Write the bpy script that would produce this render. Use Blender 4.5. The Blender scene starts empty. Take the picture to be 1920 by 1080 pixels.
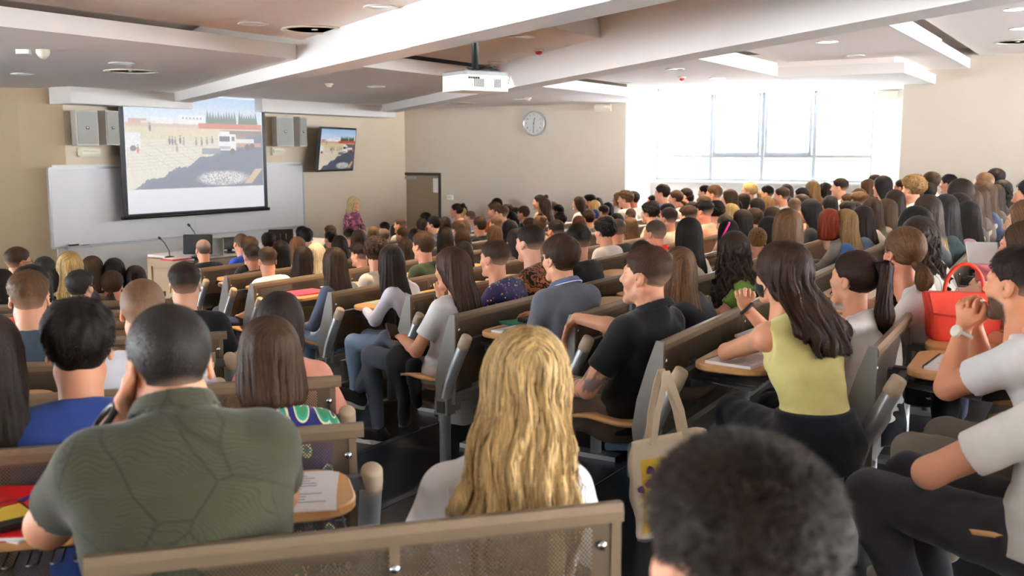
import bpy, bmesh, math, random
import numpy as np
from mathutils import Vector, Matrix

random.seed(7)
rng = np.random.default_rng(7)
C = bpy.context.scene.collection
SC = bpy.context.scene
PI = math.pi
R = math.radians

# ---------------------------------------------------------------- camera, world, exposure
FPX = 1867.0                      # focal length in pixels of the 1920 px wide frame (35 mm on 36 mm)
PITCH = math.atan(255.0 / FPX)    # eye line lies at y = 285
CAM_Z = 2.55                      # eye height over the podium floor
cd = bpy.data.cameras.new('camera'); cam = bpy.data.objects.new('camera', cd); C.objects.link(cam)
cam.location = (0, 0, CAM_Z)
cam.rotation_euler = (PI / 2 - PITCH, 0, 0)
cd.sensor_width = 36.0; cd.lens = 35.0
cd.clip_start = 0.05; cd.clip_end = 200
cd.dof.use_dof = True; cd.dof.focus_distance = 6.0; cd.dof.aperture_fstop = 4.0
SC.camera = cam
SC.view_settings.view_transform = 'Standard'
SC.view_settings.look = 'None'
SC.view_settings.exposure = 1.75
SC.view_settings.gamma = 1.0
SC.view_settings.use_curve_mapping = False
SC.cycles.use_denoising = True
SC.cycles.max_bounces = 10
SC.cycles.diffuse_bounces = 8
SC.cycles.glossy_bounces = 3
SC.cycles.transmission_bounces = 4
SC.cycles.transparent_max_bounces = 12
SC.cycles.caustics_reflective = False
SC.cycles.caustics_refractive = False
SC.cycles.sample_clamp_indirect = 6.0
w = bpy.data.worlds.new('world'); SC.world = w; w.use_nodes = True
bg = w.node_tree.nodes['Background']
bg.inputs[0].default_value = (0.88, 0.94, 1.0, 1); bg.inputs[1].default_value = 9.0
sl_ = bpy.data.lights.new('sun', 'SUN'); sl_.energy = 95.0; sl_.angle = R(1); sl_.color = (1, .99, .98)
sun = bpy.data.objects.new('sun', sl_); C.objects.link(sun)

LAMP_W = 115.0
# room frame: a runs along the front wall (away to the right), b points to the front wall
TH = R(31.5)
U = Vector((math.sin(TH), math.cos(TH), 0)); N = Vector((-math.cos(TH), math.sin(TH), 0))
def ab(a, b, z=0.0):
    p = U * a + N * b
    return Vector((p.x, p.y, z))
sun.rotation_euler = (-(U * .12 + N * .42) + Vector((0, 0, .9))).to_track_quat('Z', 'Y').to_euler()
def ray(px, py, D):
    """point at depth D on the sight line through pixel (px, py), eye line at y 285, verticals upright"""
    # exact pinhole with pitch
    cx = (px - 960) / FPX; cy = (540 - py) / FPX
    c, s = math.cos(PITCH), math.sin(PITCH)
    dx, dy, dz = cx, c + cy * s, cy * c - s
    k = D / dy
    return Vector((dx * k, D, CAM_Z + dz * k))
def ray_z(px, py, z):
    cx = (px - 960) / FPX; cy = (540 - py) / FPX
    c, s = math.cos(PITCH), math.sin(PITCH)
    dx, dy, dz = cx, c + cy * s, cy * c - s
    k = (z - CAM_Z) / dz
    return Vector((dx * k, dy * k, z))
def ray_plane(px, py, nrm, off):
    cx = (px - 960) / FPX; cy = (540 - py) / FPX
    c, s = math.cos(PITCH), math.sin(PITCH)
    d = Vector((cx, c + cy * s, cy * c - s))
    o = Vector((0, 0, CAM_Z))
    k = (off - o.dot(nrm)) / d.dot(nrm)
    return o + d * k
def project(p):
    c, s = math.cos(PITCH), math.sin(PITCH)
    q = Vector(p) - Vector((0, 0, CAM_Z))
    zc = q.y * c - q.z * s; yc = q.y * s + q.z * c
    return 960 + FPX * q.x / zc, 540 - FPX * yc / zc, zc

# ---------------------------------------------------------------- materials
def new_mat(name):
    m = bpy.data.materials.new(name); m.use_nodes = True
    nt = m.node_tree
    return m, nt, nt.nodes['Principled BSDF']
def nd(nt, t, **kw):
    n = nt.nodes.new(t)
    for k, v in kw.items(): setattr(n, k, v)
    return n
def mat(name, col, rough=0.6, metal=0.0, spec=0.4, noise=0.06, scale=14.0, bump=0.0, bscale=None, emit=None, estr=0.0, coat=0.0):
    m, nt, p = new_mat(name)
    p.inputs['Roughness'].default_value = rough; p.inputs['Metallic'].default_value = metal
    p.inputs['Specular IOR Level'].default_value = spec
    if coat: p.inputs['Coat Weight'].default_value = coat
    tc = nd(nt, 'ShaderNodeTexCoord'); nz = nd(nt, 'ShaderNodeTexNoise'); nz.inputs['Scale'].default_value = scale
    nz.inputs['Detail'].default_value = 4
    nt.links.new(tc.outputs['Object'], nz.inputs['Vector'])
    mx = nd(nt, 'ShaderNodeMix', data_type='RGBA')
    mx.inputs[6].default_value = tuple(c * (1 - noise) for c in col[:3]) + (1,)
    mx.inputs[7].default_value = tuple(min(1, c * (1 + noise)) for c in col[:3]) + (1,)
    nt.links.new(nz.outputs['Fac'], mx.inputs[0]); nt.links.new(mx.outputs[2], p.inputs['Base Color'])
    if bump:
        n2 = nd(nt, 'ShaderNodeTexNoise'); n2.inputs['Scale'].default_value = bscale or scale * 6
        nt.links.new(tc.outputs['Object'], n2.inputs['Vector'])
        b = nd(nt, 'ShaderNodeBump'); b.inputs['Strength'].default_value = bump; b.inputs['Distance'].default_value = 0.01
        nt.links.new(n2.outputs['Fac'], b.inputs['Height']); nt.links.new(b.outputs['Normal'], p.inputs['Normal'])
    if emit:
        p.inputs['Emission Color'].default_value = tuple(emit) + (1,); p.inputs['Emission Strength'].default_value = estr
    return m
def srgb(r, g, b):
    f = lambda c: (c / 255) / 12.92 if c <= 10 else (((c / 255) + 0.055) / 1.055) ** 2.4
    return (f(r), f(g), f(b))
def hexc(h):
    return srgb(int(h[0:2], 16), int(h[2:4], 16), int(h[4:6], 16))

def mat_skin():
    m, nt, p = new_mat('skin')
    oi = nd(nt, 'ShaderNodeObjectInfo'); at = nd(nt, 'ShaderNodeAttribute', attribute_name='tint')
    tc = nd(nt, 'ShaderNodeTexCoord'); nz = nd(nt, 'ShaderNodeTexNoise'); nz.inputs['Scale'].default_value = 22; nz.inputs['Detail'].default_value = 5
    nt.links.new(tc.outputs['Object'], nz.inputs['Vector'])
    hs = nd(nt, 'ShaderNodeMix', data_type='RGBA', blend_type='MULTIPLY'); hs.inputs[0].default_value = 0.35
    rp = nd(nt, 'ShaderNodeValToRGB'); rp.color_ramp.elements[0].position = .35; rp.color_ramp.elements[0].color = (1, .78, .72, 1); rp.color_ramp.elements[1].position = .65; rp.color_ramp.elements[1].color = (1, 1, 1, 1)
    nt.links.new(nz.outputs['Fac'], rp.inputs[0]); nt.links.new(oi.outputs['Color'], hs.inputs[6]); nt.links.new(rp.outputs[0], hs.inputs[7])
    mx = nd(nt, 'ShaderNodeMix', data_type='RGBA')
    nt.links.new(at.outputs['Alpha'], mx.inputs[0]); nt.links.new(hs.outputs[2], mx.inputs[6]); nt.links.new(at.outputs['Color'], mx.inputs[7])
    nt.links.new(mx.outputs[2], p.inputs['Base Color'])
    p.inputs['Roughness'].default_value = 0.5; p.inputs['Specular IOR Level'].default_value = 0.35
    p.inputs['Subsurface Weight'].default_value = 0.12; p.inputs['Subsurface Radius'].default_value = (0.012, 0.005, 0.003); p.inputs['Subsurface Scale'].default_value = 1.0
    return m
def mat_cloth(name='cloth', weave=420.0, bump=0.12, rough=0.85):
    m, nt, p = new_mat(name)
    oi = nd(nt, 'ShaderNodeObjectInfo')
    tc = nd(nt, 'ShaderNodeTexCoord'); nz = nd(nt, 'ShaderNodeTexNoise'); nz.inputs['Scale'].default_value = 9; nz.inputs['Detail'].default_value = 6
    nt.links.new(tc.outputs['Object'], nz.inputs['Vector'])
    rp = nd(nt, 'ShaderNodeValToRGB'); rp.color_ramp.elements[0].position = .3; rp.color_ramp.elements[0].color = (.82, .82, .82, 1); rp.color_ramp.elements[1].position = .7
    nt.links.new(nz.outputs['Fac'], rp.inputs[0])
    mx = nd(nt, 'ShaderNodeMix', data_type='RGBA', blend_type='MULTIPLY'); mx.inputs[0].default_value = 1
    nt.links.new(oi.outputs['Color'], mx.inputs[6]); nt.links.new(rp.outputs[0], mx.inputs[7]); nt.links.new(mx.outputs[2], p.inputs['Base Color'])
    n2 = nd(nt, 'ShaderNodeTexNoise'); n2.inputs['Scale'].default_value = weave; nt.links.new(tc.outputs['Object'], n2.inputs['Vector'])
    n3 = nd(nt, 'ShaderNodeTexNoise'); n3.inputs['Scale'].default_value = 11; n3.inputs['Distortion'].default_value = 1.2; nt.links.new(tc.outputs['Object'], n3.inputs['Vector'])
    ad = nd(nt, 'ShaderNodeMath', operation='MULTIPLY_ADD'); ad.inputs[1].default_value = 6.0; nt.links.new(n3.outputs['Fac'], ad.inputs[0]); nt.links.new(n2.outputs['Fac'], ad.inputs[2])
    b = nd(nt, 'ShaderNodeBump'); b.inputs['Strength'].default_value = bump; b.inputs['Distance'].default_value = 0.006
    nt.links.new(ad.outputs[0], b.inputs['Height']); nt.links.new(b.outputs['Normal'], p.inputs['Normal'])
    p.inputs['Roughness'].default_value = rough; p.inputs['Specular IOR Level'].default_value = 0.15
    p.inputs['Sheen Weight'].default_value = 0.15
    return m, nt, p, mx, tc, oi
def mat_hair(name='hair', tip=None):
    m, nt, p = new_mat(name)
    oi = nd(nt, 'ShaderNodeObjectInfo'); at = nd(nt, 'ShaderNodeAttribute', attribute_name='tint')
    sp = nd(nt, 'ShaderNodeSeparateColor'); nt.links.new(at.outputs['Color'], sp.inputs[0])
    # red: strand brightness, green: how much scalp shows, blue: paler tips
    ml = nd(nt, 'ShaderNodeVectorMath', operation='SCALE'); nt.links.new(oi.outputs['Color'], ml.inputs[0])
    mr = nd(nt, 'ShaderNodeMapRange'); mr.inputs[3].default_value = 0.28; mr.inputs[4].default_value = 1.15
    nt.links.new(sp.outputs[0], mr.inputs[0]); nt.links.new(mr.outputs[0], ml.inputs[3])
    mx = nd(nt, 'ShaderNodeMix', data_type='RGBA'); nt.links.new(sp.outputs[1], mx.inputs[0]); nt.links.new(ml.outputs[0], mx.inputs[6])
    mx.inputs[7].default_value = (0.42, 0.26, 0.18, 1)
    out = mx.outputs[2]; tc = nd(nt, 'ShaderNodeTexCoord')
    if tip:      # dyed tips
        sz = nd(nt, 'ShaderNodeSeparateXYZ'); nt.links.new(tc.outputs['Object'], sz.inputs[0])
        zr = nd(nt, 'ShaderNodeMapRange'); zr.inputs[1].default_value = -.13; zr.inputs[2].default_value = -.28; nt.links.new(sz.outputs[2], zr.inputs[0])
        m2 = nd(nt, 'ShaderNodeMix', data_type='RGBA'); nt.links.new(zr.outputs[0], m2.inputs[0]); nt.links.new(out, m2.inputs[6]); m2.inputs[7].default_value = tuple(tip) + (1,); out = m2.outputs[2]
    nt.links.new(out, p.inputs['Base Color'])
    mp = nd(nt, 'ShaderNodeMapping'); mp.inputs['Scale'].default_value = (420, 420, 90); nt.links.new(tc.outputs['Object'], mp.inputs[0])
    nz = nd(nt, 'ShaderNodeTexNoise'); nz.inputs['Scale'].default_value = 1.0; nt.links.new(mp.outputs[0], nz.inputs['Vector'])
    bp = nd(nt, 'ShaderNodeBump'); bp.inputs['Strength'].default_value = .55; bp.inputs['Distance'].default_value = .004; nt.links.new(nz.outputs['Fac'], bp.inputs['Height']); nt.links.new(bp.outputs['Normal'], p.inputs['Normal'])
    p.inputs['Roughness'].default_value = 0.5; p.inputs['Specular IOR Level'].default_value = 0.16
    return m
M = {}
M['skin'] = mat_skin()
M['cloth'] = mat_cloth()[0]
M['denim'] = mat_cloth('denim', 700, 0.2, 0.9)[0]
M['hair'] = mat_hair(); M['hair_blond_tips'] = mat_hair('hair_blond_tips', hexc('c8a468')); M['hair_green_tips'] = mat_hair('hair_green_tips', hexc('a9b07c'))

# ---------------------------------------------------------------- mesh helpers
def link(name, me, m=None, parent=None):
    o = bpy.data.objects.new(name, me); C.objects.link(o)
    if m is not None:
        if len(me.materials) == 0: me.materials.append(m)
    if parent is not None: o.parent = parent
    return o
def tag(o, label=None, cat=None, group=None, kind=None):
    if label: o['label'] = label
    if cat: o['category'] = cat
    if group: o['group'] = group
    if kind: o['kind'] = kind
    return o
def empty(name, loc=(0, 0, 0), rz=0.0, label=None, cat=None, group=None):
    o = bpy.data.objects.new(name, None); C.objects.link(o); o.location = loc; o.rotation_euler = (0, 0, rz); o.empty_display_size = .1
    return tag(o, label, cat, group)
class MB:
    """collects simple solids as one mesh"""
    def __init__(s): s.v = []; s.f = []; s.sm = []
    def add(s, vs, fs, smooth=False):
        k = len(s.v); s.v += [tuple(v) for v in vs]; s.f += [tuple(i + k for i in f) for f in fs]; s.sm += [smooth] * len(fs)
        return s
    def box(s, c, d, rz=0.0, mtx=None):
        x, y, z = d[0] / 2, d[1] / 2, d[2] / 2
        vs = [(-x, -y, -z), (x, -y, -z), (x, y, -z), (-x, y, -z), (-x, -y, z), (x, -y, z), (x, y, z), (-x, y, z)]
        mm = Matrix.Translation(c) @ Matrix.Rotation(rz, 4, 'Z')
        if mtx is not None: mm = mtx @ mm
        vs = [mm @ Vector(v) for v in vs]
        return s.add(vs, [(0, 3, 2, 1), (4, 5, 6, 7), (0, 1, 5, 4), (1, 2, 6, 5), (2, 3, 7, 6), (3, 0, 4, 7)])
    def rbox(s, c, d, r=.01, seg=3, mtx=None, axis='Z'):
        """box with rounded vertical (axis) edges"""
        x, y, z = d
        if axis == 'Y': x, y, z = d[0], d[2], d[1]
        pts = []
        for qx, qy, a0 in ((1, 1, 0), (-1, 1, 90), (-1, -1, 180), (1, -1, 270)):
            for i in range(seg + 1):
                a = R(a0 + 90 * i / seg); pts.append((qx * (x / 2 - r) + r * math.cos(a), qy * (y / 2 - r) + r * math.sin(a)))
        mm = Matrix.Translation(c)
        if axis == 'Y': mm = mm @ Matrix.Rotation(PI / 2, 4, 'X')
        if mtx is not None: mm = mtx @ mm
        return s.prism(pts, -z / 2, z / 2, mm)
    def prism(s, pts, z0, z1, mtx=None, bev=0.0, top_shift=(0, 0)):
        n = len(pts); mtx = mtx or Matrix.Identity(4)
        rings = [(z0, 0), (z1, 0)] if not bev else [(z0, bev), (z0 + bev, 0), (z1 - bev, 0), (z1, bev)]
        cx = sum(p[0] for p in pts) / n; cy = sum(p[1] for p in pts) / n
        vs = []
        for z, b in rings:
            for x, y in pts:
                dx, dy = x - cx, y - cy; L = math.hypot(dx, dy) or 1
                vs.append(mtx @ Vector((x - dx / L * b, y - dy / L * b, z)))
        fs = [tuple(reversed(range(n))), tuple(range((len(rings) - 1) * n, len(rings) * n))]
        for k in range(len(rings) - 1):
            for i in range(n):
                j = (i + 1) % n; fs.append((k * n + i, k * n + j, (k + 1) * n + j, (k + 1) * n + i))
        return s.add(vs, fs)
    def tube(s, pts, r, seg=8, cap=True, closed=False):
        pts = [Vector(p) for p in pts]; n = len(pts)
        rs = r if isinstance(r, (list, tuple)) else [r] * n
        vs = []; up = None
        for i, p in enumerate(pts):
            a = pts[(i - 1) % n if closed else max(i - 1, 0)]; b = pts[(i + 1) % n if closed else min(i + 1, n - 1)]
            t = (b - a).normalized()
            if up is None:
                up = Vector((0, 0, 1)) if abs(t.z) < .9 else Vector((1, 0, 0))
            x = t.cross(up).normalized(); up = x.cross(t).normalized()
            for k in range(seg):
                an = 2 * PI * k / seg; vs.append(p + (x * math.cos(an) + up * math.sin(an)) * rs[i])
        fs = []
        for i in range(n if closed else n - 1):
            j = (i + 1) % n
            for k in range(seg):
                q = (k + 1) % seg; fs.append((i * seg + k, i * seg + q, j * seg + q, j * seg + k))
        s.add(vs, fs, True)
        if cap and not closed:
            k0 = len(s.v) - len(vs)
            s.f += [tuple(k0 + i for i in reversed(range(seg))), tuple(k0 + (n - 1) * seg + i for i in range(seg))]; s.sm += [False, False]
        return s
    def lathe(s, prof, seg=16, mtx=None, smooth=True):
        mtx = mtx or Matrix.Identity(4); n = len(prof); vs = []
        for r, z in prof:
            for k in range(seg):
                a = 2 * PI * k / seg; vs.append(mtx @ Vector((r * math.cos(a), r * math.sin(a), z)))
        fs = []
        for i in range(n - 1):
            for k in range(seg):
                q = (k + 1) % seg; fs.append((i * seg + k, i * seg + q, (i + 1) * seg + q, (i + 1) * seg + k))
        s.add(vs, fs, smooth)
        k0 = len(s.v) - len(vs)
        if prof[0][0] > 1e-5: s.f.append(tuple(k0 + i for i in reversed(range(seg)))); s.sm.append(False)
        if prof[-1][0] > 1e-5: s.f.append(tuple(k0 + (n - 1) * seg + i for i in range(seg))); s.sm.append(False)
        return s
    def mesh(s, name):
        me = bpy.data.meshes.new(name); me.from_pydata(s.v, [], s.f)
        me.polygons.foreach_set('use_smooth', s.sm); me.update()
        return me
    def build(s, name, m, parent=None): return link(name, s.mesh(name), m, parent)
def sbox(name, c, d, m, rz=0.0):
    return tag(MB().box(c, d, rz).build(name, m), kind='structure')

# ---------------------------------------------------------------- signed distance modelling (numpy)
class SDF:
    def __init__(s, lo, hi, h):
        s.lo = np.array(lo, float); s.h = h
        s.n = np.maximum(np.ceil((np.array(hi) - s.lo) / h).astype(int) + 1, 4)
        s.ax = [s.lo[i] + h * np.arange(s.n[i]) for i in range(3)]
        s.F = np.full(s.n, 0.3, np.float32)
    def _sl(s, lo, hi, m):
        i0 = np.maximum(np.floor((np.array(lo) - m - s.lo) / s.h).astype(int), 0)
        i1 = np.minimum(np.ceil((np.array(hi) + m - s.lo) / s.h).astype(int) + 1, s.n)
        if np.any(i1 <= i0): return None
        sl = tuple(slice(i0[i], i1[i]) for i in range(3))
        X = s.ax[0][sl[0]][:, None, None]; Y = s.ax[1][sl[1]][None, :, None]; Z = s.ax[2][sl[2]][None, None, :]
        return sl, X, Y, Z
    def put(s, fn, lo, hi, k=0.01, op='u'):
        q = s._sl(lo, hi, k + 4 * s.h + .012)
        if q is None: return s
        sl, X, Y, Z = q; d = fn(X, Y, Z); f = s.F[sl]
        if op == 'u':
            hh = np.maximum(k - np.abs(f - d), 0) / k if k > 0 else 0
            s.F[sl] = np.minimum(f, d) - hh * hh * k * .25
        else:
            d = -d; hh = np.maximum(k - np.abs(f - d), 0) / k if k > 0 else 0
            s.F[sl] = np.maximum(f, d) + hh * hh * k * .25
        return s
    def cone(s, a, b, r1, r2, k=0.012, op='u', sc=(1, 1, 1)):
        a = np.array(a, float); b = np.array(b, float); sc = np.array(sc, float)
        rm = max(r1, r2) * max(1, 1 / sc.min())
        lo = np.minimum(a, b) - rm; hi = np.maximum(a, b) + rm
        A = a * sc; B = (b - a) * sc; L = max((B * B).sum(), 1e-9)
        def fn(X, Y, Z):
            px, py, pz = X * sc[0] - A[0], Y * sc[1] - A[1], Z * sc[2] - A[2]
            t = np.clip((px * B[0] + py * B[1] + pz * B[2]) / L, 0, 1)
            return (np.sqrt((px - t * B[0]) ** 2 + (py - t * B[1]) ** 2 + (pz - t * B[2]) ** 2) - (r1 + (r2 - r1) * t)) / sc.max()
        return s.put(fn, lo, hi, k, op)
    def ell(s, c, r, k=0.012, op='u', rot=None):
        c = np.array(c, float); r = np.array(r, float); rm = r.max()
        Q = None if rot is None else np.array(rot.to_3x3() if hasattr(rot, 'to_3x3') else rot)
        lo, hi = (c - r, c + r) if Q is None else (c - rm, c + rm)
        def fn(X, Y, Z):
            x, y, z = X - c[0], Y - c[1], Z - c[2]
            if Q is not None:
                x, y, z = (Q[0, 0] * x + Q[1, 0] * y + Q[2, 0] * z, Q[0, 1] * x + Q[1, 1] * y + Q[2, 1] * z, Q[0, 2] * x + Q[1, 2] * y + Q[2, 2] * z)
            k0 = np.sqrt((x / r[0]) ** 2 + (y / r[1]) ** 2 + (z / r[2]) ** 2)
            k1 = np.sqrt((x / r[0] ** 2) ** 2 + (y / r[1] ** 2) ** 2 + (z / r[2] ** 2) ** 2)
            return k0 * (k0 - 1) / np.maximum(k1, 1e-6)
        return s.put(fn, lo, hi, k, op)
    def loft(s, prof, k=0.012, op='u', pw=2.0):
        """stack of ellipses (z, cx, cy, rx, ry), lowest first"""
        P = np.array(prof, float)
        lo = (min(P[:, 1] - P[:, 3]), min(P[:, 2] - P[:, 4]), P[0, 0]); hi = (max(P[:, 1] + P[:, 3]), max(P[:, 2] + P[:, 4]), P[-1, 0])
        def fn(X, Y, Z):
            zz = np.clip(Z, P[0, 0], P[-1, 0])
            cx, cy, rx, ry = (np.interp(zz, P[:, 0], P[:, i]) for i in (1, 2, 3, 4))
            x, y = (X - cx) / rx, (Y - cy) / ry
            q = (np.abs(x) ** pw + np.abs(y) ** pw) ** (1 / pw)
            d = (q - 1) * np.minimum(rx, ry)
            dz = np.abs(Z - zz)
            return np.where(dz > 0, np.sqrt(np.maximum(d, 0) ** 2 + dz ** 2) + np.minimum(d, 0) * 0, d)
        return s.put(fn, lo, hi, k, op)
    def grid(s): return s.ax[0][:, None, None], s.ax[1][None, :, None], s.ax[2][None, None, :]
    def cut(s, fn):
        """keep only where fn < 0"""
        s.F = np.maximum(s.F, fn(*s.grid()).astype(np.float32)); return s
    def disp(s, fn): s.F = s.F + fn(*s.grid()).astype(np.float32); return s
    def sample(s, P):
        q = (P - s.lo) / s.h; q = np.clip(q, 0, s.n - 1.001); i = q.astype(int); f = q - i; F = s.F; r = 0
        for dx in (0, 1):
            for dy in (0, 1):
                for dz in (0, 1):
                    wgt = (f[:, 0] if dx else 1 - f[:, 0]) * (f[:, 1] if dy else 1 - f[:, 1]) * (f[:, 2] if dz else 1 - f[:, 2])
                    r = r + wgt * F[i[:, 0] + dx, i[:, 1] + dy, i[:, 2] + dz]
        return r
    def grad(s, P):
        e = s.h; g = np.stack([s.sample(P + e * np.eye(3)[i]) - s.sample(P - e * np.eye(3)[i]) for i in range(3)], 1)
        return g / np.maximum(np.linalg.norm(g, axis=1, keepdims=True), 1e-9)
    def mesh(s, smooth=1):
        F = s.F.copy(); F[0] = F[-1] = .3; F[:, 0] = F[:, -1] = .3; F[:, :, 0] = F[:, :, -1] = .3
        S = F < 0
        c = S[:-1, :-1, :-1].astype(np.int8)
        cnt = sum(S[dx:dx + F.shape[0] - 1, dy:dy + F.shape[1] - 1, dz:dz + F.shape[2] - 1].astype(np.int8) for dx in (0, 1) for dy in (0, 1) for dz in (0, 1))
        act = (cnt > 0) & (cnt < 8); I = np.argwhere(act)
        cor = np.array([(dx, dy, dz) for dx in (0, 1) for dy in (0, 1) for dz in (0, 1)])
        val = np.stack([F[I[:, 0] + o[0], I[:, 1] + o[1], I[:, 2] + o[2]] for o in cor], 1)
        acc = np.zeros((len(I), 3)); num = np.zeros(len(I))
        for i in range(8):
            for j in range(i + 1, 8):
                if np.abs(cor[i] - cor[j]).sum() == 1:
                    a, b = val[:, i], val[:, j]; mk = (a < 0) != (b < 0)
                    t = np.where(mk, a / np.where(mk, a - b, 1), 0)
                    p = cor[i][None] + t[:, None] * (cor[j] - cor[i])[None]
                    acc += p * mk[:, None]; num += mk
        V = (I + acc / num[:, None]) * s.h + s.lo
        ids = -np.ones(act.shape, np.int64); ids[I[:, 0], I[:, 1], I[:, 2]] = np.arange(len(I))
        Q = []
        for ax in range(3):
            o1, o2 = [(1, 2), (2, 0), (0, 1)][ax]
            sa = [slice(None)] * 3; sb = [slice(None)] * 3; sa[ax] = slice(None, -1); sb[ax] = slice(1, None)
            A, B = S[tuple(sa)], S[tuple(sb)]
            E = np.argwhere(A != B)
            E = E[(E[:, o1] > 0) & (E[:, o2] > 0) & (E[:, o1] < F.shape[o1] - 1) & (E[:, o2] < F.shape[o2] - 1)]
            ins = A[E[:, 0], E[:, 1], E[:, 2]]
            def cell(d1, d2):
                K = E.copy(); K[:, o1] += d1; K[:, o2] += d2; return ids[K[:, 0], K[:, 1], K[:, 2]]
            q = np.stack([cell(-1, -1), cell(0, -1), cell(0, 0), cell(-1, 0)], 1)
            q[~ins] = q[~ins][:, ::-1]; Q.append(q)
        Q = np.concatenate(Q) if Q else np.zeros((0, 4), int)
        Q = Q[(Q >= 0).all(1)]
        for _ in range(smooth):
            acc = np.zeros_like(V); cn = np.zeros(len(V))
            for i in range(4):
                np.add.at(acc, Q[:, i], V[Q[:, (i + 1) % 4]] + V[Q[:, (i - 1) % 4]]); np.add.at(cn, Q[:, i], 2)
            V = V * .5 + acc / np.maximum(cn, 1)[:, None] * .5
        return V, Q
def np_mesh(name, V, Q, tint=None, m=None, smooth=True):
    me = bpy.data.meshes.new(name); nv, nq = len(V), len(Q); w_ = Q.shape[1]
    me.vertices.add(nv); me.vertices.foreach_set('co', np.asarray(V, np.float32).ravel())
    me.loops.add(nq * w_); me.loops.foreach_set('vertex_index', np.asarray(Q, np.int32).ravel())
    me.polygons.add(nq); me.polygons.foreach_set('loop_start', np.arange(0, nq * w_, w_, dtype=np.int32))
    me.polygons.foreach_set('use_smooth', np.full(nq, smooth))
    if tint is not None:
        a = me.attributes.new('tint', 'FLOAT_COLOR', 'POINT'); a.data.foreach_set('color', np.asarray(tint, np.float32).ravel())
    me.update(calc_edges=True); me.validate()
    if m: me.materials.append(m)
    return me
def joinvq(parts):
    """parts: list of (V, Q, tint)"""
    V = []; Q = []; T = []; k = 0
    for v, q, t in parts:
        V.append(v); Q.append(q + k); k += len(v)
        T.append(t if t is not None else np.zeros((len(v), 4)))
    return np.concatenate(V), np.concatenate(Q), np.concatenate(T)
# ---------------------------------------------------------------- heads
def fbm(X, Y, Z, f, seed=0):
    """cheap smooth pseudo noise from sums of sines, about -1..1"""
    r = np.random.default_rng(seed); o = 0
    for i in range(5):
        k = r.normal(size=3); k = k / np.linalg.norm(k) * f * (0.7 + .35 * i); p = r.uniform(0, 6.28)
        o = o + np.sin(k[0] * X + k[1] * Y + k[2] * Z + p) / (1 + .35 * i)
    return o / 2.6
HEAD_CACHE = {}
def head_field(sex, h):
    f = sex == 'f'
    s = SDF((-.11, -.135, -.235), (.11, .15, .16), h)
    wj = .9 if f else 1.0
    s.ell((0, -.014, .044), (.074, .097, .083), .01)
    s.ell((0, .03, -.018), (.060, .064, .088), .03)
    s.cone((-.05 * wj, .006, -.058), (0, .070, -.094), .017, .017, .028)
    s.cone((.05 * wj, .006, -.058), (0, .070, -.094), .017, .017, .028)
    s.cone((-.009, .078, -.099), (.009, .078, -.099), .014 if f else .017, .014 if f else .017, .02)
    for x in (-1, 1):
        s.ell((x * .041, .058, -.018), (.024, .028, .026), .02)
        s.cone((x * .012, .090, .030), (x * .045, .072, .030), .010, .010, .016)
    for x in (-1, 1):
        s.ell((x * .031, .098, .008), (.017, .017, .011), .012, 'd')
    for x in (-1, 1):
        s.ell((x * .031, .0775, .008), (.0135, .0135, .0125), .003)
        s.cone((x * .020, .0885, .0155), (x * .043, .080, .0145), .0035, .0035, .004)
    s.cone((0, .090, .022), (0, .112, -.020), .007, .0105 if f else .012, .012)
    for x in (-1, 1): s.ell((x * .011, .101, -.026), (.008, .010, .007), .006)
    s.cone((-.016, .089, -.052), (.016, .089, -.052), .0065, .0065, .006)
    s.cone((-.013, .089, -.063), (.013, .089, -.063), .0075, .0075, .005)
    s.cone((-.02, .104, -.0577), (.02, .104, -.0577), .0035, .0035, .003, 'd')
    for x in (-1, 1):
        rt = Matrix.Rotation(x * R(-22), 3, 'Z') @ Matrix.Rotation(R(12), 3, 'X')
        s.ell((x * .080, -.010, .0), (.0075, .019, .031), .005, rot=rt)
        s.ell((x * .087, -.006, .004), (.006, .0105, .018), .004, 'd', rot=rt)
        s.ell((x * .079, -.002, -.026), (.006, .009, .009), .004)
    nr = .046 if f else .057
    s.cone((0, -.022, -.05), (0, -.040, -.20), nr, nr * 1.05, .03)
    for x in (-1, 1): s.cone((x * .05, -.02, -.05), (x * .022, .012, -.19), .012, .012, .02)
    return s
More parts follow.
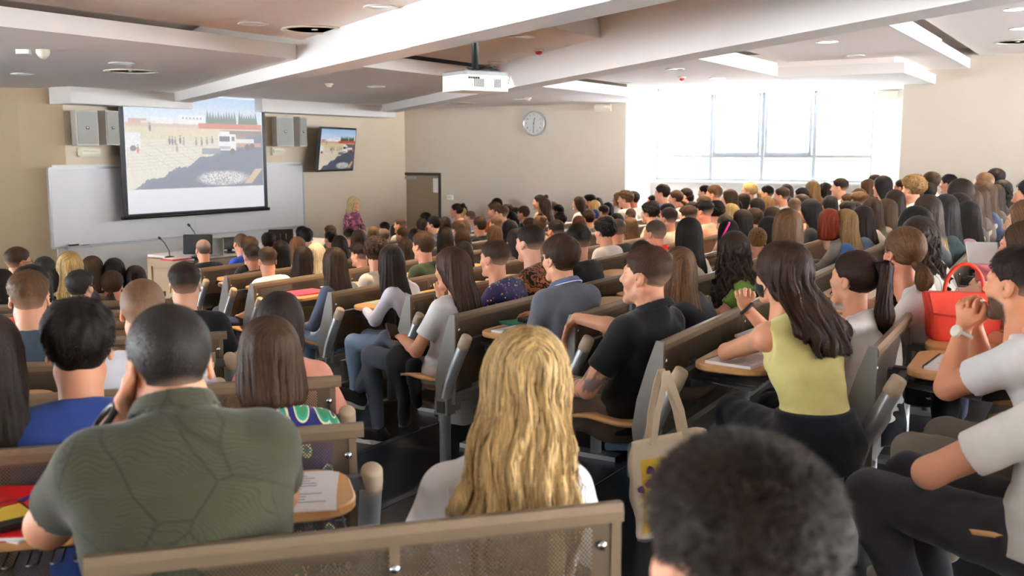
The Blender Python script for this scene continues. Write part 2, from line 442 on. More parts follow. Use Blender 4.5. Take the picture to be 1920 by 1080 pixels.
def head_geo(sex, h=.0062, stubble=0.0, mouth=1.0):
    key = (sex, h, stubble)
    if key in HEAD_CACHE: return HEAD_CACHE[key]
    s = head_field(sex, h); V, Q = s.mesh(1)
    T = np.zeros((len(V), 4)); x, y, z = np.abs(V[:, 0]), V[:, 1], V[:, 2]
    def put(mask, col, a=1.0):
        a_ = np.clip(mask, 0, 1) * a
        T[:, :3] = T[:, :3] * (1 - a_[:, None]) + np.array(col) * a_[:, None]; T[:, 3] = np.maximum(T[:, 3], a_)
    T[:, :3] = (.5, .3, .22)
    if stubble:
        mk = np.clip((-.026 - z + np.clip(y - .05, -.05, .0) * .4) / .014, 0, 1) * np.clip((y + .005) / .015, 0, 1) * np.clip((z + .128) / .012, 0, 1)
        mk = np.maximum(mk, ((z < -.036) & (z > -.05) & (x < .022) & (y > .08)) * 1.0)
        put(mk, (.035, .022, .015), stubble)
    put((np.hypot(x / .017, (z + .0577) / .0105) < 1) * (y > .083) * 1.0, (.50, .16, .13) if sex == 'f' else (.45, .2, .16), .8)
    bw = .0042 if sex == 'f' else .006
    put((x > .012) * (x < .049) * (np.abs(z - (.029 + .004 * np.sin((x - .012) / .037 * 2.4))) < bw) * (y > .05) * 1.0, (.035, .022, .015), .85)
    e = np.hypot((x - .031) / .0125, (z - .008) / .0062)
    put((e < 1) * (y > .078) * 1.0, (.75, .72, .70))
    put((np.hypot(x - .031, z - .008) < .0062) * (y > .078) * 1.0, (.03, .018, .012))
    put((np.abs(e - 1.12) < .16) * (z > .008) * (y > .074) * 1.0, (.04, .02, .015), .8)
    HEAD_CACHE[key] = (V, Q, T); return HEAD_CACHE[key]

# ---------------------------------------------------------------- hair
# style: shell field in head space, then strands that run down its surface
def skull_d(X, Y, Z, g):
    r = np.array((.076 + g, .099 + g, .085 + g)); x, y, z = X, Y + .014, Z - .044
    k0 = np.sqrt((x / r[0]) ** 2 + (y / r[1]) ** 2 + (z / r[2]) ** 2); k1 = np.sqrt((x / r[0] ** 2) ** 2 + (y / r[1] ** 2) ** 2 + (z / r[2] ** 2) ** 2)
    return k0 * (k0 - 1) / np.maximum(k1, 1e-6)
def face_cut(s, low=-.07, front=.073, temple=.035, nape=-.075):
    """hairline: keeps the cap behind the face and above the nape"""
    def fn(X, Y, Z):
        hl = np.interp(Z, [-.10, -.05, .0, .035, .06, .085, .12], [-.035, -.015, .016, .040, front - .01, front + .008, .13])
        hl = hl - np.clip(np.abs(X) - .055, 0, 1) * .25
        d = (Y - hl) * .75
        # bare skin around the ear
        ear = .034 - np.sqrt((Y + .004) ** 2 + (Z + .006) ** 2); ear = np.where(np.abs(X) > .055, ear, -1)
        return np.maximum(np.maximum(d, nape - Z + 0 * X), ear * .8)
    s.cut(fn)
HAIR_CACHE = {}
HAIR_STYLES = {}
def strands(s, n, steps, step, starts, flow, width, lift=(.0005, .004), seed=1, taper=.25, jit=.25, curl=0.0, cfreq=40.0, stick=1.0):
    """ribbons traced over the field s; flow(P, nrm, i) gives the wanted direction"""
    r = np.random.default_rng(seed); P = starts.copy(); n = len(P)
    for _ in range(4): P = P - s.sample(P)[:, None] * s.grad(P)
    off = r.uniform(*lift, n); rnd = r.uniform(0, 1, n); ph = r.uniform(0, 6.28, n); dj = r.normal(size=(n, 3)) * jit
    L = []; W = []; ok = np.ones((n, steps), bool); alive = np.ones(n, bool); ln = r.uniform(.55, 1.0, n)
    for i in range(steps):
        g = s.grad(P); d = s.sample(P)
        alive = alive & (np.abs(d) < .05)
        q = P + g * (off + np.sin(i * step * cfreq + ph) * curl)[:, None]
        L.append(q); 
        t = flow(P, g, i) + dj; tt = t - (t * g).sum(1, keepdims=True) * g * stick
        tt = tt / np.maximum(np.linalg.norm(tt, axis=1, keepdims=True), 1e-6)
        side = np.cross(g, tt); W.append(side / np.maximum(np.linalg.norm(side, axis=1, keepdims=True), 1e-6))
        if curl: tt = tt + side * (np.cos(i * step * cfreq + ph) * curl * cfreq * .8)[:, None]
        P2 = P + tt * step * ln[:, None]
        if stick > 0:
            for _ in range(2): P2 = P2 - np.clip(s.sample(P2), -.01, .01)[:, None] * s.grad(P2) * stick
        P = P2
        ok[:, i] = alive
    L = np.stack(L, 1); W = np.stack(W, 1)
    u = np.linspace(0, 1, steps)[None, :, None]; wd = width * (1 - (1 - taper) * u ** 2) * .5
    wv = wd * (0.6 + .8 * rnd[:, None, None])
    A = L - W * wv; B = L + W * wv
    V = np.stack([A, B], 2).reshape(-1, 3)
    base = (np.arange(n)[:, None] * steps + np.arange(steps - 1)[None, :])
    okq = ok[:, 1:].ravel(); b = base.ravel()[okq]
    Q = np.stack([2 * b, 2 * b + 1, 2 * b + 3, 2 * b + 2], 1)
    T = np.zeros((len(V), 4)); T[:, 0] = np.repeat(rnd * .7 + .15, steps * 2); T[:, 2] = np.tile(np.repeat(np.linspace(0, 1, steps), 2), n)
    return V, Q, T
def surf_starts(V, mask, n, seed):
    r = np.random.default_rng(seed); idx = np.flatnonzero(mask)
    return V[r.choice(idx, n)] + r.normal(size=(n, 3)) * .004
def shell_tint(V, seed=3, amp=.25, base=.42):
    ph = np.arctan2(V[:, 0], -V[:, 1] - .02 + .25 * np.clip(V[:, 2], -1, 0) * 0)
    st = np.sin(ph * 23 + 2 * np.sin(V[:, 2] * 30)) * .5 + np.sin(ph * 57 + V[:, 2] * 9) * .35 + np.sin(ph * 111 + 1 + V[:, 2] * 20) * .3
    T = np.zeros((len(V), 4)); T[:, 0] = np.clip(base + amp * st * .6, 0, 1); return T
def hair_geo(style, h=.0062, dens=1.0):
    key = (style, h, dens)
    if key in HAIR_CACHE: return HAIR_CACHE[key]
    parts = []
    down = np.array((0, 0, -1.0))
    def part_flow(P, g, i):
        """from the parting down and a little back"""
        t = np.tile(down, (len(P), 1)); up = np.clip((P[:, 2] - .07) / .05, 0, 1)
        t[:, 0] += np.sign(P[:, 0] - .01) * 1.6 * up; t[:, 1] -= .7 * np.clip((P[:, 1] + .02) / .06, 0, 1) ; return t
    st = style.split('_')[0]
    if st in ('buzz', 'fade', 'short', 'tuft', 'thin', 'quiff', 'crop', 'close', 'fuzz'):
        g = dict(buzz=.0035, fade=.012, short=.016, tuft=.022, thin=.003, quiff=.022, crop=.019, close=.006, fuzz=.016)[st]
        s = SDF((-.115, -.15, -.10), (.115, .14, .185), h)
        side = dict(buzz=.0032, fade=.003, short=.009, tuft=.013, thin=.0025, quiff=.004, crop=.014, close=.0045, fuzz=.011)[st]
        def fn(X, Y, Z):
            up = np.clip((Z - .035 - .12 * np.clip(-Y - .05, 0, .06)) / .055, 0, 1); up = up * up * (3 - 2 * up)
            gg = side + (g - side) * up
            if st == 'quiff': gg = gg + .016 * np.clip((Y - .02) / .06, 0, 1) * up
            return skull_d(X, Y, Z, 0.0) - gg
        s.put(fn, (-.11, -.14, -.1), (.11, .13, .17), .0)
        s.cone((0, -.02, -.05), (0, -.040, -.20), .0535, .055, .03)
        am = dict(buzz=0, thin=0, fade=.0022, short=.003, tuft=.005, quiff=.004, crop=.004, close=.0006, fuzz=.003)[st]
        if am: s.disp(lambda X, Y, Z: am * fbm(X, Y, Z, 130, 5) * np.clip((Z + .02) / .06, .2, 1))
        face_cut(s, nape=-.072 if st not in ('fade',) else -.066)
        V, Q = s.mesh(1); T = shell_tint(V, amp=.12)
        zf = V[:, 2] + .25 * np.clip(V[:, 1] + .02, -.1, .1)
        if st in ('buzz', 'fade', 'quiff'):
            T[:, 1] = np.clip((.030 - zf) / .085, 0, .80) if st != 'buzz' else np.clip((.05 - zf) / .14, .06, .6)
            if st == 'fade' : T[:, 1] = np.clip((.012 - zf) / .07, 0, .72)
        if st == 'thin': T[:, 1] = np.clip(.55 + .35 * np.clip((V[:, 2] - .05) / .06, 0, 1) - .5 * np.clip((.06 - zf) / .05, 0, 1), .2, .93)
        if st == 'close': T[:, 1] = np.clip((-.028 - zf) / .06, 0, .55)
        if st == 'short' or st == 'crop': T[:, 1] = np.clip((-.045 - zf) / .05, 0, .4)
        parts.append((V, Q, T))
        if st in ('short', 'tuft', 'quiff', 'fade', 'crop', 'close', 'fuzz'):
            n = int(dict(short=1200, tuft=1500, quiff=1100, fade=800, crop=1500, close=2200, fuzz=2400)[st] * dens)
            P = surf_starts(V, V[:, 2] > (.05 if st in ('fade', 'quiff') else -.01), n, 11)
            cr = np.array((.015, -.06, .12))
            def fl(P, g, i):
                t = P - cr; t[:, 2] -= .05; t = t / np.linalg.norm(t, axis=1, keepdims=True); t[:, 1] += .5
                return t + g * dict(tuft=.6, quiff=.5, close=.8, fuzz=1.0).get(st, .25)
            fi = .0042 / (1 + .35 * max(0, dens - 1)); parts.append(strands(s, n, 4, dict(tuft=.013, close=.0022, fuzz=.0062).get(st, .010), P, fl, fi if st != 'close' else .0016, (.0, .005 if st != 'close' else .0008), 4, .1, .35 if st != 'fuzz' else .55, stick=dict(close=.2, fuzz=.12).get(st, .45)))
    elif st in ('curly', 'afro', 'fuzzy'):
        g = dict(curly=.030, afro=.045, fuzzy=.03)[st]
        s = SDF((-.15, -.18, -.13), (.15, .16, .21), h)
        def fn(X, Y, Z):
            up = np.clip((Z + .06) / .08, 0, 1); return skull_d(X, Y, Z, 0) - (.008 + (g - .008) * up)
        s.put(fn, (-.15, -.17, -.12), (.15, .16, .2), 0)
        s.disp(lambda X, Y, Z: .009 * np.sin(X * 170 + 2 * np.sin(Z * 90)) * np.sin(Y * 160 + 1.5 * np.sin(X * 80)) * np.sin(Z * 150 + 1) + .006 * fbm(X, Y, Z, 160, 9))
        face_cut(s, nape=-.078)
        V, Q = s.mesh(1); T = shell_tint(V, amp=.35); parts.append((V, Q, T))
        n = int(1500 * dens); P = surf_starts(V, V[:, 2] > -.07, n, 12)
        def fl(P, g, i):
            return np.stack([np.sin(i * 1.9 + P[:, 1] * 300), np.cos(i * 1.9 + P[:, 0] * 300), np.sin(i * 2.3 + P[:, 2] * 200)], 1) + g * .5
        parts.append(strands(s, n, 7, .007, P, fl, .003, (.0, .004), 5, .3, .5, stick=.5))
    else:
        # long styles: straight, wavy, veil (long over the back), bob, pony, lowpony, bun, half, tied
        lens = dict(straight=.40, wavy=.40, veil=.62, bob=.17, mid=.26, curls=.40)
        s = SDF((-.20, -.26, -.70), (.20, .16, .19), h)
        g = .013 if st not in ('wavy', 'curls') else .02
        s.put(lambda X, Y, Z: skull_d(X, Y, Z, g), (-.1, -.13, -.06), (.1, .13, .17), 0)
        tail = st in ('pony', 'lowpony', 'bun', 'tied', 'messy')
        if not tail:
            L = lens[st]; wv = 1.04 if st in ('wavy', 'curls') else .95
            if st == 'bob':
                pr = [(-.135, 0, -.030, .092, .070), (-.10, 0, -.026, .104, .084), (-.04, 0, -.020, .101, .096), (.03, 0, -.014, .092, .108)]
            else:
                pr = [(-L, 0, -.132, .105 * wv * .72, .028), (-L + .10, 0, -.126, .118 * wv, .038), (-.22, 0, -.110, .118 * wv, .050), (-.14, 0, -.085, .106 * wv, .066), (-.06, 0, -.040, .098, .088), (.03, 0, -.014, .091, .110)]
            s.loft(pr, .02)
            amp = dict(straight=.0022, veil=.0025, bob=.0018, mid=.0025, wavy=.0055, curls=.010)[st]
            wf = dict(straight=3, veil=3, bob=2, mid=5, wavy=26, curls=60)[st]; wa = dict(straight=.1, veil=.1, bob=.05, mid=.2, wavy=.9, curls=1.5)[st]
            def dsp(X, Y, Z):
                ph = np.arctan2(X, -(Y - .02)); k = np.clip((.10 - Z) / .12, 0, 1)
                q = ph + .06 * wa * np.sin(Z * wf + 3 * ph)
                r_ = amp * k * (np.sin(q * 17 + wa * np.sin(Z * wf)) + .7 * np.sin(q * 33 + 1.3 + wa * np.sin(Z * wf * 1.3 + 1)) + .4 * np.sin(q * 61))
                if st in ('wavy', 'curls'): r_ = r_ + amp * .8 * np.sin(Z * wf * 1.6 + ph * 4) * np.clip((.02 - Z) / .1, 0, 1)
                return r_
            s.disp(dsp)
        else:
            s.disp(lambda X, Y, Z: .0012 * np.sin(np.arctan2(Z - .0, Y + .05) * 40 + X * 50))
        # open face and throat
        def fc(X, Y, Z):
            hl = np.interp(Z, [-.7, -.12, -.05, .0, .035, .07, .10, .13], [-.035, .0, .036, .050, .058, .076, .108, .15] if not tail else [-.2, -.05, -.02, .012, .04, .070, .102, .15])
            hl = hl + (.03 * np.clip(np.abs(X) - .06, 0, 1) / .03 if not tail else -.3 * np.clip(np.abs(X) - .058, 0, 1))
            d = (Y - hl) * .75
            if tail:
                ear = .030 - np.sqrt((Y + .004) ** 2 + (Z + .004) ** 2); ear = np.where(np.abs(X) > .055, ear, -1)
                d = np.maximum(np.maximum(d, ear * .8), -.075 - Z)
            return d
        s.cut(fc)
        if not tail:   # hollow for the neck and shoulders
            s.cone((0, -.01, -.07), (0, .02, -.75), .05, .08, .02, 'd')
        V, Q = s.mesh(1); T = shell_tint(V, amp=.4)
        parts.append((V, Q, T))
        if not tail:
            L = lens[st]; n = int((1100 if st != 'bob' else 900) * dens); steps = 20 if st != 'bob' else 14
            mk = (V[:, 2] > .075); P = surf_starts(V, mk, n // 2, 13); P2 = surf_starts(V, (V[:, 2] < .075) & (V[:, 2] > -L * .7) & (V[:, 1] < .03), n - n // 2, 14)
            sp = (L + .2) / steps
            parts.append(strands(s, n, steps, sp, P, part_flow, .0058 / (1 + .3 * max(0, dens - 1)), (-.001, .003), 6, .3, .06, .004 if st in ('wavy', 'curls') else 0, 34 if st == 'wavy' else 60))
            parts.append(strands(s, n, max(8, steps // 2), sp, P2, part_flow, .0058 / (1 + .3 * max(0, dens - 1)), (-.001, .0035), 7, .25, .06, .004 if st in ('wavy', 'curls') else 0, 34 if st == 'wavy' else 60))
        else:
            knot = dict(pony=(0, -.105, .085), lowpony=(0, -.108, -.035), bun=(0, -.10, .09), tied=(0, -.125, .005), messy=(0, -.095, .075))[st]
            K = np.array(knot); n = int(800 * dens); P = surf_starts(V, V[:, 2] > -.07, n, 15)
            def fl(P, g, i):
                t = K - P; return t / np.maximum(np.linalg.norm(t, axis=1, keepdims=True), .02)
            parts.append(strands(s, n, 9, .014, P, fl, .0050, (-.001, .002), 8, .5, .05))
            s2 = SDF((-.13, -.30, -.55), (.13, .0, .24), h)
            if st in ('pony', 'lowpony', 'tied'):
                p0 = K + np.array((0, .006, 0)); ln = dict(pony=.40, lowpony=.13, tied=.30)[st]
                back = .05 if st != 'tied' else .02
                p1 = K + np.array((0, -back, .005 if st == 'pony' else -.03)); p2 = K + np.array((0, -back - .01, -ln * .5)); p3 = K + np.array((.004, -back + .012, -ln))
                s2.cone(p0, p1, .017, .024, .015); s2.cone(p1, p2, .025, .036, .02); s2.cone(p2, p3, .036, .014, .02)
                s2.disp(lambda X, Y, Z: .0025 * (np.sin(np.arctan2(X, Y - p2[1]) * 9 + Z * 12) + np.sin(np.arctan2(X, Y - p2[1]) * 17 + 1)))
            else:
                c = K + np.array((0, -.022, .012)); s2.ell(c, (.044, .036, .042), .01)
                am = .007 if st == 'messy' else .004
                s2.disp(lambda X, Y, Z: am * np.sin(np.arctan2(Z - c[2], X) * 5 + 9 * np.sqrt((X) ** 2 + (Z - c[2]) ** 2) * 12) + am * .6 * fbm(X, Y, Z, 140, 3))
            V2, Q2 = s2.mesh(1); T2 = shell_tint(V2 + np.array((0, .1, 0)), amp=.4); parts.append((V2, Q2, T2))
            if st in ('pony', 'lowpony', 'tied'):
                P = surf_starts(V2, V2[:, 2] > K[2] - (.25 if st == 'pony' else .1), int(420 * dens), 16)
                parts.append(strands(s2, len(P), 14, .026 if st != 'lowpony' else .012, P, lambda P, g, i: np.tile(down, (len(P), 1)), .0055, (0, .003), 9, .3, .06))
            else:
                P = surf_starts(V2, V2[:, 2] > -1, int(500 * dens), 16)
                parts.append(strands(s2, len(P), 7, .012, P, lambda P, g, i: np.stack([-(P[:, 2] - c[2]), 0 * P[:, 0], P[:, 0]], 1) * 30 + g * (.5 if st == 'messy' else .1), .0045, (0, .004), 9, .4, .5, stick=.6))
    r = joinvq(parts); HAIR_CACHE[key] = r
    return r
HAIR_MESH = {}
def sheared(g, k, z0=-.07, short=1.0):
    """long hair follows a back that leans forward"""
    V, Q, T = g; V = V.copy(); t = np.minimum(0, V[:, 2] - z0); V[:, 1] += k * t; V[:, 2] += (short - 1) * -t * -1; return V, Q, T
def hair_mesh(style, h=.0062, dens=1.0, k=0.0):
    if style not in ('straight', 'wavy', 'veil', 'curls', 'mid'): k = 0.0
    key = (style, h, dens, k)
    if key not in HAIR_MESH: HAIR_MESH[key] = np_mesh('hair', *sheared(hair_geo(style, h, dens), k), M['hair'])
    return HAIR_MESH[key]
# ---------------------------------------------------------------- bodies (seated, local frame: floor z 0, facing +Y, right hand +X)
def v3(*a): return np.array(a, float)
def add_hand(s, W, d, n, side, curl=.5, size=1.0, spread=.012, thumb_in=.5):
    """five separate fingers bent about the knuckles towards the palm normal n"""
    W = v3(*W); d = v3(*d) / np.linalg.norm(d); n = v3(*n); n = n - d * (n @ d); n = n / np.linalg.norm(n)
    t = np.cross(d, n) * side          # towards the thumb
    sz = size
    K = [W + d * (.088 - .006 * abs(i - 1)) * sz + t * (.030 - .020 * i) * sz for i in range(4)]
    for i in range(4): s.cone(W + d * .012 * sz + t * (.012 - .008 * i) * sz, K[i], .0125 * sz, .0108 * sz, .012)
    ln = (.072, .082, .076, .060)
    for i in range(4):
        p = K[i]; a = 0
        for q, fr in enumerate((.45, .32, .23)):
            a += curl * (.75 if q == 0 else 1.0) * (1 + .06 * i)
            dd = d * math.cos(a) + n * math.sin(a) + t * spread * (1.5 - i) * (1 if q == 0 else .4)
            e = p + dd * ln[i] * fr * sz
            s.cone(p, e, (.0098 - .0008 * q) * sz, (.0090 - .0009 * q) * sz, .003); p = e
    b0 = W + d * .022 * sz + t * .020 * sz; b1 = b0 + (d * .55 + t * .75 + n * .25 * thumb_in) * .040 * sz
    b2 = b1 + (d * .85 + t * (.35 - .5 * thumb_in) + n * .5 * thumb_in) * .032 * sz; b3 = b2 + (d * .95 - t * .3 * thumb_in + n * .45 * thumb_in) * .026 * sz
    s.cone(b0, b1, .0145 * sz, .0115 * sz, .01); s.cone(b1, b2, .0110 * sz, .0098 * sz, .003); s.cone(b2, b3, .0098 * sz, .0080 * sz, .003)
def mir(p): return (-p[0], p[1], p[2])
# elbow, wrist, hand direction, palm normal, curl  (right side; the left one mirrors)
AR = dict(
    desk=((.25, .15, .735), (.075, .35, .765), (-.75, .65, 0), (0, 0, -1), .35),
    desk2=((.24, .19, .74), (.12, .42, .765), (-.35, .9, 0), (0, 0, -1), .5),
    lap=((.25, .02, .66), (.11, .27, .61), (-.45, .85, -.1), (0, -.1, -1), .45),
    chin=((.15, .31, .755), (.075, .21, .985), (-.35, -.15, .9), (-.7, -.7, 0), 1.15),
    cross=((.25, .10, .71), (-.06, .25, .745), (-.95, -.05, .1), (0, -1, 0), .4),
    cross2=((.25, .10, .70), (-.05, .22, .70), (-.95, -.05, .05), (0, -1, 0), .5),
    clasp=((.15, .31, .76), (.045, .22, .985), (-.35, .0, .92), (-.92, -.2, -.3), 1.0),
    write=((.26, .17, .735), (.10, .36, .775), (-.4, .85, -.15), (-.6, 0, -.8), .8))
POSES = dict(desk=('desk', 'desk2'), lap=('lap', 'lap'), chin=('chin', 'desk'), cross=('cross', 'cross2'), clasp=('clasp', 'clasp'), write=('write', 'desk'))
def spine_y(z, lean): 
    u = max(0, z - .5); return lean * u - .03 * math.sin(min(1, u / .5) * PI) 
def torso_prof(sex, lean, g=0.0, bulk=1.0, top=1.0):
    if sex == 'm': P = [(.42, .168, .125), (.54, .168, .128), (.68, .156, .116), (.80, .172, .122), (.885, .186, .112), (.935, .155, .084), (.975, .098, .066), (1.015, .064, .058)]
    else: P = [(.42, .172, .125), (.54, .168, .124), (.66, .130, .098), (.78, .142, .108), (.87, .156, .098), (.925, .128, .074), (.970, .080, .058), (1.015, .052, .050)]
    return [(z, 0, spine_y(z, lean), rx * bulk + g, ry * bulk + g) for z, rx, ry in P if z <= top]
def shoulders(sex, lean): 
    return (.164 if sex == 'm' else .142), spine_y(.93, lean), (.912 if sex == 'm' else .905)
def arm_geo(s, sex, lean, side, E, W, hd, hn, curl, g=0.0, upto=None, hand=True, flat=True, thick=1.0, hsize=None, thumb_in=.5, S=None):
    """upper arm, forearm, hand; with upto it is a sleeve that ends after that many metres from the shoulder"""
    sw, ys, zs = shoulders(sex, lean); S = v3(side * sw, ys, zs) if S is None else v3(*S); E = v3(*E); W = v3(*W)
    k = (1.0 if sex == 'm' else .84) * thick
    r = (.050 * k, .041 * k, .038 * k, .026 * k)
    if upto is None:
        s.cone(S, E, r[0] + g, r[1] + g, .02); s.cone(E, E + (W - E) * .35, r[1] + g, (r[2] + .002) + g, .015); s.cone(E + (W - E) * .35, W, r[2] + g, r[3] + g, .012, sc=(1, 1, 1))
        if hand: add_hand(s, W, hd, hn, side, curl, hsize or (1.0 if sex == 'm' else .88), thumb_in=thumb_in)
        return
    L1 = np.linalg.norm(E - S); L2 = np.linalg.norm(W - E)
    def seg(a, b, r1, r2, fr):
        e = a + (b - a) * fr; rr = r1 + (r2 - r1) * fr; B = e - a; L = np.linalg.norm(B); B = B / L
        lo = np.minimum(a, e) - .09; hi = np.maximum(a, e) + .09
        def fn(X, Y, Z):
            px, py, pz = X - a[0], Y - a[1], Z - a[2]; t = px * B[0] + py * B[1] + pz * B[2]; tc = np.clip(t, 0, L)
            d = np.sqrt((px - tc * B[0]) ** 2 + (py - tc * B[1]) ** 2 + (pz - tc * B[2]) ** 2) - (r1 + (rr - r1) * tc / L)
            return np.maximum(d, t - L)
        s.put(fn, lo, hi, .03)
    if upto <= L1: seg(S, E, r[0] + g, r[1] + g * 1.5, upto / L1)
    else:
        s.cone(S, E, r[0] + g, r[1] + g, .03); seg(E, W, r[1] + g, r[3] + g * .8, min(1, (upto - L1) / L2))
def build_skin(sex, lean, arms, h, head=None, sleeve='short', yaw=0, pitch=0, roll=0, stubble=0, head_h=.0062, hc=None, thick=1.0, extra=None, tintfn=None, bulk=1.0, hands=(1, 1)):
    parts = []
    c = SDF((-.24, -.22 + min(0, lean * .5), .38), (.24, .24 + max(0, lean * .6), 1.06), .018)
    c.loft(torso_prof(sex, lean, -.012, bulk), .02); parts.append(c.mesh(1) + (None,))
    pts = np.array([p for a in arms for p in (a[0], a[1])]); 
    sw, ys, zs = shoulders(sex, lean)
    for i, a in enumerate(arms):
        if a is None: continue
        side = 1 if i == 0 else -1
        S = v3(side * sw, ys, zs); q = np.array([S, a[0], a[1], v3(*a[1]) + v3(*a[2]) / np.linalg.norm(a[2]) * .2])
        s = SDF(q.min(0) - .085, q.max(0) + .085, h)
        arm_geo(s, sex, lean, side, *a[:5], thick=thick, hand=bool(hands[i]), thumb_in=(a[5] if len(a) > 5 else .5))
        if sleeve == 'none': s.ell(S + v3(-side * .02, 0, .0), (.06, .056, .056), .03); s.cone(S, (0, ys - .01, zs + .06), .045, .04, .03)
        V, Q = s.mesh(1); T = tintfn(V, i) if tintfn else None; parts.append((V, Q, T))
    HV, HQ, HT = head_geo(sex, head_h, stubble)
    hc = head_centre(lean) if hc is None else v3(*hc)
    Rm = head_rot(yaw, pitch, roll); parts.append((HV @ Rm.T + hc, HQ, HT))
    if extra: parts += extra
    return joinvq(parts)
def head_centre(lean): return v3(0, spine_y(1.0, lean) + .035 + lean * .10, 1.120)
def head_rot(yaw, pitch, roll=0):
    return np.array((Matrix.Rotation(R(yaw), 3, 'Z') @ Matrix.Rotation(R(pitch), 3, 'X') @ Matrix.Rotation(R(roll), 3, 'Y')))
def build_shirt(sex, lean, arms, h, sleeve='short', neck='round', bulk=1.0, hem=.46, g=.010, wr=.0028, wf=38, seed=3, thick=1.0, hc=None, ease=.0):
    lo = v3(-.34, -.26 + min(0, lean * .5), hem - .03); hi = v3(.34, .26 + max(0, lean * .6), 1.09)
    for i, a in enumerate(arms):
        if a is None: continue
        q = np.array([a[0], a[1]] if sleeve == 'long' else [a[0]]); lo = np.minimum(lo, q.min(0) - .08); hi = np.maximum(hi, q.max(0) + .08)
    s = SDF(lo, hi, h)
    P = torso_prof(sex, lean, g, bulk)
    P = [(z, x, y, rx + ease * max(0, min(1, (.84 - z) / .2)), ry + ease * max(0, min(1, (.84 - z) / .2))) for z, x, y, rx, ry in P]
    s.loft(P, .02)
    sw, ys, zs = shoulders(sex, lean)
    for sd in (-1, 1):
        s.cone((sd * .03, ys - .018, zs + .060), (sd * (sw - .02), ys - .006, zs + .006), .034 + g, .050 + g if sex == 'm' else .042 + g, .03)
        s.ell((sd * (sw - .012), ys, zs - .012), (.056 + g, .058 + g, .060 + g) if sex == 'm' else (.046 + g, .048 + g, .05 + g), .03)
        s.ell((sd * .085, ys - .055, zs - .09), (.075, .05, .10), .04)           # shoulder blades
        if sex == 'f': s.ell((sd * .068, spine_y(.80, lean) + .085, .80), (.062, .055, .06), .03)
    if sex == 'm': s.ell((0, spine_y(.84, lean) + .075, .84), (.13, .06, .08), .04)
    for i, a in enumerate(arms):
        if a is None or sleeve == 'none': continue
        side = 1 if i == 0 else -1
        L1 = np.linalg.norm(v3(*a[0]) - v3(side * sw, ys, zs)); L2 = np.linalg.norm(v3(*a[1]) - v3(*a[0]))
        up = {'short': L1 * .66, 'cap': L1 * .35, 'half': L1 + L2 * .15, 'long': L1 + L2 * .97}[sleeve]
        arm_geo(s, sex, lean, side, *a[:5], g=g * 1.3 if sleeve != 'long' else g, upto=up, thick=thick)
    if sleeve == 'none':
        for sd in (-1, 1):
            s.ell((sd * (sw + .035), ys + .0, zs - .035), (.042, .085, .085), .01, 'd')
    if wr:
        r = np.random.default_rng(seed)
        def dsp(X, Y, Z):
            k = np.clip((.93 - Z) / .25, .15, 1.0)
            d = fbm(X, Y, Z, wf, seed) * wr * k
            fold = np.sin((Z + .35 * np.abs(X) + .03 * np.sin(X * 30)) * 95 + 2 * np.sin(X * 17 + seed)) * wr * .55 * np.clip((.80 - Z) / .2, 0, 1) * np.clip(np.sin(X * 13 + seed) + .6, 0, 1)
            return d + fold
        s.disp(dsp)
    # neck opening, centred on the neck itself
    hn = head_centre(lean) if hc is None else v3(*hc); ny = hn[1] - .036; nx = hn[0] * .6
    rn = dict(round=.066, polo=.060, wide=.095, v=.070, high=.056, shirt=.060)[neck] * (1 if sex == 'm' else .88)
    tilt = dict(round=.45, polo=.35, wide=.35, v=.9, high=.2, shirt=.3)[neck]; zc = dict(round=.995, polo=1.012, wide=.985, v=1.0, high=1.03, shirt=1.010)[neck]
    if neck in ('polo', 'shirt'):
        s.cone((nx, ny - .005, .96), (nx, ny, 1.01), .075, .060, .02)
    def nk(X, Y, Z):
        return (Z - (zc - tilt * (Y - (ny - .03)))) * .9 - np.clip(np.sqrt((X - nx) ** 2 + (Y - ny) ** 2) - rn - .02, 0, .05) * 1.2
    s.cut(nk)
    s.cut(lambda X, Y, Z: hem - Z)
    if neck in ('polo', 'shirt'):     # turned-down collar: a sloping band round the neck, open in front
        def band(X, Y, Z):
            x, y = X - nx, Y - ny; rr = np.sqrt(x * x + (y * .93) ** 2); zt = 1.020 - .40 * y
            u = np.clip((zt - Z) / .040, 0, 1); d = np.abs(rr - (rn + .006 + .022 * u)) - .0065
            d = np.maximum(d, np.maximum(Z - zt, (zt - .040) - Z)); return np.maximum(d, y - .05 + 0 * d)
        s.put(band, (nx - .12, ny - .12, .93), (nx + .12, ny + .1, 1.08), .004)
    V, Q = s.mesh(1)
    return V, Q
def build_trousers(h, knees=((.10, .45, .52), (-.10, .45, .52)), ankles=((.10, .43, .10), (-.10, .43, .10)), sex='m', waist=.60, lean=.1, k=1.0, skirt=False, wr=.003, bell=0.0, foot=True, hipz=.51, cutz=None):
    pts = np.array(list(knees) + list(ankles) + [(.22, .2, .66), (-.22, -.2, .36)])
    lo = pts.min(0) - .11; hi = pts.max(0) + .12
    s = SDF(lo, hi, h)
    s.loft([(.42, 0, -.01, .165, .125), (.50, 0, -.005, .178, .138), (waist, 0, spine_y(waist, lean), .162, .122)], .03)
    for sd, K, A in ((1, knees[0], ankles[0]), (-1, knees[1], ankles[1])):
        H = v3(sd * .088, .0, hipz); K = v3(*K); A = v3(*A)
        s.cone(H, K, .092 * k, .064 * k, .03); s.cone(K, K + (A - K) * .3, .062 * k, .060 * k, .02); s.cone(K + (A - K) * .3, A, .059 * k, (.044 + bell) * k, .02)
        if foot: s.cone(A + v3(0, 0, -.03), A + v3(0, .15, -.06), .038, .030, .02)
    if wr: s.disp(lambda X, Y, Z: fbm(X, Y, Z, 45, 8) * wr + np.sin((Y + Z * .4) * 80 + np.sin(X * 30)) * wr * .35)
    V, Q = s.mesh(1); return V, Q
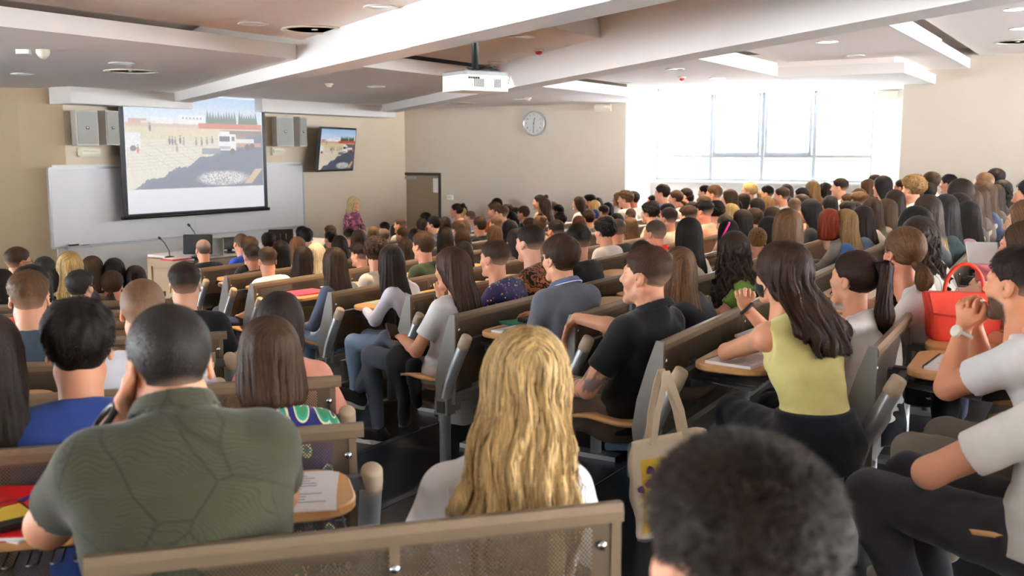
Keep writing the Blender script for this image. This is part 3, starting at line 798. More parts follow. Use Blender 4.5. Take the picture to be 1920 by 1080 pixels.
def shoe_geo(h=.006, L=.27, W=.048, sole=.028, high=0.0):
    """toe along +Y, ankle at origin line x=0,y=0, ground z=0; returns upper, sole"""
    s = SDF((-.08, -.12, -.01), (.08, .25, .16 + high), h)
    s.cone((0, -.045, .045), (0, .07, .042), .040, .040, .03); s.cone((0, .07, .042), (0, .165, .034), .041, .034, .03); s.cone((0, -.035, .05), (0, -.02, .095 + high), .038, .037, .02)
    s.cut(lambda X, Y, Z: np.maximum(sole - .004 - Z, Z - (.10 + high + .15 * np.clip(-Y - .03, 0, 1))) + 0 * X)
    s.cone((0, -.02, .09 + high), (0, -.01, .16 + high), .028, .028, .004, 'd')
    V, Q = s.mesh(1)
    out = []
    for i in range(28):
        a = 2 * PI * i / 28; y = math.sin(a); x = math.cos(a)
        ww = W * (1.0 + .06 * y) ; out.append((x * ww, .055 + y * (L / 2 + .005)))
    return V, Q, out, sole
# ---- shared figures for the crowd
LEAN = dict(desk=.20, lap=-.02, chin=.22, cross=.05, clasp=.24, write=.24)
def pose_arms(pose):
    r, l = POSES[pose]; a, b = AR[r], AR[l]
    return [a, (mir(b[0]), mir(b[1]), mir(b[2]), mir(b[3]), b[4])]
_PC = {}
def crowd_skin(sex, pose, yawb, pitch, stub):
    key = ('s', sex, pose, yawb, pitch, stub)
    if key not in _PC:
        # arms and trunk once, then the head turned
        if ('at', sex, pose) not in _PC:
            lean = LEAN[pose]; parts = []
            c = SDF((-.24, -.22, .38), (.24, .36, 1.06), .018); c.loft(torso_prof(sex, lean, -.012), .02); parts.append(c.mesh(1) + (None,))
            sw, ys, zs = shoulders(sex, lean)
            for i, a in enumerate(pose_arms(pose)):
                side = 1 if i == 0 else -1; S = v3(side * sw, ys, zs); q = np.array([S, a[0], a[1], v3(*a[1]) + v3(*a[2]) * .2])
                s = SDF(q.min(0) - .08, q.max(0) + .08, .0092); arm_geo(s, sex, lean, side, *a[:5]); parts.append(s.mesh(1) + (None,))
            _PC[('at', sex, pose)] = joinvq(parts)
        A = _PC[('at', sex, pose)]; H = head_geo(sex, .0085, stub)
        _PC[key] = np_mesh('body', *joinvq([A, (H[0] @ head_rot(yawb, pitch).T + head_centre(LEAN[pose]), H[1], H[2])]), M['skin'])
    return _PC[key]
def crowd_shirt(sex, pose, sleeve, neck):
    key = ('sh', sex, pose, sleeve, neck)
    if key not in _PC:
        V, Q = build_shirt(sex, LEAN[pose], pose_arms(pose), .012, sleeve, neck); _PC[key] = np_mesh('shirt', V, Q, None, M['cloth'])
    return _PC[key]
def crowd_trousers(sex):
    key = ('t', sex)
    if key not in _PC:
        V, Q = build_trousers(.013); _PC[key] = np_mesh('trousers', V, Q, None, M['cloth'])
    return _PC[key]
# ---------------------------------------------------------------- the hall
M['wall'] = mat('wall_paint', srgb(216, 204, 189), .85, noise=.03, scale=3, bump=.05, bscale=300)
M['wall_front'] = mat('wall_paint_front', srgb(224, 209, 186), .85, noise=.03, scale=3, bump=.05, bscale=300)
M['white_wall'] = mat('white_paint', srgb(240, 238, 233), .8, noise=.02, scale=3)
M['ceil'] = mat('ceiling_board', srgb(246, 239, 234), .9, noise=.02, scale=2, bump=.15, bscale=260)
M['beam'] = mat('beam_plaster', srgb(232, 228, 223), .85, noise=.02, scale=3)
M['dark'] = mat('dark_gap', srgb(70, 66, 62), .9)
M['black'] = mat('black_plastic', srgb(22, 22, 24), .45)
M['blackmetal'] = mat('black_metal', srgb(16, 16, 18), .35)
M['white'] = mat('white_plastic', srgb(238, 238, 234), .45)
M['cream'] = mat('cream_plastic', srgb(226, 219, 200), .5)
M['grey'] = mat('grey_plastic', srgb(165, 162, 152), .55)
M['floor'] = mat('black_linoleum', srgb(26, 27, 30), .28, spec=.5, noise=.35, scale=60, bump=.04, bscale=50)
M['nosing'] = mat('step_nosing', srgb(58, 58, 60), .4)
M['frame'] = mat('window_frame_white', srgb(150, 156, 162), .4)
M['chrome'] = mat('chrome', srgb(220, 220, 222), .12, metal=1.0, noise=.01)
M['steel'] = mat('silver_paint', srgb(178, 180, 182), .38, metal=.55, noise=.03)
M['lamp'] = mat('lamp_glow', (1, .95, .86), .5, emit=(1.0, .90, .74), estr=9.0)
M['lampoff'] = mat('lamp_inner', srgb(235, 225, 205), .2, metal=.7)
def z_k(k): return max(.18, .93 - .048 * min(k, 6) - .062 * max(0, k - 6))
def z_step(b):
    """floor height: steps along a, one per row, falling to the podium"""
    return z_k(max(math.floor((b - .65) / .78), -9)) if b < 11.6 else 0.0
# floor: one slab per step, cut where the hall ends
def slab(name, a0, a1, b0, b1, z0, z1, m, kind='structure'):
    ps = [ab(a0, b0), ab(a1, b0), ab(a1, b1), ab(a0, b1)]
    mb = MB().prism([(p.x, p.y) for p in ps][::-1], z0, z1)
    return tag(mb.build(name, m), kind=kind)
fl = slab('floor', -16, 19.5, 11.57, 16.5, -.2, 0.0, M['floor'])
for j in range(-9, 15):
    b0 = .65 + .78 * j; b1 = min(b0 + .78, 11.57)
    if b1 <= b0: continue
    z = z_step(b0 + .01)
    ps = [ab(-16, b0), ab(19.5, b0), ab(19.5, b1), ab(-16, b1)]
    st = MB().prism([(p.x, p.y) for p in ps][::-1], -.2, z).build('step', M['floor'], fl)
    q = [ab(-16, b1 - .035), ab(19.5, b1 - .035), ab(19.5, b1 + .004), ab(-16, b1 + .004)]
    if -3 < j < 10: MB().prism([(p.x, p.y) for p in q][::-1], z - .02, z + .003).build('nosing', M['nosing'], st)
ZT = CAM_Z
M['wall_fl_shaded'] = mat('wall_paint_left_shaded', srgb(176, 156, 126), .85, noise=.03, scale=3)  # beige wall paint with the shade of this wall put into the colour
def wall_poly(name, pts, z0, z1, th, m, kind='structure', out=None):
    """upright wall along plan points; thickness goes to the left of the direction"""
    mb = MB()
    for p, q in zip(pts[:-1], pts[1:]):
        d = (q - p).normalized(); n = Vector((-d.y, d.x, 0)) * th
        ps = [p, q, q + n, p + n]
        mb.prism([(v.x, v.y) for v in ps], z0, z1)
    return tag(mb.build(name, m), kind=kind)
WT = ZT + 2.4
C0 = Vector((-6.72, 15.12, 0)); BF = 13.62
C1 = ab(17.7, BF)
wall_poly('wall_front', [C1 + U * .25, C0 + (C1 - C0).normalized() * 0], 0, WT, -.25, M['wall_front'])
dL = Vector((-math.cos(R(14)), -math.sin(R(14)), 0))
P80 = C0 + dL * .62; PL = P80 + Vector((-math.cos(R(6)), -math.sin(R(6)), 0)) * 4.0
wall_poly('wall_front_left', [C0, P80, PL], 0, WT, -.25, M['wall_fl_shaded'])
# left side wall with window openings, back wall (both outside the picture, they let in and send back the light)
PLB = Vector((PL.x - 1.2, -7.0, 0))
wl = []
LD = (PLB - PL); LL = LD.length; LD = LD.normalized()
wl = MB()
def lw(s0, s1, z0, z1):
    p, q = PL + LD * s0, PL + LD * s1; n = Vector((LD.y, -LD.x, 0)) * .3
    ps = [p, q, q + n, p + n]; wl.prism([(v.x, v.y) for v in ps], z0, z1)
lw(0, LL, 0, 1.1); lw(0, LL, 4.6, WT)
for s0, s1 in ((0, 6.0), (10.8, 11.2), (16.0, 16.4), (21.0, LL)): lw(s0, s1, 1.1, 4.6)
tag(wl.build('wall_left', M['wall']), kind='structure')
def portal(c, nrm, w_, h_):
    l = bpy.data.lights.new('window_portal', 'AREA'); l.shape = 'RECTANGLE'; l.size = w_; l.size_y = h_; l.cycles.is_portal = True
    o = bpy.data.objects.new('window_portal', l); C.objects.link(o); o.location = c; o.rotation_euler = Vector(nrm).to_track_quat('-Z', 'Y').to_euler()
LN = Vector((-LD.y, LD.x, 0))
for s0, s1 in ((6.0, 10.8), (11.2, 16.0), (16.4, 21.0)):
    c = PL + LD * ((s0 + s1) / 2) - LN * .15; portal((c.x, c.y, 2.85), LN, 4.7, 3.4)
BR = ab(17.7, -9.0)
wall_poly('wall_back', [PLB, Vector((BR.x + .5, -7.0, 0))], 0, WT, -.25, M['wall'])
# door wall, window recess, rear wall
AW, AWIN = 17.7, 18.95
DB0, DB1 = 13.52, 12.50          # door opening along b, from pixels 757..826
pd0 = ray_plane(756, 400, U, AW); pd1 = ray_plane(826.5, 400, U, AW)
DB0, DB1 = pd0.dot(N), pd1.dot(N); DZ = ray_plane(757, 324, U, AW).z
mb = MB()
def wbox(mb, a0, a1, b0, b1, z0, z1):
    ps = [ab(a0, b0), ab(a1, b0), ab(a1, b1), ab(a0, b1)]; mb.prism([(p.x, p.y) for p in ps][::-1], z0, z1)
wbox(mb, AW, AW + .2, DB0, BF + .2, 0, WT); wbox(mb, AW, AW + .2, DB1, DB0, DZ, WT); BJ = ray_plane(1173, 300, U, AW).dot(N); wbox(mb, AW, AW + .2, BJ, DB1, 0, WT)
tag(mb.build('wall_right', M['wall']), kind='structure')
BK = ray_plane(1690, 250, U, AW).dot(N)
mb = MB(); wbox(mb, AW, AW + .2, -12, BK, 0, WT); M['wall_rr_shaded'] = mat('wall_paint_rear_shaded', srgb(186, 175, 160), .85, noise=.03, scale=3)  # same beige paint as the door wall, darkened in colour to stand for shade
tag(mb.build('wall_rear_right', M['wall_rr_shaded']), kind='structure')
# window: pixels 1230..1632 wide, sill 338
wl0 = ray_plane(1228, 338, U, AWIN); wr0 = ray_plane(1632, 343, U, AWIN)
WB0, WB1, WS = wl0.dot(N), wr0.dot(N), (wl0.z + wr0.z) / 2; WTOP = ray_plane(1500, 150, U, AWIN).z + .25
mb = MB()
wbox(mb, AW + .2, AWIN + .3, BJ, BJ + .2, 0, WT)                       # front reveal
wbox(mb, AW + .2, AWIN + .3, BK - .2, BK, 0, WT)                       # rear reveal
wbox(mb, AWIN, AWIN + .3, BK, BJ, 0, WS); wbox(mb, AWIN, AWIN + .3, BK, BJ, WTOP, WT)
wbox(mb, AWIN, AWIN + .3, BK, WB1, WS, WTOP); wbox(mb, AWIN, AWIN + .3, WB0, BJ, WS, WTOP)
tag(mb.build('wall_window', M['white_wall']), kind='structure')
mb = MB(); wbox(mb, AWIN - .12, AWIN + .02, WB1 - .05, WB0 + .05, WS - .035, WS); tag(mb.build('trim_sill', M['white_wall']), kind='structure')
c = ab(AWIN + .2, (WB0 + WB1) / 2, (WS + WTOP) / 2); portal(c, -U, WB0 - WB1, WTOP - WS)
# window frame with panes: mullions at 1334, 1430, 1527; transom at 292
win = empty('window_1', ab(AWIN, (WB0 + WB1) / 2, WS)); win['kind'] = 'structure'
def wpart(name, a0, a1, b0, b1, z0, z1, m):
    mb = MB(); wbox(mb, a0, a1, b0, b1, z0, z1); o = mb.build(name, m); o.parent = win; o.matrix_parent_inverse = win.matrix_basis.inverted(); return o
mg, ntg, pg = new_mat('window_glass')
trn = nd(ntg, 'ShaderNodeBsdfTransparent'); gl = nd(ntg, 'ShaderNodeBsdfGlossy'); gl.inputs['Roughness'].default_value = .02; ms = nd(ntg, 'ShaderNodeMixShader'); ms.inputs[0].default_value = .06
ntg.links.new(trn.outputs[0], ms.inputs[1]); ntg.links.new(gl.outputs[0], ms.inputs[2]); ntg.links.new(ms.outputs[0], ntg.nodes['Material Output'].inputs[0])
M['glass'] = mg
MBs = [ray_plane(px, 300, U, AWIN + .1).dot(N) for px in (1334, 1430, 1527)]
TR = ray_plane(1380, 293, U, AWIN + .1).z
edges = [WB0] + MBs + [WB1]
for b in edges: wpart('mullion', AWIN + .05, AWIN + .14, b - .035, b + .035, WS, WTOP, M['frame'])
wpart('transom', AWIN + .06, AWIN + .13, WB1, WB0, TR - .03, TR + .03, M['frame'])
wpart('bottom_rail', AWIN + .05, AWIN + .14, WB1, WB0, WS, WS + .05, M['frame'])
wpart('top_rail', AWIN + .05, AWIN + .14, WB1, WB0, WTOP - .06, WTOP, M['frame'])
for i in range(4):
    for z0, z1 in ((WS, TR), (TR, WTOP)):
        wpart('pane', AWIN + .095, AWIN + .10, edges[i + 1], edges[i], z0, z1, M['glass'])
    if i in (1, 2):    # opening sashes in the two middle lights
        b0, b1 = edges[i] - .05, edges[i + 1] + .05
        mb = MB(); wbox(mb, AWIN + .02, AWIN + .07, b1, b0, TR + .03, TR + .08); wbox(mb, AWIN + .02, AWIN + .07, b1, b1 + .05, TR + .03, WTOP - .06); wbox(mb, AWIN + .02, AWIN + .07, b0 - .05, b0, TR + .03, WTOP - .06)
        o = mb.build('sash', M['frame']); o.parent = win; o.matrix_parent_inverse = win.matrix_basis.inverted()
# ground, trees and a far building outside
M['bounce_ground'] = mat('pale_bounce_ground', srgb(204, 207, 212), .9, noise=.08, scale=2)  # assumed pale ground, added to bounce daylight up onto the ceiling
tag(MB().box((0, 0, -.45), (160, 160, .1), PI / 2 - TH).build('ground', M['bounce_ground']), kind='structure')
M['leaf'] = mat('tree_leaves', srgb(110, 140, 70), .9, noise=.4, scale=20)
M['bark'] = mat('bark', srgb(110, 95, 80), .9, noise=.2)
def tree(p, h, r, label):
    t = empty('tree', p, 0, label, 'tree', 'trees outside the window')
    MB().tube([(0, 0, 0), (.05, 0, h * .4), (0, .05, h * .75)], [.12, .09, .05], 8).build('trunk', M['bark'], t)
    s = SDF((-r * 1.5, -r * 1.5, h * .3), (r * 1.5, r * 1.5, h * 1.15), r / 9)
    q = np.random.default_rng(int(h * 100))
    for i in range(9):
        c = q.normal(size=3) * np.array((r * .45, r * .45, h * .14)) + np.array((0, 0, h * .72)); s.ell(c, (r * .5, r * .5, r * .45), .2)
    s.disp(lambda X, Y, Z: fbm(X, Y, Z, 7 / r * 2, 2) * r * .10)
    V, Q = s.mesh(0); ob = link('crown', np_mesh('crown', V, Q, None, M['leaf']), None, t)
ptree = ray_plane(1570, 285, U, 34); tree((ptree.x, ptree.y, -.4), 3.6, 1.3, 'small round tree outside, in the right pane of the window')
ptree = ray_plane(1300, 285, U, 48); tree((ptree.x, ptree.y, -.4), 3.7, 1.1, 'small distant tree outside, in the left pane of the window')

# ---- door, its sheet of paper
dr = empty('door_1', ab(AW, (DB0 + DB1) / 2, 0)); dr['kind'] = 'structure'
def dpart(name, a0, a1, b0, b1, z0, z1, m, par=dr):
    mb = MB(); wbox(mb, a0, a1, b0, b1, z0, z1); o = mb.build(name, m); o.parent = par; o.matrix_parent_inverse = par.matrix_basis.inverted(); return o
M['doorleaf'] = mat('door_laminate', srgb(150, 132, 108), .55, noise=.05, scale=8)
M['dframe'] = mat('door_frame_dark', srgb(62, 52, 44), .5)
dpart('leaf', AW + .03, AW + .08, DB1 + .05, DB0 - .05, .01, DZ - .05, M['doorleaf'])
dpart('jamb', AW - .02, AW + .12, DB0 - .05, DB0 + .01, 0, DZ, M['dframe']); dpart('jamb', AW - .02, AW + .12, DB1 - .01, DB1 + .05, 0, DZ, M['dframe']); dpart('head', AW - .02, AW + .12, DB1, DB0, DZ - .05, DZ + .01, M['dframe'])
dpart('closer', AW - .03, AW + .03, DB0 - .35, DB0 - .08, DZ - .14, DZ - .07, M['grey'])
dpart('handle', AW - .04, AW + .03, DB1 + .1, DB1 + .22, 1.0, 1.03, M['steel'])
M['paper'] = mat('paper', srgb(244, 243, 240), .8, noise=.015, scale=30)
pp = dpart('paper_sheet', AW + .022, AW + .029, DB1 + .075, DB1 + .215, DZ - .42, DZ - .11, M['paper'])
pp.parent = None; tag(pp, 'white paper sheet pinned to the upper corner of the brown door', 'paper')
def on_right_wall(name, px, py, d, m, label, cat, proud=.03):
    p = ray_plane(px, py, U, AW); mb = MB()
    mb.rbox((0, 0, 0), d, .01); o = mb.build(name, m); o.location = p - U * (d[0] / 2 + .002); o.rotation_euler = (0, 0, PI / 2 - TH)
    return tag(o, label, cat)
t = on_right_wall('thermostat', 845, 370, (.035, .15, .10), M['white'], 'small white thermostat box on the wall right of the door', 'thermostat')
MB().rbox((-.022, 0, .0), (.012, .08, .05), .004).build('cover', M['cream'], t)

# ---- ceilings: panels step down towards the front, each with a free upstand
ZA, ZB, ZC, ZD = ZT + .94, ZT + 1.12, ZT + 1.33, ZT + 1.53
B_AB, B_BC, B_CD = 7.35, 4.57, 2.28
cl = empty('ceiling', (0, 0, ZT + 1)); cl['kind'] = 'structure'
def cpart(name, a0, a1, b0, b1, z0, z1, m, par=None):
    mb = MB(); wbox(mb, a0, a1, b0, b1, z0, z1); o = mb.build(name, m); p_ = par or cl; o.parent = p_
    o.matrix_parent_inverse = (cl.matrix_basis if p_ is cl else Matrix.Identity(4)).inverted() if p_ is cl else Matrix.Translation(-Vector((0, 0, ZT + 1))); return o
A0 = -16
cpart('ceiling_panel', A0, 20, B_AB, 16, ZA, ZA + .08, M['ceil']); cpart('ceiling_panel', A0, 20, B_BC, B_AB + .45, ZB + .12, ZB + .2, M['ceil'])
cpart('ceiling_panel', A0, 15.0, B_CD, B_BC + .45, ZC + .12, ZC + .2, M['ceil']); cpart('ceiling_panel', A0, 20, -14, B_CD - .16, ZD, ZD + .08, M['ceil']); cpart('ceiling_panel', A0, 20, B_CD - .4, B_CD + .45, ZD + .12, ZD + .2, M['ceil'])
cpart('ceiling_panel', A0, 20, B_BC, B_AB - .16, ZB, ZB + .06, M['ceil']); cpart('ceiling_panel', A0, 20, B_CD, B_BC - .16, ZC, ZC + .06, M['ceil'])
for b, z in ((B_AB, ZA), (B_BC, ZB), (B_CD, ZC)): cpart('upstand', A0, 20 if b != B_BC else 15.2, b - .03, b, z, z + .15, M['beam'])
# the dropped box over the window's rear end
cpart('soffit_box', 15.0, 19, 2.75, B_BC + .02, ZB - .02, ZB + .13, M['beam']); cpart('soffit_fill', 15.06, 19, 2.9, B_BC, ZB + .12, ZC + .1, M['ceil'])
cpart('ceiling_roof', A0, 21, -14, 17, ZD + .3, ZD + .4, M['ceil'])
# diagonal beams
def beam(name, p0, p1, wd, z0, z1, extra=()):
    d = (p1 - p0).normalized(); n = Vector((d.y, -d.x, 0)) * wd      # to the right when looking along d
    ps = [p0, p1, p1 + n, p0 + n]
    mb = MB().prism([(v.x, v.y) for v in ps][::-1], z0, z1)
    return tag(mb.build(name, M['beam']), kind='structure')
ZBm = ZT + .80
b1a = ray_z(317, 193, ZBm); b1b = ray_z(1150, 0, ZBm); d1 = (b1a - b1b).normalized()
nr = Vector((d1.y, -d1.x, 0)) * .30
beam('trim_1', b1b - d1 * 8, b1a + d1 * .2, .30, ZBm, ZT + 1.75)
b2a = ray_z(803, 200, ZBm); b2b = ray_z(1920, 3, ZBm); d2 = (b2a - b2b).normalized(); n2 = Vector((d2.y, -d2.x, 0)) * .30
beam('trim_2', b2b - d2 * 6 - n2, b2a + d2 * 2.6 - n2, .30, ZBm, ZT + 1.75)
# bulkheads along the front wall
def bulk(name, pts, z0, z1):
    mb = MB().prism(pts, z0, z1); return tag(mb.build(name, M['beam']), kind='structure')
q0 = ray_plane(129, 200, N, 13.15); q1 = ray_plane(330, 194, N, 13.15)
q0 = ab(q0.dot(U), 13.1); q1 = ab(q1.dot(U) + .3, 13.1)
bulk('trim_3', [(p.x, p.y) for p in (q0, q1, q1 + N * .5, q0 + N * .5)], ZT + .70, ZA + .05)
q0 = ab(ray_plane(500, 215, N, 13.1).dot(U) - .1, 13.1); q1 = ab(ray_plane(742, 208, N, 13.1).dot(U), 13.1)
arc = [q0 - N * -.0]; 
pts = [(p.x, p.y) for p in (q0, q0 + U * .35 + N * .10, q0 + U * 1.6 + N * .06, q1, q1 + N * .5, q0 + N * .5)]
bulk('trim_4', pts, ZT + .71, ZA + .05)

# ---- lamps, vents and sensors of the ceiling
def ceil_point(px, py):
    for z, b0, b1 in ((ZA, B_AB, 20), (ZB, B_BC, B_AB), (ZC, B_CD, B_BC), (ZD, -20, B_CD)):
        p = ray_z(px, py, z)
        if b0 <= p.dot(N) <= b1: return p
    return ray_z(px, py, ZC)
ring = MB().lathe([(.125, .0), (.135, -.006), (.118, -.012), (.105, -.004), (.105, .03)], 24)
ring_me = ring.mesh('trim_ring'); ring_me.materials.append(M['white'])
cup_me = MB().lathe([(.104, -.003), (.096, .05), (.07, .075), (.055, .08)], 20).mesh('reflector'); cup_me.materials.append(M['chrome'])
bulb_me = MB().lathe([(.0, .028), (.03, .03), (.035, .05), (.03, .078), (0.0, .08)], 12).mesh('bulb')
bulb_me.materials.append(M['lamp'])
disc_me = MB().lathe([(.0, -.004), (.104, -.004), (.104, .02)], 24).mesh('diffuser'); disc_me.materials.append(M['lamp'])
LAMPS = [(713, 12, 0, 'recessed ceiling downlight at the very top, left of the big beam'), (475, 44, 0, 'recessed downlight beside the large round vent on the upper left ceiling'),
 (228, 118, 0, 'recessed downlight above the left loudspeakers, next to the small vent'), (42, 138, 0, 'recessed downlight nearest the left edge of the ceiling'),
 (978, 69, 0, 'recessed downlight on the ceiling above the projector, by the slanted beam'), (934, 116, 0, 'recessed downlight right beside the projector pole'),
 (1138, 101, 1, 'glowing white round lamp between the two slanted beams'), (705, 162, 0, 'small downlight left of the projector, over the lecturer'),
 (1463, 39, 0, 'recessed downlight at the top right, before the second beam'), (1551, 78, 1, 'glowing round lamp behind the second beam, above the window'),
 (1603, 104, 0, 'recessed downlight above the window in the right ceiling field'), (1265, 129, 0, 'downlight beside the red sensor left of the window'),
 (1173, 154, 0, 'small downlight over the white window reveal'), (1651, 126, 1, 'glowing round lamp nearest the white box over the window'),
 (975, 186, 0, 'small downlight above the wall clock'), (1903, 17, 1, 'upper glowing lamp at the right edge of the ceiling'),
 (1912, 53, 1, 'lower glowing lamp at the right edge of the ceiling'), (1415, 162, 0, 'small downlight right above the window glass'), (1345, 146, 1, 'pale glowing lamp over the left half of the window')]
for px, py, on, lab in LAMPS:
    p = ceil_point(px, py)
    o = empty('ceiling_lamp', p, 0, lab, 'lamp', 'round lamps in the ceiling')
    link('trim_ring', ring_me, None, o)
    if on: link('diffuser', disc_me, None, o)
    else: link('reflector', cup_me, None, o); link('bulb', bulb_me, None, o)
    l = bpy.data.lights.new('lamp_light', 'SPOT'); l.energy = LAMP_W * (1.6 if on else 1.0); l.color = (1.0, .74, .46); l.spot_size = R(84); l.spot_blend = .8; l.shadow_soft_size = .09
    lo = bpy.data.objects.new('lamp_light', l); C.objects.link(lo); lo.parent = o; lo.location = (0, 0, -.03)
# round swirl vents
vb = MB().lathe([(.30, 0), (.31, -.008), (.27, -.014), (.25, -.006), (.25, .02)], 32); vb_me = vb.mesh('rim'); vb_me.materials.append(M['cream'])
vs_me = MB().lathe([(0, .015), (.25, .015)], 24).mesh('backing'); vs_me.materials.append(M['dark'])
mb = MB()
mb.box((.115, .03, 0), (.21, .034, .003), .0, Matrix.Rotation(R(28), 4, 'X')); bl_me = mb.mesh('blade'); bl_me.materials.append(M['cream'])
hub_me = MB().lathe([(0, -.008), (.03, -.006), (.034, .01)], 12).mesh('hub'); hub_me.materials.append(M['cream'])
VENTS = [(590, 55, 'large round swirl vent in the upper left ceiling'), (246, 133, 'round swirl vent above the left loudspeakers'), (862, 193, 'round swirl vent below the projector on the far ceiling'),
 (1490, 127, 'round swirl vent above the window'), (1908, 78, 'round swirl vent at the right edge of the ceiling')]
for px, py, lab in VENTS:
    p = ceil_point(px, py); o = empty('ceiling_vent', p, 0, lab, 'vent', 'swirl vents in the ceiling')
    link('rim', vb_me, None, o); link('backing', vs_me, None, o); link('hub', hub_me, None, o)
    for k in range(18):
        q = link('blade', bl_me, None, o); q.rotation_euler = (0, 0, 2 * PI * k / 18)
M['red'] = mat('red_plastic', srgb(190, 40, 40), .4)
for px, py, c, lab in ((1010, 92, 'red', 'red smoke sensor on the ceiling right of the projector'), (1279, 144, 'red', 'red smoke sensor on the ceiling left of the window'), (617, 156, 'cream', 'cream smoke detector on the ceiling above the right loudspeakers'), (990, 183, 'cream', 'cream smoke detector above the wall clock')):
    o = empty('smoke_detector', ceil_point(px, py), 0, lab, 'detector', 'smoke detectors on the ceiling')
    MB().lathe([(.06, 0), (.062, -.02), (.05, -.025)], 16).build('base', M['cream'], o); MB().lathe([(.04, -.02), (.035, -.05), (.015, -.06), (0, -.06)], 16).build('head', M[c], o)
p = ceil_point(62, 93); o = empty('motion_sensor', p, 0, 'white motion sensor pair on the left ceiling panel', 'sensor')
MB().rbox((-.09, 0, -.02), (.12, .08, .04), .015).build('box', M['white'], o); MB().lathe([(.06, 0), (.062, -.03), (.045, -.06), (.02, -.085), (0, -.088)], 16, Matrix.Translation((.09, 0, 0))).build('dome', M['cream'], o)

# ---- front wall furniture
FW = BF
def on_front(px, py, off=0.0):
    p = ray_plane(px, py, N, FW - off); return p
RZF = math.atan2(U.y, U.x)      # local +X along the wall to the right, local -Y towards the hall
def front_obj(name, px, py, off, label, cat, group=None):
    return empty(name, on_front(px, py, off), RZF, label, cat, group)
# whiteboard, corners from pixels
Lb = on_front(97, 390, .08); Rb = on_front(571, 370, .08)
zt = (on_front(97, 317, .08).z + on_front(571, 308, .08).z) / 2; zb = (on_front(103, 466, .08).z + on_front(571, 423, .08).z) / 2
La, Ra = Lb.dot(U), Rb.dot(U); Wd = Ra - La; Hd = zt - zb
wbd = empty('whiteboard', ab((La + Ra) / 2, FW - .04, (zt + zb) / 2), RZF, 'long white writing board on the front wall behind the projection screen', 'whiteboard')
M['wb'] = mat('whiteboard_enamel', srgb(236, 236, 238), .22, spec=.5, noise=.01)
M['alu'] = mat('aluminium', srgb(196, 198, 200), .35, metal=.6)
for k in (0, 1): MB().box((-Wd / 4 + k * Wd / 2, 0, 0), (Wd / 2 - .006, .03, Hd)).build('board_panel', M['wb'], wbd)
MB().box((0, -.005, Hd / 2), (Wd, .05, .035)).build('top_frame', M['alu'], wbd); MB().box((0, -.005, -Hd / 2), (Wd, .045, .03)).build('bottom_frame', M['alu'], wbd)
for sx in (-1, 1): MB().box((sx * Wd / 2, -.005, 0), (.03, .045, Hd)).build('side_frame', M['alu'], wbd)
for k, px in ((0, 137), (1, 555)):
    x = on_front(px, 440).dot(U) - (La + Ra) / 2
    tr_ = MB(); tr_.box((x, -.07, -Hd / 2 - .015), (.42, .10, .012)); tr_.box((x, -.118, -.004 - Hd / 2), (.42, .006, .03)); tr_.build('pen_tray', M['alu'], wbd)
xt = ab(on_front(130, 462).dot(U), FW - .11, zb - .008 + .035); 
e = empty('board_eraser', xt, RZF, 'white board wiper lying on the left pen tray', 'eraser'); MB().rbox((0, 0, 0), (.15, .05, .025), .008).build('felt', M['black'], e); MB().rbox((0, 0, .022), (.14, .045, .022), .008).build('grip', M['white'], e)
e = empty('board_pen', ab(on_front(152, 461).dot(U), FW - .10, zb + .006), RZF, 'dark marker pen lying on the left pen tray', 'pen'); MB().tube([(-.06, 0, 0), (.05, 0, 0)], .009, 8).build('barrel', M['black'], e); MB().tube([(.05, 0, 0), (.075, 0, 0)], .0095, 8).build('cap', M['grey'], e)
# sheet of wall paint below the board: lighter backing panel
o = slab('trim_5', La + .1, Ra, FW - .012, FW + .01, .0, zt + .05, M['white_wall'])

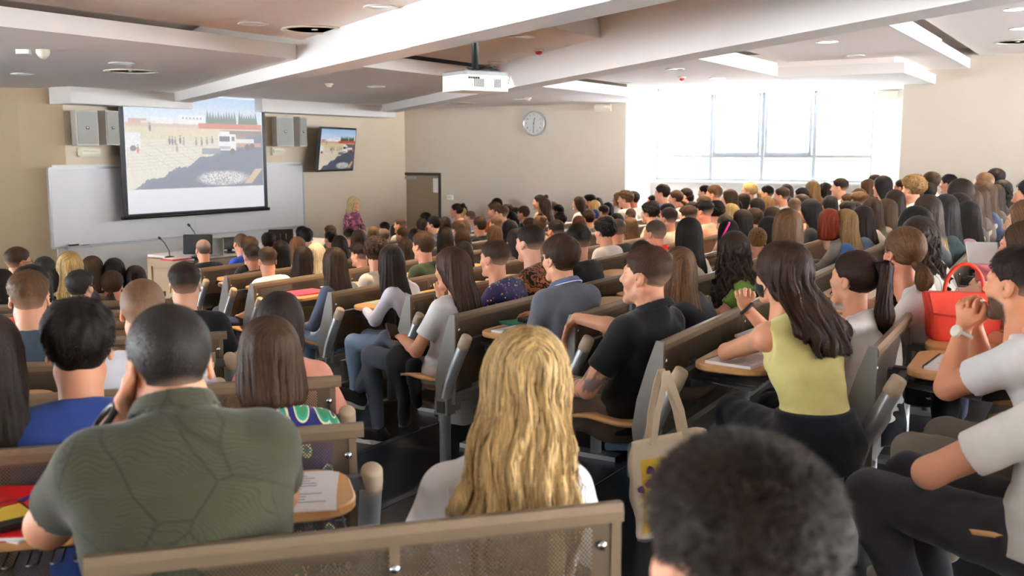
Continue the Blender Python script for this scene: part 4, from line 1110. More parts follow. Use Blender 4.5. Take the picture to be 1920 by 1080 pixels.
# ---- projected picture, painted here pixel by pixel
def paint(wash):
    Wp, Hp = 512, 320
    yy, xx = np.mgrid[0:Hp, 0:Wp]; u = xx / Wp; v = yy / Hp
    r = np.random.default_rng(3); nz = r.normal(size=(Hp, Wp)); 
    def blur(a, n):
        for _ in range(n): a = (a + np.roll(a, 1, 0) + np.roll(a, -1, 0) + np.roll(a, 1, 1) + np.roll(a, -1, 1)) / 5
        return a
    n1 = blur(nz, 3) * 2.2; n2 = blur(r.normal(size=(Hp, Wp)), 14) * 7
    I = np.zeros((Hp, Wp, 3)); 
    def fill(mk, c, a=1.0):
        mk = (np.asarray(mk, float) * a)[..., None]; I[:] = I * (1 - mk) + np.array(c) / 255 * mk
    sky = np.clip(v / .30, 0, 1)[..., None]; I[:] = (np.array((150, 190, 235)) * (1 - sky) + np.array((225, 236, 246)) * sky) / 255
    fill((v < .1) & (u < .99), (150, 195, 240), .25)
    hz = .30
    fill(v > hz - .01 + .006 * n2, (205, 178, 150))
    for x0, x1, y0, c in ((.02, .14, .255, (190, 130, 110)), (.17, .32, .235, (236, 238, 240)), (.36, .55, .20, (240, 241, 243)), (.10, .2, .275, (215, 205, 195))): fill((u > x0) & (u < x1) & (v > y0) & (v < hz + .02), c)
    for k in range(6): fill((u > .385 + .026 * k) & (u < .397 + .026 * k) & (v > .225) & (v < .25), (120, 130, 140))
    for x in list(np.linspace(.57, .78, 11)) + list(np.linspace(.82, .95, 8)):
        hh = .07 + .05 * r.random(); fill((np.abs(u - x) < .013 * np.clip((v - (hz - .05 - hh)) / hh, 0, 1)) & (v < hz), (52, 72, 58))
    fill((v > hz - .015) & (v < hz + .045) & (u > .50 + .0 * v), (196, 72, 48)); fill((v > hz) & (v < hz + .03) & (u < .5), (205, 150, 120), .8)
    fill((v > hz + .045) & (v < .47) & (u < .67), (214, 196, 150)); fill((v > .36) & (v < .50) & (u > .66), (150, 128, 100))
    fill((v > .36) & (v < .46) & (u > .70), (92, 72, 56), .85)
    fill(v > .47, (226, 214, 192)); fill((v > .47) & (v < .56), (216, 202, 176), .7)
    for k in range(9): fill(np.abs(v - (.52 + .035 * k - .10 * u)) < .0035, (190, 172, 144), .6)
    # lattice of boards on the ground
    for k in range(5): fill((np.abs((u - .05 - .12 * k) * .8 + (v - .55) * -.9) < .003) & (v > .52) & (v < .80) & (u < .62), (176, 150, 118), .7)
    # shadow of the trees
    edge = .99 - .62 * np.clip((u - .02) / .98, 0, 1) ** 1.0 + .03 * n2 * .2 + .02 * np.sin(u * 34)
    fill(v > edge, (66, 74, 96)); fill((v > edge + .05), (52, 60, 84), .6)
    # rubble
    rb = (((u - .68) / .20) ** 2 + ((v - .90) / .085) ** 2 + .4 * n1) < 1
    fill(rb, (172, 170, 172)); fill(rb & (n1 > .25), (238, 236, 232)); fill(rb & (n1 < -.45), (96, 98, 108))
    fill((np.abs(u - .90 - (.92 - v) * .55) < .03) & (v > .80) & (v < .97), (206, 164, 106))
    # truck: cab, windscreen, bed, wheels
    fill((u > .645) & (u < .785) & (v > .40) & (v < .585), (240, 240, 242)); fill((u > .66) & (u < .735) & (v > .37) & (v < .415), (236, 236, 238))
    fill((u > .655) & (u < .735) & (v > .425) & (v < .485), (50, 56, 66)); fill((u > .75) & (u < .775) & (v > .43) & (v < .48), (60, 66, 76)); fill((u > .65) & (u < .74) & (v > .54) & (v < .57), (150, 150, 156))
    fill((u > .785) & (u < .93) & (v > .455) & (v < .53), (232, 226, 218)); fill((u > .785) & (u < .99) & (v > .50) & (v < .55), (180, 116, 96))
    for x, y in ((.755, .60), (.875, .55), (.915, .54)): fill(((u - x) / .020) ** 2 + ((v - y) / .036) ** 2 < 1, (44, 42, 44))
    fill((u > .52) & (u < .66) & (v > .585 - .02) & (v < .63), (82, 88, 106), .8)
    fill((u > .0) & (u < .095) & (v > .40) & (v < .56), (232, 234, 238)); fill(((u - .045) / .02) ** 2 + ((v - .565) / .03) ** 2 < 1, (56, 54, 56))
    # workers
    for x, y, c in ((.29, .47, (70, 50, 46)), (.31, .47, (60, 62, 74)), (.33, .475, (120, 96, 84)), (.365, .46, (54, 56, 72)), (.39, .48, (140, 110, 92)), (.31, .55, (196, 190, 186)), (.34, .55, (150, 104, 84)), (.48, .48, (120, 90, 80)), (.52, .48, (90, 80, 90)), (.56, .47, (110, 84, 70)), (.60, .46, (84, 74, 80)), (.075, .56, (190, 60, 56)), (.16, .33, (70, 60, 60))):
        fill(((u - x) / .008) ** 2 + ((v - y - .02) / .036) ** 2 < 1, c); fill(((u - x) / .005) ** 2 + ((v - y + .028) / .010) ** 2 < 1, (120, 80, 66))
    I = np.clip(I * (1 + .06 * n1[..., None]), 0, 1)
    lo, hi = wash; I = lo + (hi - lo) * I
    return I[::-1]
def img_mat(name, arr, strength, rough=.5):
    hI, wI = arr.shape[:2]; im = bpy.data.images.new(name, wI, hI); a = np.ones((hI, wI, 4), np.float32); a[..., :3] = arr; im.pixels.foreach_set(a.ravel()); im.update(); im.pack()
    m, nt, p = new_mat(name); tx = nd(nt, 'ShaderNodeTexImage'); tx.image = im; tx.extension = 'EXTEND'
    p.inputs['Base Color'].default_value = (.02, .02, .02, 1); p.inputs['Roughness'].default_value = rough
    nt.links.new(tx.outputs[0], p.inputs['Emission Color']); p.inputs['Emission Strength'].default_value = strength
    return m
def pic_plane(name, w_, h_, m, parent, y):
    me = bpy.data.meshes.new(name); me.from_pydata([(-w_ / 2, y, -h_ / 2), (w_ / 2, y, -h_ / 2), (w_ / 2, y, h_ / 2), (-w_ / 2, y, h_ / 2)], [], [(0, 1, 2, 3)])
    uv = me.uv_layers.new(name='UVMap'); 
    for i, c in enumerate(((0, 0), (1, 0), (1, 1), (0, 1))): uv.data[i].uv = c
    return link(name, me, m, parent)
# screen: hangs in front of the board; lower corners 231,411 and 501,390
OFFS = .32
sl = on_front(226, 300, OFFS); sr = on_front(499, 300, OFFS); sa0, sa1 = sl.dot(U), sr.dot(U)
szb = (on_front(231, 410, OFFS).z + on_front(500, 391, OFFS).z) / 2; szt = on_front(495, 178, OFFS).z
SW, SH = sa1 - sa0, szt - szb
scr = empty('projection_screen', ab((sa0 + sa1) / 2, FW - OFFS, (szb + szt) / 2), RZF, 'large projection screen with black border showing a building site', 'screen')
M['scr'] = mat('screen_fabric', srgb(226, 226, 230), .8, noise=.01, emit=(.80, .82, .9), estr=.10)
MB().box((0, 0, 0), (SW, .012, SH)).build('border', M['blackmetal'], scr)
bw = .09
MB().box((0, -.008, 0), (SW - 2 * bw, .006, SH - bw * 1.2)).build('fabric', M['scr'], scr)
MB().tube([(-SW / 2 - .03, 0, -SH / 2), (SW / 2 + .03, 0, -SH / 2)], .03, 10).build('weight_bar', M['blackmetal'], scr)
MB().rbox((0, .0, SH / 2 + .06), (SW + .1, .12, .12), .04).build('casing', M['blackmetal'], scr)
pz1 = on_front(300, 200, OFFS).z; pt = on_front(495, 189, OFFS).z; pb = on_front(360, 352, OFFS).z
ph = pt - pb
pic = pic_plane('picture', SW - 2 * bw - .02, ph, img_mat('projected_picture', paint((.46, .97)), .285), scr, -.0125); pic.location.z = (pt + pb) / 2 - (szb + szt) / 2
# television
p = on_front(631, 280, .30)
tv = empty('television', p, RZF + R(8), 'wall television showing the same building site, right of the screen', 'television')
tv.rotation_euler = (R(7), 0, RZF + R(14))
TW, THh = 1.50, .86
MB().rbox((0, 0, 0), (TW, .05, THh), .012, axis='Y').build('case', M['black'], tv); pic_plane('display', TW - .05, THh - .07, img_mat('television_picture', paint((.02, .92)), .27, .2), tv, -.027)
MB().box((0, .12, 0), (.3, .2, .3)).build('bracket', M['blackmetal'], tv)
# loudspeakers, two pairs
M['grille'] = mat('speaker_grille', srgb(150, 150, 142), .6, noise=.1, scale=400)
M['spk'] = mat('speaker_case', srgb(196, 192, 182), .55)
for px, py, hpx, tw, lab in ((156, 240, 64, 20, 'left grey loudspeaker of the pair over the board at left'), (198, 240, 63, 62, 'right grey loudspeaker of the pair next to the screen at left'), (528, 247, 54, 10, 'left grey loudspeaker of the pair right of the screen'), (557, 247, 54, 60, 'outer grey loudspeaker of the pair, nearest the television')):
    p = on_front(px, py, .28); h_ = hpx / FPX * p.y * 1.0
    s = empty('loudspeaker', p, RZF - R(22) + R(tw) * .5, lab, 'speaker', 'wall loudspeakers')
    w_ = {156: .33, 198: .26, 528: .34, 557: .22}[px]
    MB().prism([(-w_ / 2, -.14), (w_ / 2, -.14), (w_ / 2 * .7, .15), (-w_ / 2 * .7, .15)], -h_ / 2, h_ / 2).build('case', M['spk'], s)
    MB().rbox((0, -.145, 0), (w_ * .90, .012, h_ * .93), .02, axis='Y').build('grille', M['grille'], s)
    MB().rbox((0, -.154, 0), (.05, .006, .04), .006, axis='Y').build('badge', M['black'], s); MB().rbox((0, -.158, .003), (.03, .003, .014), .003, axis='Y').build('badge_mark', M['white'], s)
    MB().box((0, .2, 0), (.08, .14, .12)).build('bracket', M['blackmetal'], s)
# emergency lights
mel = mat('emergency_cover', srgb(236, 228, 205), .3, noise=.05, scale=20)
for px, py, w_, wall, lab in ((168, 285, .36, 'f', 'cream emergency light below the left loudspeakers'), (521, 284, .30, 'f', 'cream emergency light below the right loudspeakers'), (1130, 202, .34, 'r', 'emergency light high on the wall right of the clock'), (1665, 177, .36, 'w', 'emergency light on the white pier right of the window')):
    if wall == 'f': p = on_front(px, py, .05); rz = RZF
    elif wall == 'r': p = ray_plane(px, py, U, AW - .06); rz = -TH
    else: p = ray_plane(px, py, U, AWIN - .10); rz = -TH
    o = empty('emergency_light', p, rz, lab, 'emergency light', 'emergency lights on the walls')
    MB().rbox((0, .02, 0), (w_, .06, .14), .02, axis='Y').build('base', M['cream'], o); MB().rbox((0, -.025, .01), (w_ * .92, .045, .07), .02, axis='Y').build('cover', mel, o); MB().tube([(-w_ * .4, -.05, .01), (w_ * .4, -.05, .01)], .012, 8).build('tube', M['white'], o)
# clock on the right wall
p = ray_plane(1002, 231.5, U, AW - .03)
ck = empty('wall_clock', p, -TH, 'round silver wall clock with white dial on the far wall', 'clock')
Rc = 23.2 / FPX * p.y / math.cos(math.atan2(p.x, p.y) - 0) * 1.0
RX = Matrix.Rotation(PI / 2, 4, 'X')
ck.rotation_euler = (0, 0, math.atan2(-N.y, -N.x) )
M['dial'] = mat('clock_dial', srgb(240, 240, 238), .5)
MB().lathe([(Rc, .0), (Rc, .04), (Rc * .96, .055), (Rc * .90, .045), (Rc * .89, .02)], 40, RX).build('rim', M['alu'], ck)
MB().lathe([(Rc * .90, .028), (Rc * .5, .0285), (0.001, .029)], 40, RX, False).build('dial', M['dial'], ck)
mb = MB()
for k in range(60):
    a = 2 * PI * k / 60; L = .05 if k % 5 == 0 else .02
    mb.box((0, -.030, Rc * (.86 - L / 2)), (Rc * (.02 if k % 5 == 0 else .008), .002, Rc * L), 0, Matrix.Rotation(a, 4, 'Y'))
mb.build('minute_marks', M['black'], ck)
def text_mesh(s, size, m, name='lettering', align='CENTER', spacing=1.0):
    cu = bpy.data.curves.new(name, 'FONT'); cu.body = s; cu.size = size; cu.align_x = align; cu.align_y = 'CENTER'; cu.resolution_u = 2; cu.space_line = spacing; cu.extrude = .0006
    o = bpy.data.objects.new(name, cu); C.objects.link(o); dg = bpy.context.evaluated_depsgraph_get(); me = bpy.data.meshes.new_from_object(o.evaluated_get(dg)); bpy.data.objects.remove(o); bpy.data.curves.remove(cu)
    me.materials.clear(); me.materials.append(m); return me
for k in range(1, 13):
    a = 2 * PI * k / 12; me = text_mesh(str(k), Rc * .20, M['black'], 'numeral'); o = link('numeral', me, None, ck)
    o.location = (math.sin(a) * Rc * .68, -.0305, math.cos(a) * Rc * .68); o.rotation_euler = (PI / 2, 0, 0)
def hand_(name, deg, L, w_, y):
    MB().box((0, y, Rc * L * .42), (Rc * w_, .003, Rc * L), 0, Matrix.Rotation(R(deg), 4, 'Y')).build(name, M['black'], ck)
hand_('hour_hand', 14, .52, .05, -.034); hand_('minute_hand', 181, .70, .035, -.037)
MB().lathe([(0, .036), (Rc * .05, .040), (Rc * .05, .028)], 12, RX).build('hub', M['black'], ck)
MB().lathe([(Rc * .90, .040), (Rc * .6, .046), (0, .048)], 32, RX).build('glass', M['glass'], ck)
# projector under the ceiling
M['pjw'] = mat('projector_white', srgb(240, 238, 232), .4); M['pjg'] = mat('projector_grey', srgb(120, 118, 114), .5)
zp = ceil_point(891, 105).z
pj = ray(891, 158, 7.6); ptop = ZB if True else zp
pr = empty('projector', pj, RZF + R(-2), 'white ceiling projector on a black pole', 'projector')
pr.rotation_euler = (0, 0, R(33))
PWd, PD, PH = .40, .33, .115
MB().rbox((0, 0, 0), (PWd, PD, PH), .03).build('case', M['pjw'], pr); MB().rbox((0, 0, PH / 2 + .012), (PWd * .99, PD * .99, .024), .03).build('upper_case', M['pjg'], pr)
MB().box((0, 0, PH / 2 + .028), (PWd * .9, PD * .9, .008)).build('mount_plate', M['black'], pr)
MB().tube([(0, 0, PH / 2 + .03), (0, 0, ptop + .06 - pj.z)], .025, 12).build('pole', M['black'], pr)
for (fx, fy, nn, vert) in ((-.06, -PD / 2 - .002, 9, 1), (.10, -PD / 2 - .002, 6, 0)):
    mb = MB()
    for k in range(nn): mb.box((fx + (k - nn / 2) * .0095, fy, .0), (.0055, .006, .06))
    mb.build('vent_slots', M['grey'], pr)
mb = MB()
for k in range(5): mb.box((-.15 + k * .02, -PD / 2 - .002, .035), (.014, .006, .014))
mb.build('vent_slots', M['dark'], pr)
mb = MB()
for k in range(5): mb.box((PWd / 2 + .002, -.09 + k * .03, -.035), (.006, .018, .014))
mb.box((PWd / 2 + .002, .09, -.01), (.006, .05, .05)); mb.build('sockets', M['pjg'], pr)
MB().tube([(.02, .02, PH / 2 + .05), (.12, 0, PH / 2 + .09), (.24, -.02, PH / 2 + .03), (.25, .0, .0), (PWd / 2, .03, -.01)], .006, 6).build('cable', M['black'], pr)
MB().tube([(.0, -.03, PH / 2 + .05), (.10, -.09, PH / 2 + .06), (PWd / 2 + .03, -.12, PH / 2), (PWd / 2 + .02, -.1, -.05), (PWd / 2, -.06, -.035)], .005, 6).build('cable', M['black'], pr)
MB().tube([(-.02, .03, PH / 2 + .05), (-.08, -.02, PH / 2 + .06), (-.05, -.06, PH / 2 + .04), (.02, -.03, PH / 2 + .06)], .005, 6).build('cable', M['black'], pr)
MB().lathe([(.05, 0), (.05, .03), (.04, .035)], 16, Matrix.Translation((-.1, PD / 2, 0)) @ Matrix.Rotation(-PI / 2, 4, 'X')).build('lens', M['black'], pr)
# ---------------------------------------------------------------- benches with folding seats and writing tablets
M['rail'] = mat('bench_rail', srgb(124, 106, 84), .42, metal=.25, noise=.06, scale=40)
M['benchgrey'] = mat('bench_grey_plate', srgb(146, 144, 138), .55, noise=.04, scale=60)
M['beech'] = mat('beech_laminate', srgb(216, 164, 106), .38, noise=.10, scale=6, coat=.15)
def beech_grain():
    m = M['beech']; nt = m.node_tree; nz = [n for n in nt.nodes if n.type == 'TEX_NOISE'][0]; tc = [n for n in nt.nodes if n.type == 'TEX_COORD'][0]
    mp = nd(nt, 'ShaderNodeMapping'); mp.inputs['Scale'].default_value = (1, 14, 8); nt.links.new(tc.outputs['Object'], mp.inputs[0]); nt.links.new(mp.outputs[0], nz.inputs['Vector'])
beech_grain()
M['cap'] = mat('post_cap', srgb(188, 168, 142), .5, noise=.05, scale=50)
M['wire'] = mat('wire_steel', srgb(120, 122, 128), .3, metal=.8)
M['darkgrey'] = mat('dark_grey_metal', srgb(84, 84, 86), .5, metal=.3)
def perf_mat():
    m, nt, p = new_mat('perforated_sheet'); p.inputs['Base Color'].default_value = srgb(98, 83, 65) + (1,); p.inputs['Metallic'].default_value = .3; p.inputs['Roughness'].default_value = .45
    tc = nd(nt, 'ShaderNodeTexCoord'); sx = nd(nt, 'ShaderNodeSeparateXYZ'); nt.links.new(tc.outputs['Object'], sx.inputs[0])
    def mth(op, a, b=None, c=None):
        n = nd(nt, 'ShaderNodeMath', operation=op)
        for i, v in enumerate((a, b, c)):
            if v is None: continue
            if isinstance(v, (int, float)): n.inputs[i].default_value = v
            else: nt.links.new(v, n.inputs[i])
        return n.outputs[0]
    P = .0095
    def lattice(ox, oz):
        fx = mth('SUBTRACT', mth('FRACT', mth('ADD', mth('DIVIDE', sx.outputs[0], P), 50 + ox)), .5)
        fz = mth('SUBTRACT', mth('FRACT', mth('ADD', mth('DIVIDE', sx.outputs[2], P * 1.0), 50 + oz)), .5)
        return mth('SQRT', mth('ADD', mth('MULTIPLY', fx, fx), mth('MULTIPLY', fz, fz)))
    d = mth('MINIMUM', lattice(0, 0), lattice(.5, .5)); hole = mth('LESS_THAN', d, .25)
    # solid border
    inz = mth('MULTIPLY', mth('LESS_THAN', sx.outputs[2], .752), mth('GREATER_THAN', sx.outputs[2], .455))
    ax = mth('ABSOLUTE', sx.outputs[0]); inx = mth('LESS_THAN', ax, .50)
    hole = mth('MULTIPLY', hole, mth('MULTIPLY', inz, inx))
    tr = nd(nt, 'ShaderNodeBsdfTransparent'); mx = nd(nt, 'ShaderNodeMixShader'); nt.links.new(hole, mx.inputs[0]); nt.links.new(p.outputs[0], mx.inputs[1]); nt.links.new(tr.outputs[0], mx.inputs[2])
    nt.links.new(mx.outputs[0], nt.nodes['Material Output'].inputs[0]); return m
M['perf'] = perf_mat()
SEATW = .57
def rounded_rect(w_, d_, r, seg=6, bulge=0.0):
    pts = []
    for qx, qy, a0 in ((1, 1, 0), (-1, 1, 90), (-1, -1, 180), (1, -1, 270)):
        for i in range(seg + 1):
            a = R(a0 + 90 * i / seg); pts.append((qx * (w_ / 2 - r) + r * math.cos(a), qy * (d_ / 2 - r) + r * math.sin(a)))
    return pts
desk_me = MB().prism(rounded_rect(.50, .33, .10), -.013, .013, bev=.005).mesh('tablet'); desk_me.materials.append(M['beech'])
mb = MB()
for k in range(9):
    x = -.21 + k * .0525
    mb.tube([(x - .012, .16, -.0), (x - .012, -.06, -.02), (x - .012, -.14, -.025), (x - .006, -.155, -.022), (x + .006, -.155, -.022), (x + .012, -.14, -.025), (x + .012, -.06, -.02), (x + .012, .16, -.0)], .0026, 5)
for y, z in ((.15, -.003), (-.05, -.024)): mb.tube([(-.23, y, z), (.23, y, z)], .003, 5)
basket_me = mb.mesh('wire_basket'); basket_me.materials.append(M['wire'])
def seat_mesh():
    nx, ny = 8, 8; top = []; 
    def P(i, j):
        u = -1 + 2 * i / nx; v = j / ny; w_ = .215 * (1 - .10 * max(0, v - .6) / .4); x = u * w_
        if v > .85: x *= 1 - .15 * (v - .85) / .15
        return x, .02 + v * .40, .432 - .018 * math.exp(-((v - .35) / .3) ** 2) + .012 * u * u - .02 * max(0, v - .8) / .2
    vs = []; fs = []
    for dz in (0, -.014):
        for j in range(ny + 1):
            for i in range(nx + 1): x, y, z = P(i, j); vs.append((x, y, z + dz))
    n1 = nx + 1; K = n1 * (ny + 1)
    for j in range(ny):
        for i in range(nx):
            a = j * n1 + i; fs += [(a, a + 1, a + n1 + 1, a + n1), (K + a, K + a + n1, K + a + n1 + 1, K + a + 1)]
    rim = [i for i in range(n1)] + [j * n1 + nx for j in range(1, ny + 1)] + [ny * n1 + i for i in range(nx - 1, -1, -1)] + [j * n1 for j in range(ny - 1, 0, -1)]
    for a, b in zip(rim, rim[1:] + rim[:1]): fs.append((a, K + a, K + b, b))
    return MB().add(vs, fs, True).mesh('seat')
seat_me = seat_mesh(); seat_me.materials.append(M['beech'])
panel_me = MB().box((0, 0, .60), (1.12, .003, .36)).mesh('perforated_panel'); panel_me.materials.append(M['perf'])
stile_me = MB().box((0, 0, .585), (.022, .010, .35)).mesh('stile'); stile_me.materials.append(M['rail'])
bolt_me = MB().lathe([(.011, 0), (.010, .004), (0, .006)], 10, Matrix.Translation((0, -.005, .715)) @ Matrix.Rotation(PI / 2, 4, 'X')).mesh('bolt'); bolt_me.materials.append(M['chrome'])
ped_me = MB().tube([(0, .06, .0), (0, .06, .34)], .032, 10).box((0, .07, .012), (.09, .30, .024)).mesh('pedestal'); ped_me.materials.append(M['steel'])
armf_me = MB().box((0, -.13, .665), (.045, .20, .03)).box((0, -.02, .62), (.04, .02, .10)).mesh('tablet_arm'); armf_me.materials.append(M['darkgrey'])
post_me = MB().tube([(0, .055, 0), (0, .055, .30), (0, .048, .37), (0, .022, .46), (0, -.02, .545), (0, -.062, .625), (0, -.076, .655)], .032, 14).mesh('post'); post_me.materials.append(M['steel'])
qd = (Vector((0, -.10, .70)) - Vector((0, -.062, .625))).normalized()
cap_me = MB().lathe([(.034, 0), (.034, .02), (.031, .062), (.027, .068), (0, .069)], 16, Matrix.Translation((0, -.068, .640)) @ qd.to_track_quat('Z', 'Y').to_matrix().to_4x4()).mesh('post_cap'); cap_me.materials.append(M['cap'])
plate_me = MB().prism([(-.012, .80), (.022, .80), (.06, .70), (.105, .56), (.125, .44), (.11, .34), (-.012, .34)], -.006, .006, Matrix(((0, 0, 1, 0), (1, 0, 0, 0), (0, 1, 0, 0), (0, 0, 0, 1)))).mesh('end_panel'); plate_me.materials.append(M['benchgrey'])
clamp_me = MB().box((0, .055, .33), (.078, .085, .085)).mesh('clamp'); clamp_me.materials.append(M['benchgrey'])
plug_me = MB().box((-.041, .055, .33), (.006, .05, .06)).mesh('clamp_plug'); plug_me.materials.append(M['black'])
pbox_me = MB().rbox((0, .10, .27), (.11, .20, .13), .03).mesh('cable_box'); pbox_me.materials.append(M['benchgrey'])
ROWS = {}
def make_row(key, end, hx, hy, z, L, sx, ndesk, nseat, label, group, first_desk=0, post=True, plate=True, both=False):
    """end: aisle end of the rail; hx direction of local X, hy facing; sx: which way the row runs from its end"""
    rz = math.atan2(hx.y, hx.x); nseats = max(1, round(L / SEATW)); L = nseats * SEATW + .04 if L > 1.2 else L
    t = empty('bench', (end.x, end.y, z), rz, label, 'bench', group); t.scale = (1, 1, 1.1)
    ROWS[key] = dict(o=Vector((end.x, end.y, z)), hx=hx, hy=hy, z=z, L=L, sx=sx, n=nseats, t=t, rz=rz)
    MB().prism([(-.017, .764), (.017, .764), (.017, .785), (.010, .800), (-.010, .800), (-.017, .785)], min(0, sx * L), max(0, sx * L), Matrix(((0, 0, 1, 0), (1, 0, 0, 0), (0, 1, 0, 0), (0, 0, 0, 1)))).build('top_rail', M['rail'], t)
    MB().box((sx * L / 2, .055, .33), (L, .05, .075)).build('beam', M['benchgrey'], t)
    def at(me, x, y=0, zz=0, rot=0):
        o = link(me.name, me, None, t); o.location = (x, y, zz); o.rotation_euler = (0, 0, rot); return o
    npan = math.ceil(nseats / 2)
    for k in range(npan):
        if k * 2 * SEATW > 9 and k % 1 == 0 and L > 9.5: break
        o = at(panel_me, sx * (.02 + SEATW * (1 + 2 * k)) if L > 1.2 else sx * L / 2)
        if L < 1.2:
            o.scale.x = (L - .02) / 1.12; at(stile_me, sx * L * .46); at(bolt_me, sx * L * .46 - .0)
        for q in (0, 1): at(stile_me, sx * ((.02 + SEATW * 2 * (k + q) if L > 1.2 else L * q) + (.012 if q == 0 else -.012)))
        at(bolt_me, sx * (.045 + SEATW * 2 * k))
        at(ped_me, sx * (.30 + SEATW * (2 * k + (0 if k else .2)))) if k < 4 else None
    for k in range(first_desk, min(nseats, first_desk + ndesk)):
        x = sx * (.315 + SEATW * k); at(desk_me, x, -.265, .70); at(armf_me, x); at(basket_me, x, -.22, .655)
    for k in range(min(nseats, nseat)): at(seat_me, sx * (.315 + SEATW * k), .07)
    if post: 
        at(post_me, sx * -.01); at(cap_me, sx * -.01); o = at(clamp_me, sx * -.01); o2 = at(plug_me, sx * -.01)
        MB().box((sx * .12, -.085, .665), (.24, .035, .035)).build('tablet_arm', M['darkgrey'], t)
    if plate: at(plate_me, sx * .0)
    if plate: at(pbox_me, sx * .16)
    return t
FL = Vector((-math.sin(R(16)), math.cos(R(16)), 0)); GL = Vector((math.cos(R(16)), math.sin(R(16)), 0))
RENDS = {0: (1640, 650, 28.9), 1: (1240, 640, 29.7), 2: (1075, 590, 30.6), 3: (850, 590, 31.5), 4: (767, 555, 31.5), 5: (620, 548, 31.5), 6: (473, 532, 31.5), 7: (425, 517, 31.5), 8: (375, 503, 31.5)}
ORD = ['first', 'second', 'third', 'fourth', 'fifth', 'sixth', 'seventh', 'eighth', 'ninth', 'tenth', 'eleventh', 'twelfth', 'thirteenth', 'fourteenth', 'fifteenth']
RLAB = {0: 'long bench running to the right edge, with the red handbag on its tablets', 1: 'bench right behind the man in the black polo, tote bag hung on its post', 2: 'bench in front of the man in the black polo, black quilted bag on it', 3: 'bench whose tablet carries the green folder, silver post at the aisle',
        4: 'bench behind the girl in the white T-shirt with the phone', 5: 'bench behind the long-haired girl in light jeans, grey plate at its end', 6: 'bench behind the man in the white T-shirt at the aisle, pink folder on its tablet', 7: 'bench behind the young men in black T-shirts near the lectern', 8: 'front bench behind the bald man, nearest the lectern'}
for k in range(0, 14):
    zf = z_k(k)
    if k in RENDS:
        px, py, th = RENDS[k]; e = ray_z(px, py, zf + .88)
    else:
        th = 31.5; e = ab({9: 8.6, 10: 9.2, 11: 11.0, 12: 12.0, 13: 13.0}[k], .75 + .78 * k + .5)
    hx = Vector((math.sin(R(th)), math.cos(R(th)), 0)); hy = Vector((-math.cos(R(th)), math.sin(R(th)), 0))
    Lr = (16.95 - e.dot(U)) / hx.dot(U)
    make_row(('R', k), e, hx, hy, zf, Lr, 1, 14 if k == 0 else (5 if k < 9 else 0), 4 if k < 9 else 0, RLAB.get(k, ORD[k - 9] + ' of the far benches beyond the lectern, mostly hidden by heads'), 'benches of the right block', post=k < 9, plate=k < 9)
# row behind: seats only (its rail stands outside the picture)
eb = ab(2.98, -.14); hx = Vector((math.sin(R(28.9)), math.cos(R(28.9)), 0)); hy = Vector((-math.cos(R(28.9)), math.sin(R(28.9)), 0))
make_row(('R', -1), eb, hx, hy, .978, 6.5, 1, 0, 8, 'bench at the right edge under the man in dark trousers', 'benches of the right block', plate=False)
LROWS = {1: (1.93, 1.00, .80, 1.08), 2: (2.83, .97, .36, 3.6), 3: (3.69, .92, .39, 4.6), 4: (4.55, .865, -.07, 4.4), 5: (5.35, .82, -.02, 5.0), 6: (6.15, .77, -.10, 5.2), 7: (6.95, .72, -.2, 5.2), 8: (7.75, .67, -.3, 5.2), 9: (8.55, .62, -.5, 5)}
LLAB = {1: 'short taupe bench in the foreground behind the blonde woman', 2: 'bench behind the woman with the bobbed hair and the man in blue', 3: 'bench behind the long-haired woman in peach, left of the aisle', 4: 'bench behind the man in the slate grey T-shirt, left block',
        5: 'bench behind the man in the black T-shirt in the left block', 6: 'bench behind the girl with the low brown ponytail, left block', 7: 'bench behind the girl with black hair and white top, left block', 8: 'bench behind the girl with the white headband, left block', 9: 'front bench of the left block, behind the blonde girl'}
pl = None
for i, (f, z, g, L) in LROWS.items():
    z -= .08
    e = FL * f + GL * g
    make_row(('L', i), e, GL, FL, z, L, -1, 6 if i > 1 else 0, 6, LLAB[i], 'benches of the left block', post=i > 1, plate=False)
    # platform of this row
    pf = FL * (f + .78 if i < 9 else f + .7); pb = FL * (f - .10); g1 = g + .04; g0 = -7.5
    if i == 1: g1 = .62
    ps = [pb + GL * g0, pb + GL * g1, pf + GL * g1, pf + GL * g0]
    MB().prism([(p.x, p.y) for p in ps], .1, z).build('platform', M['floor'], fl)
# ---------------------------------------------------------------- the audience
HC = dict(bk='1c1614', db='2a1c15', br='46301f', lb='66472c', db2='35261c', dbl='8a6a42', bl='c9a86c', pl='e4d3b0', rd='7a2d14', au='4c241a', gr='45403c', gy='6b6560', ol='33302e')
SKINS = ['e2b396', 'd9a487', 'e6bca2', 'd3997b', 'dfae92']
LECT = Vector((-2.83, 17.6, 0))
def seat_solve(row, px, py, pose):
    r = ROWS[row]; hc = head_centre(LEAN[pose]); o = r['o'] + r['hy'] * (.20 + hc[1])
    cx = (px - 960) / FPX; cy = (540 - py) / FPX; c, s_ = math.cos(PITCH), math.sin(PITCH)
    dx, dy, dz = cx, c + cy * s_, cy * c - s_
    # o + hx*s = d*k
    det = r['hx'].x * (-dy) - r['hx'].y * (-dx)
    if abs(det) < 1e-6: return None
    s = (-o.x * (-dy) - (-o.y) * (-dx)) / det
    k = (o.x + r['hx'].x * s) / dx if abs(dx) > .02 else (o.y + r['hx'].y * s) / dy
    if k <= 0: return None
    return s, k * dy, (CAM_Z + dz * k - r['z']) / 1.261
PEOPLE = []
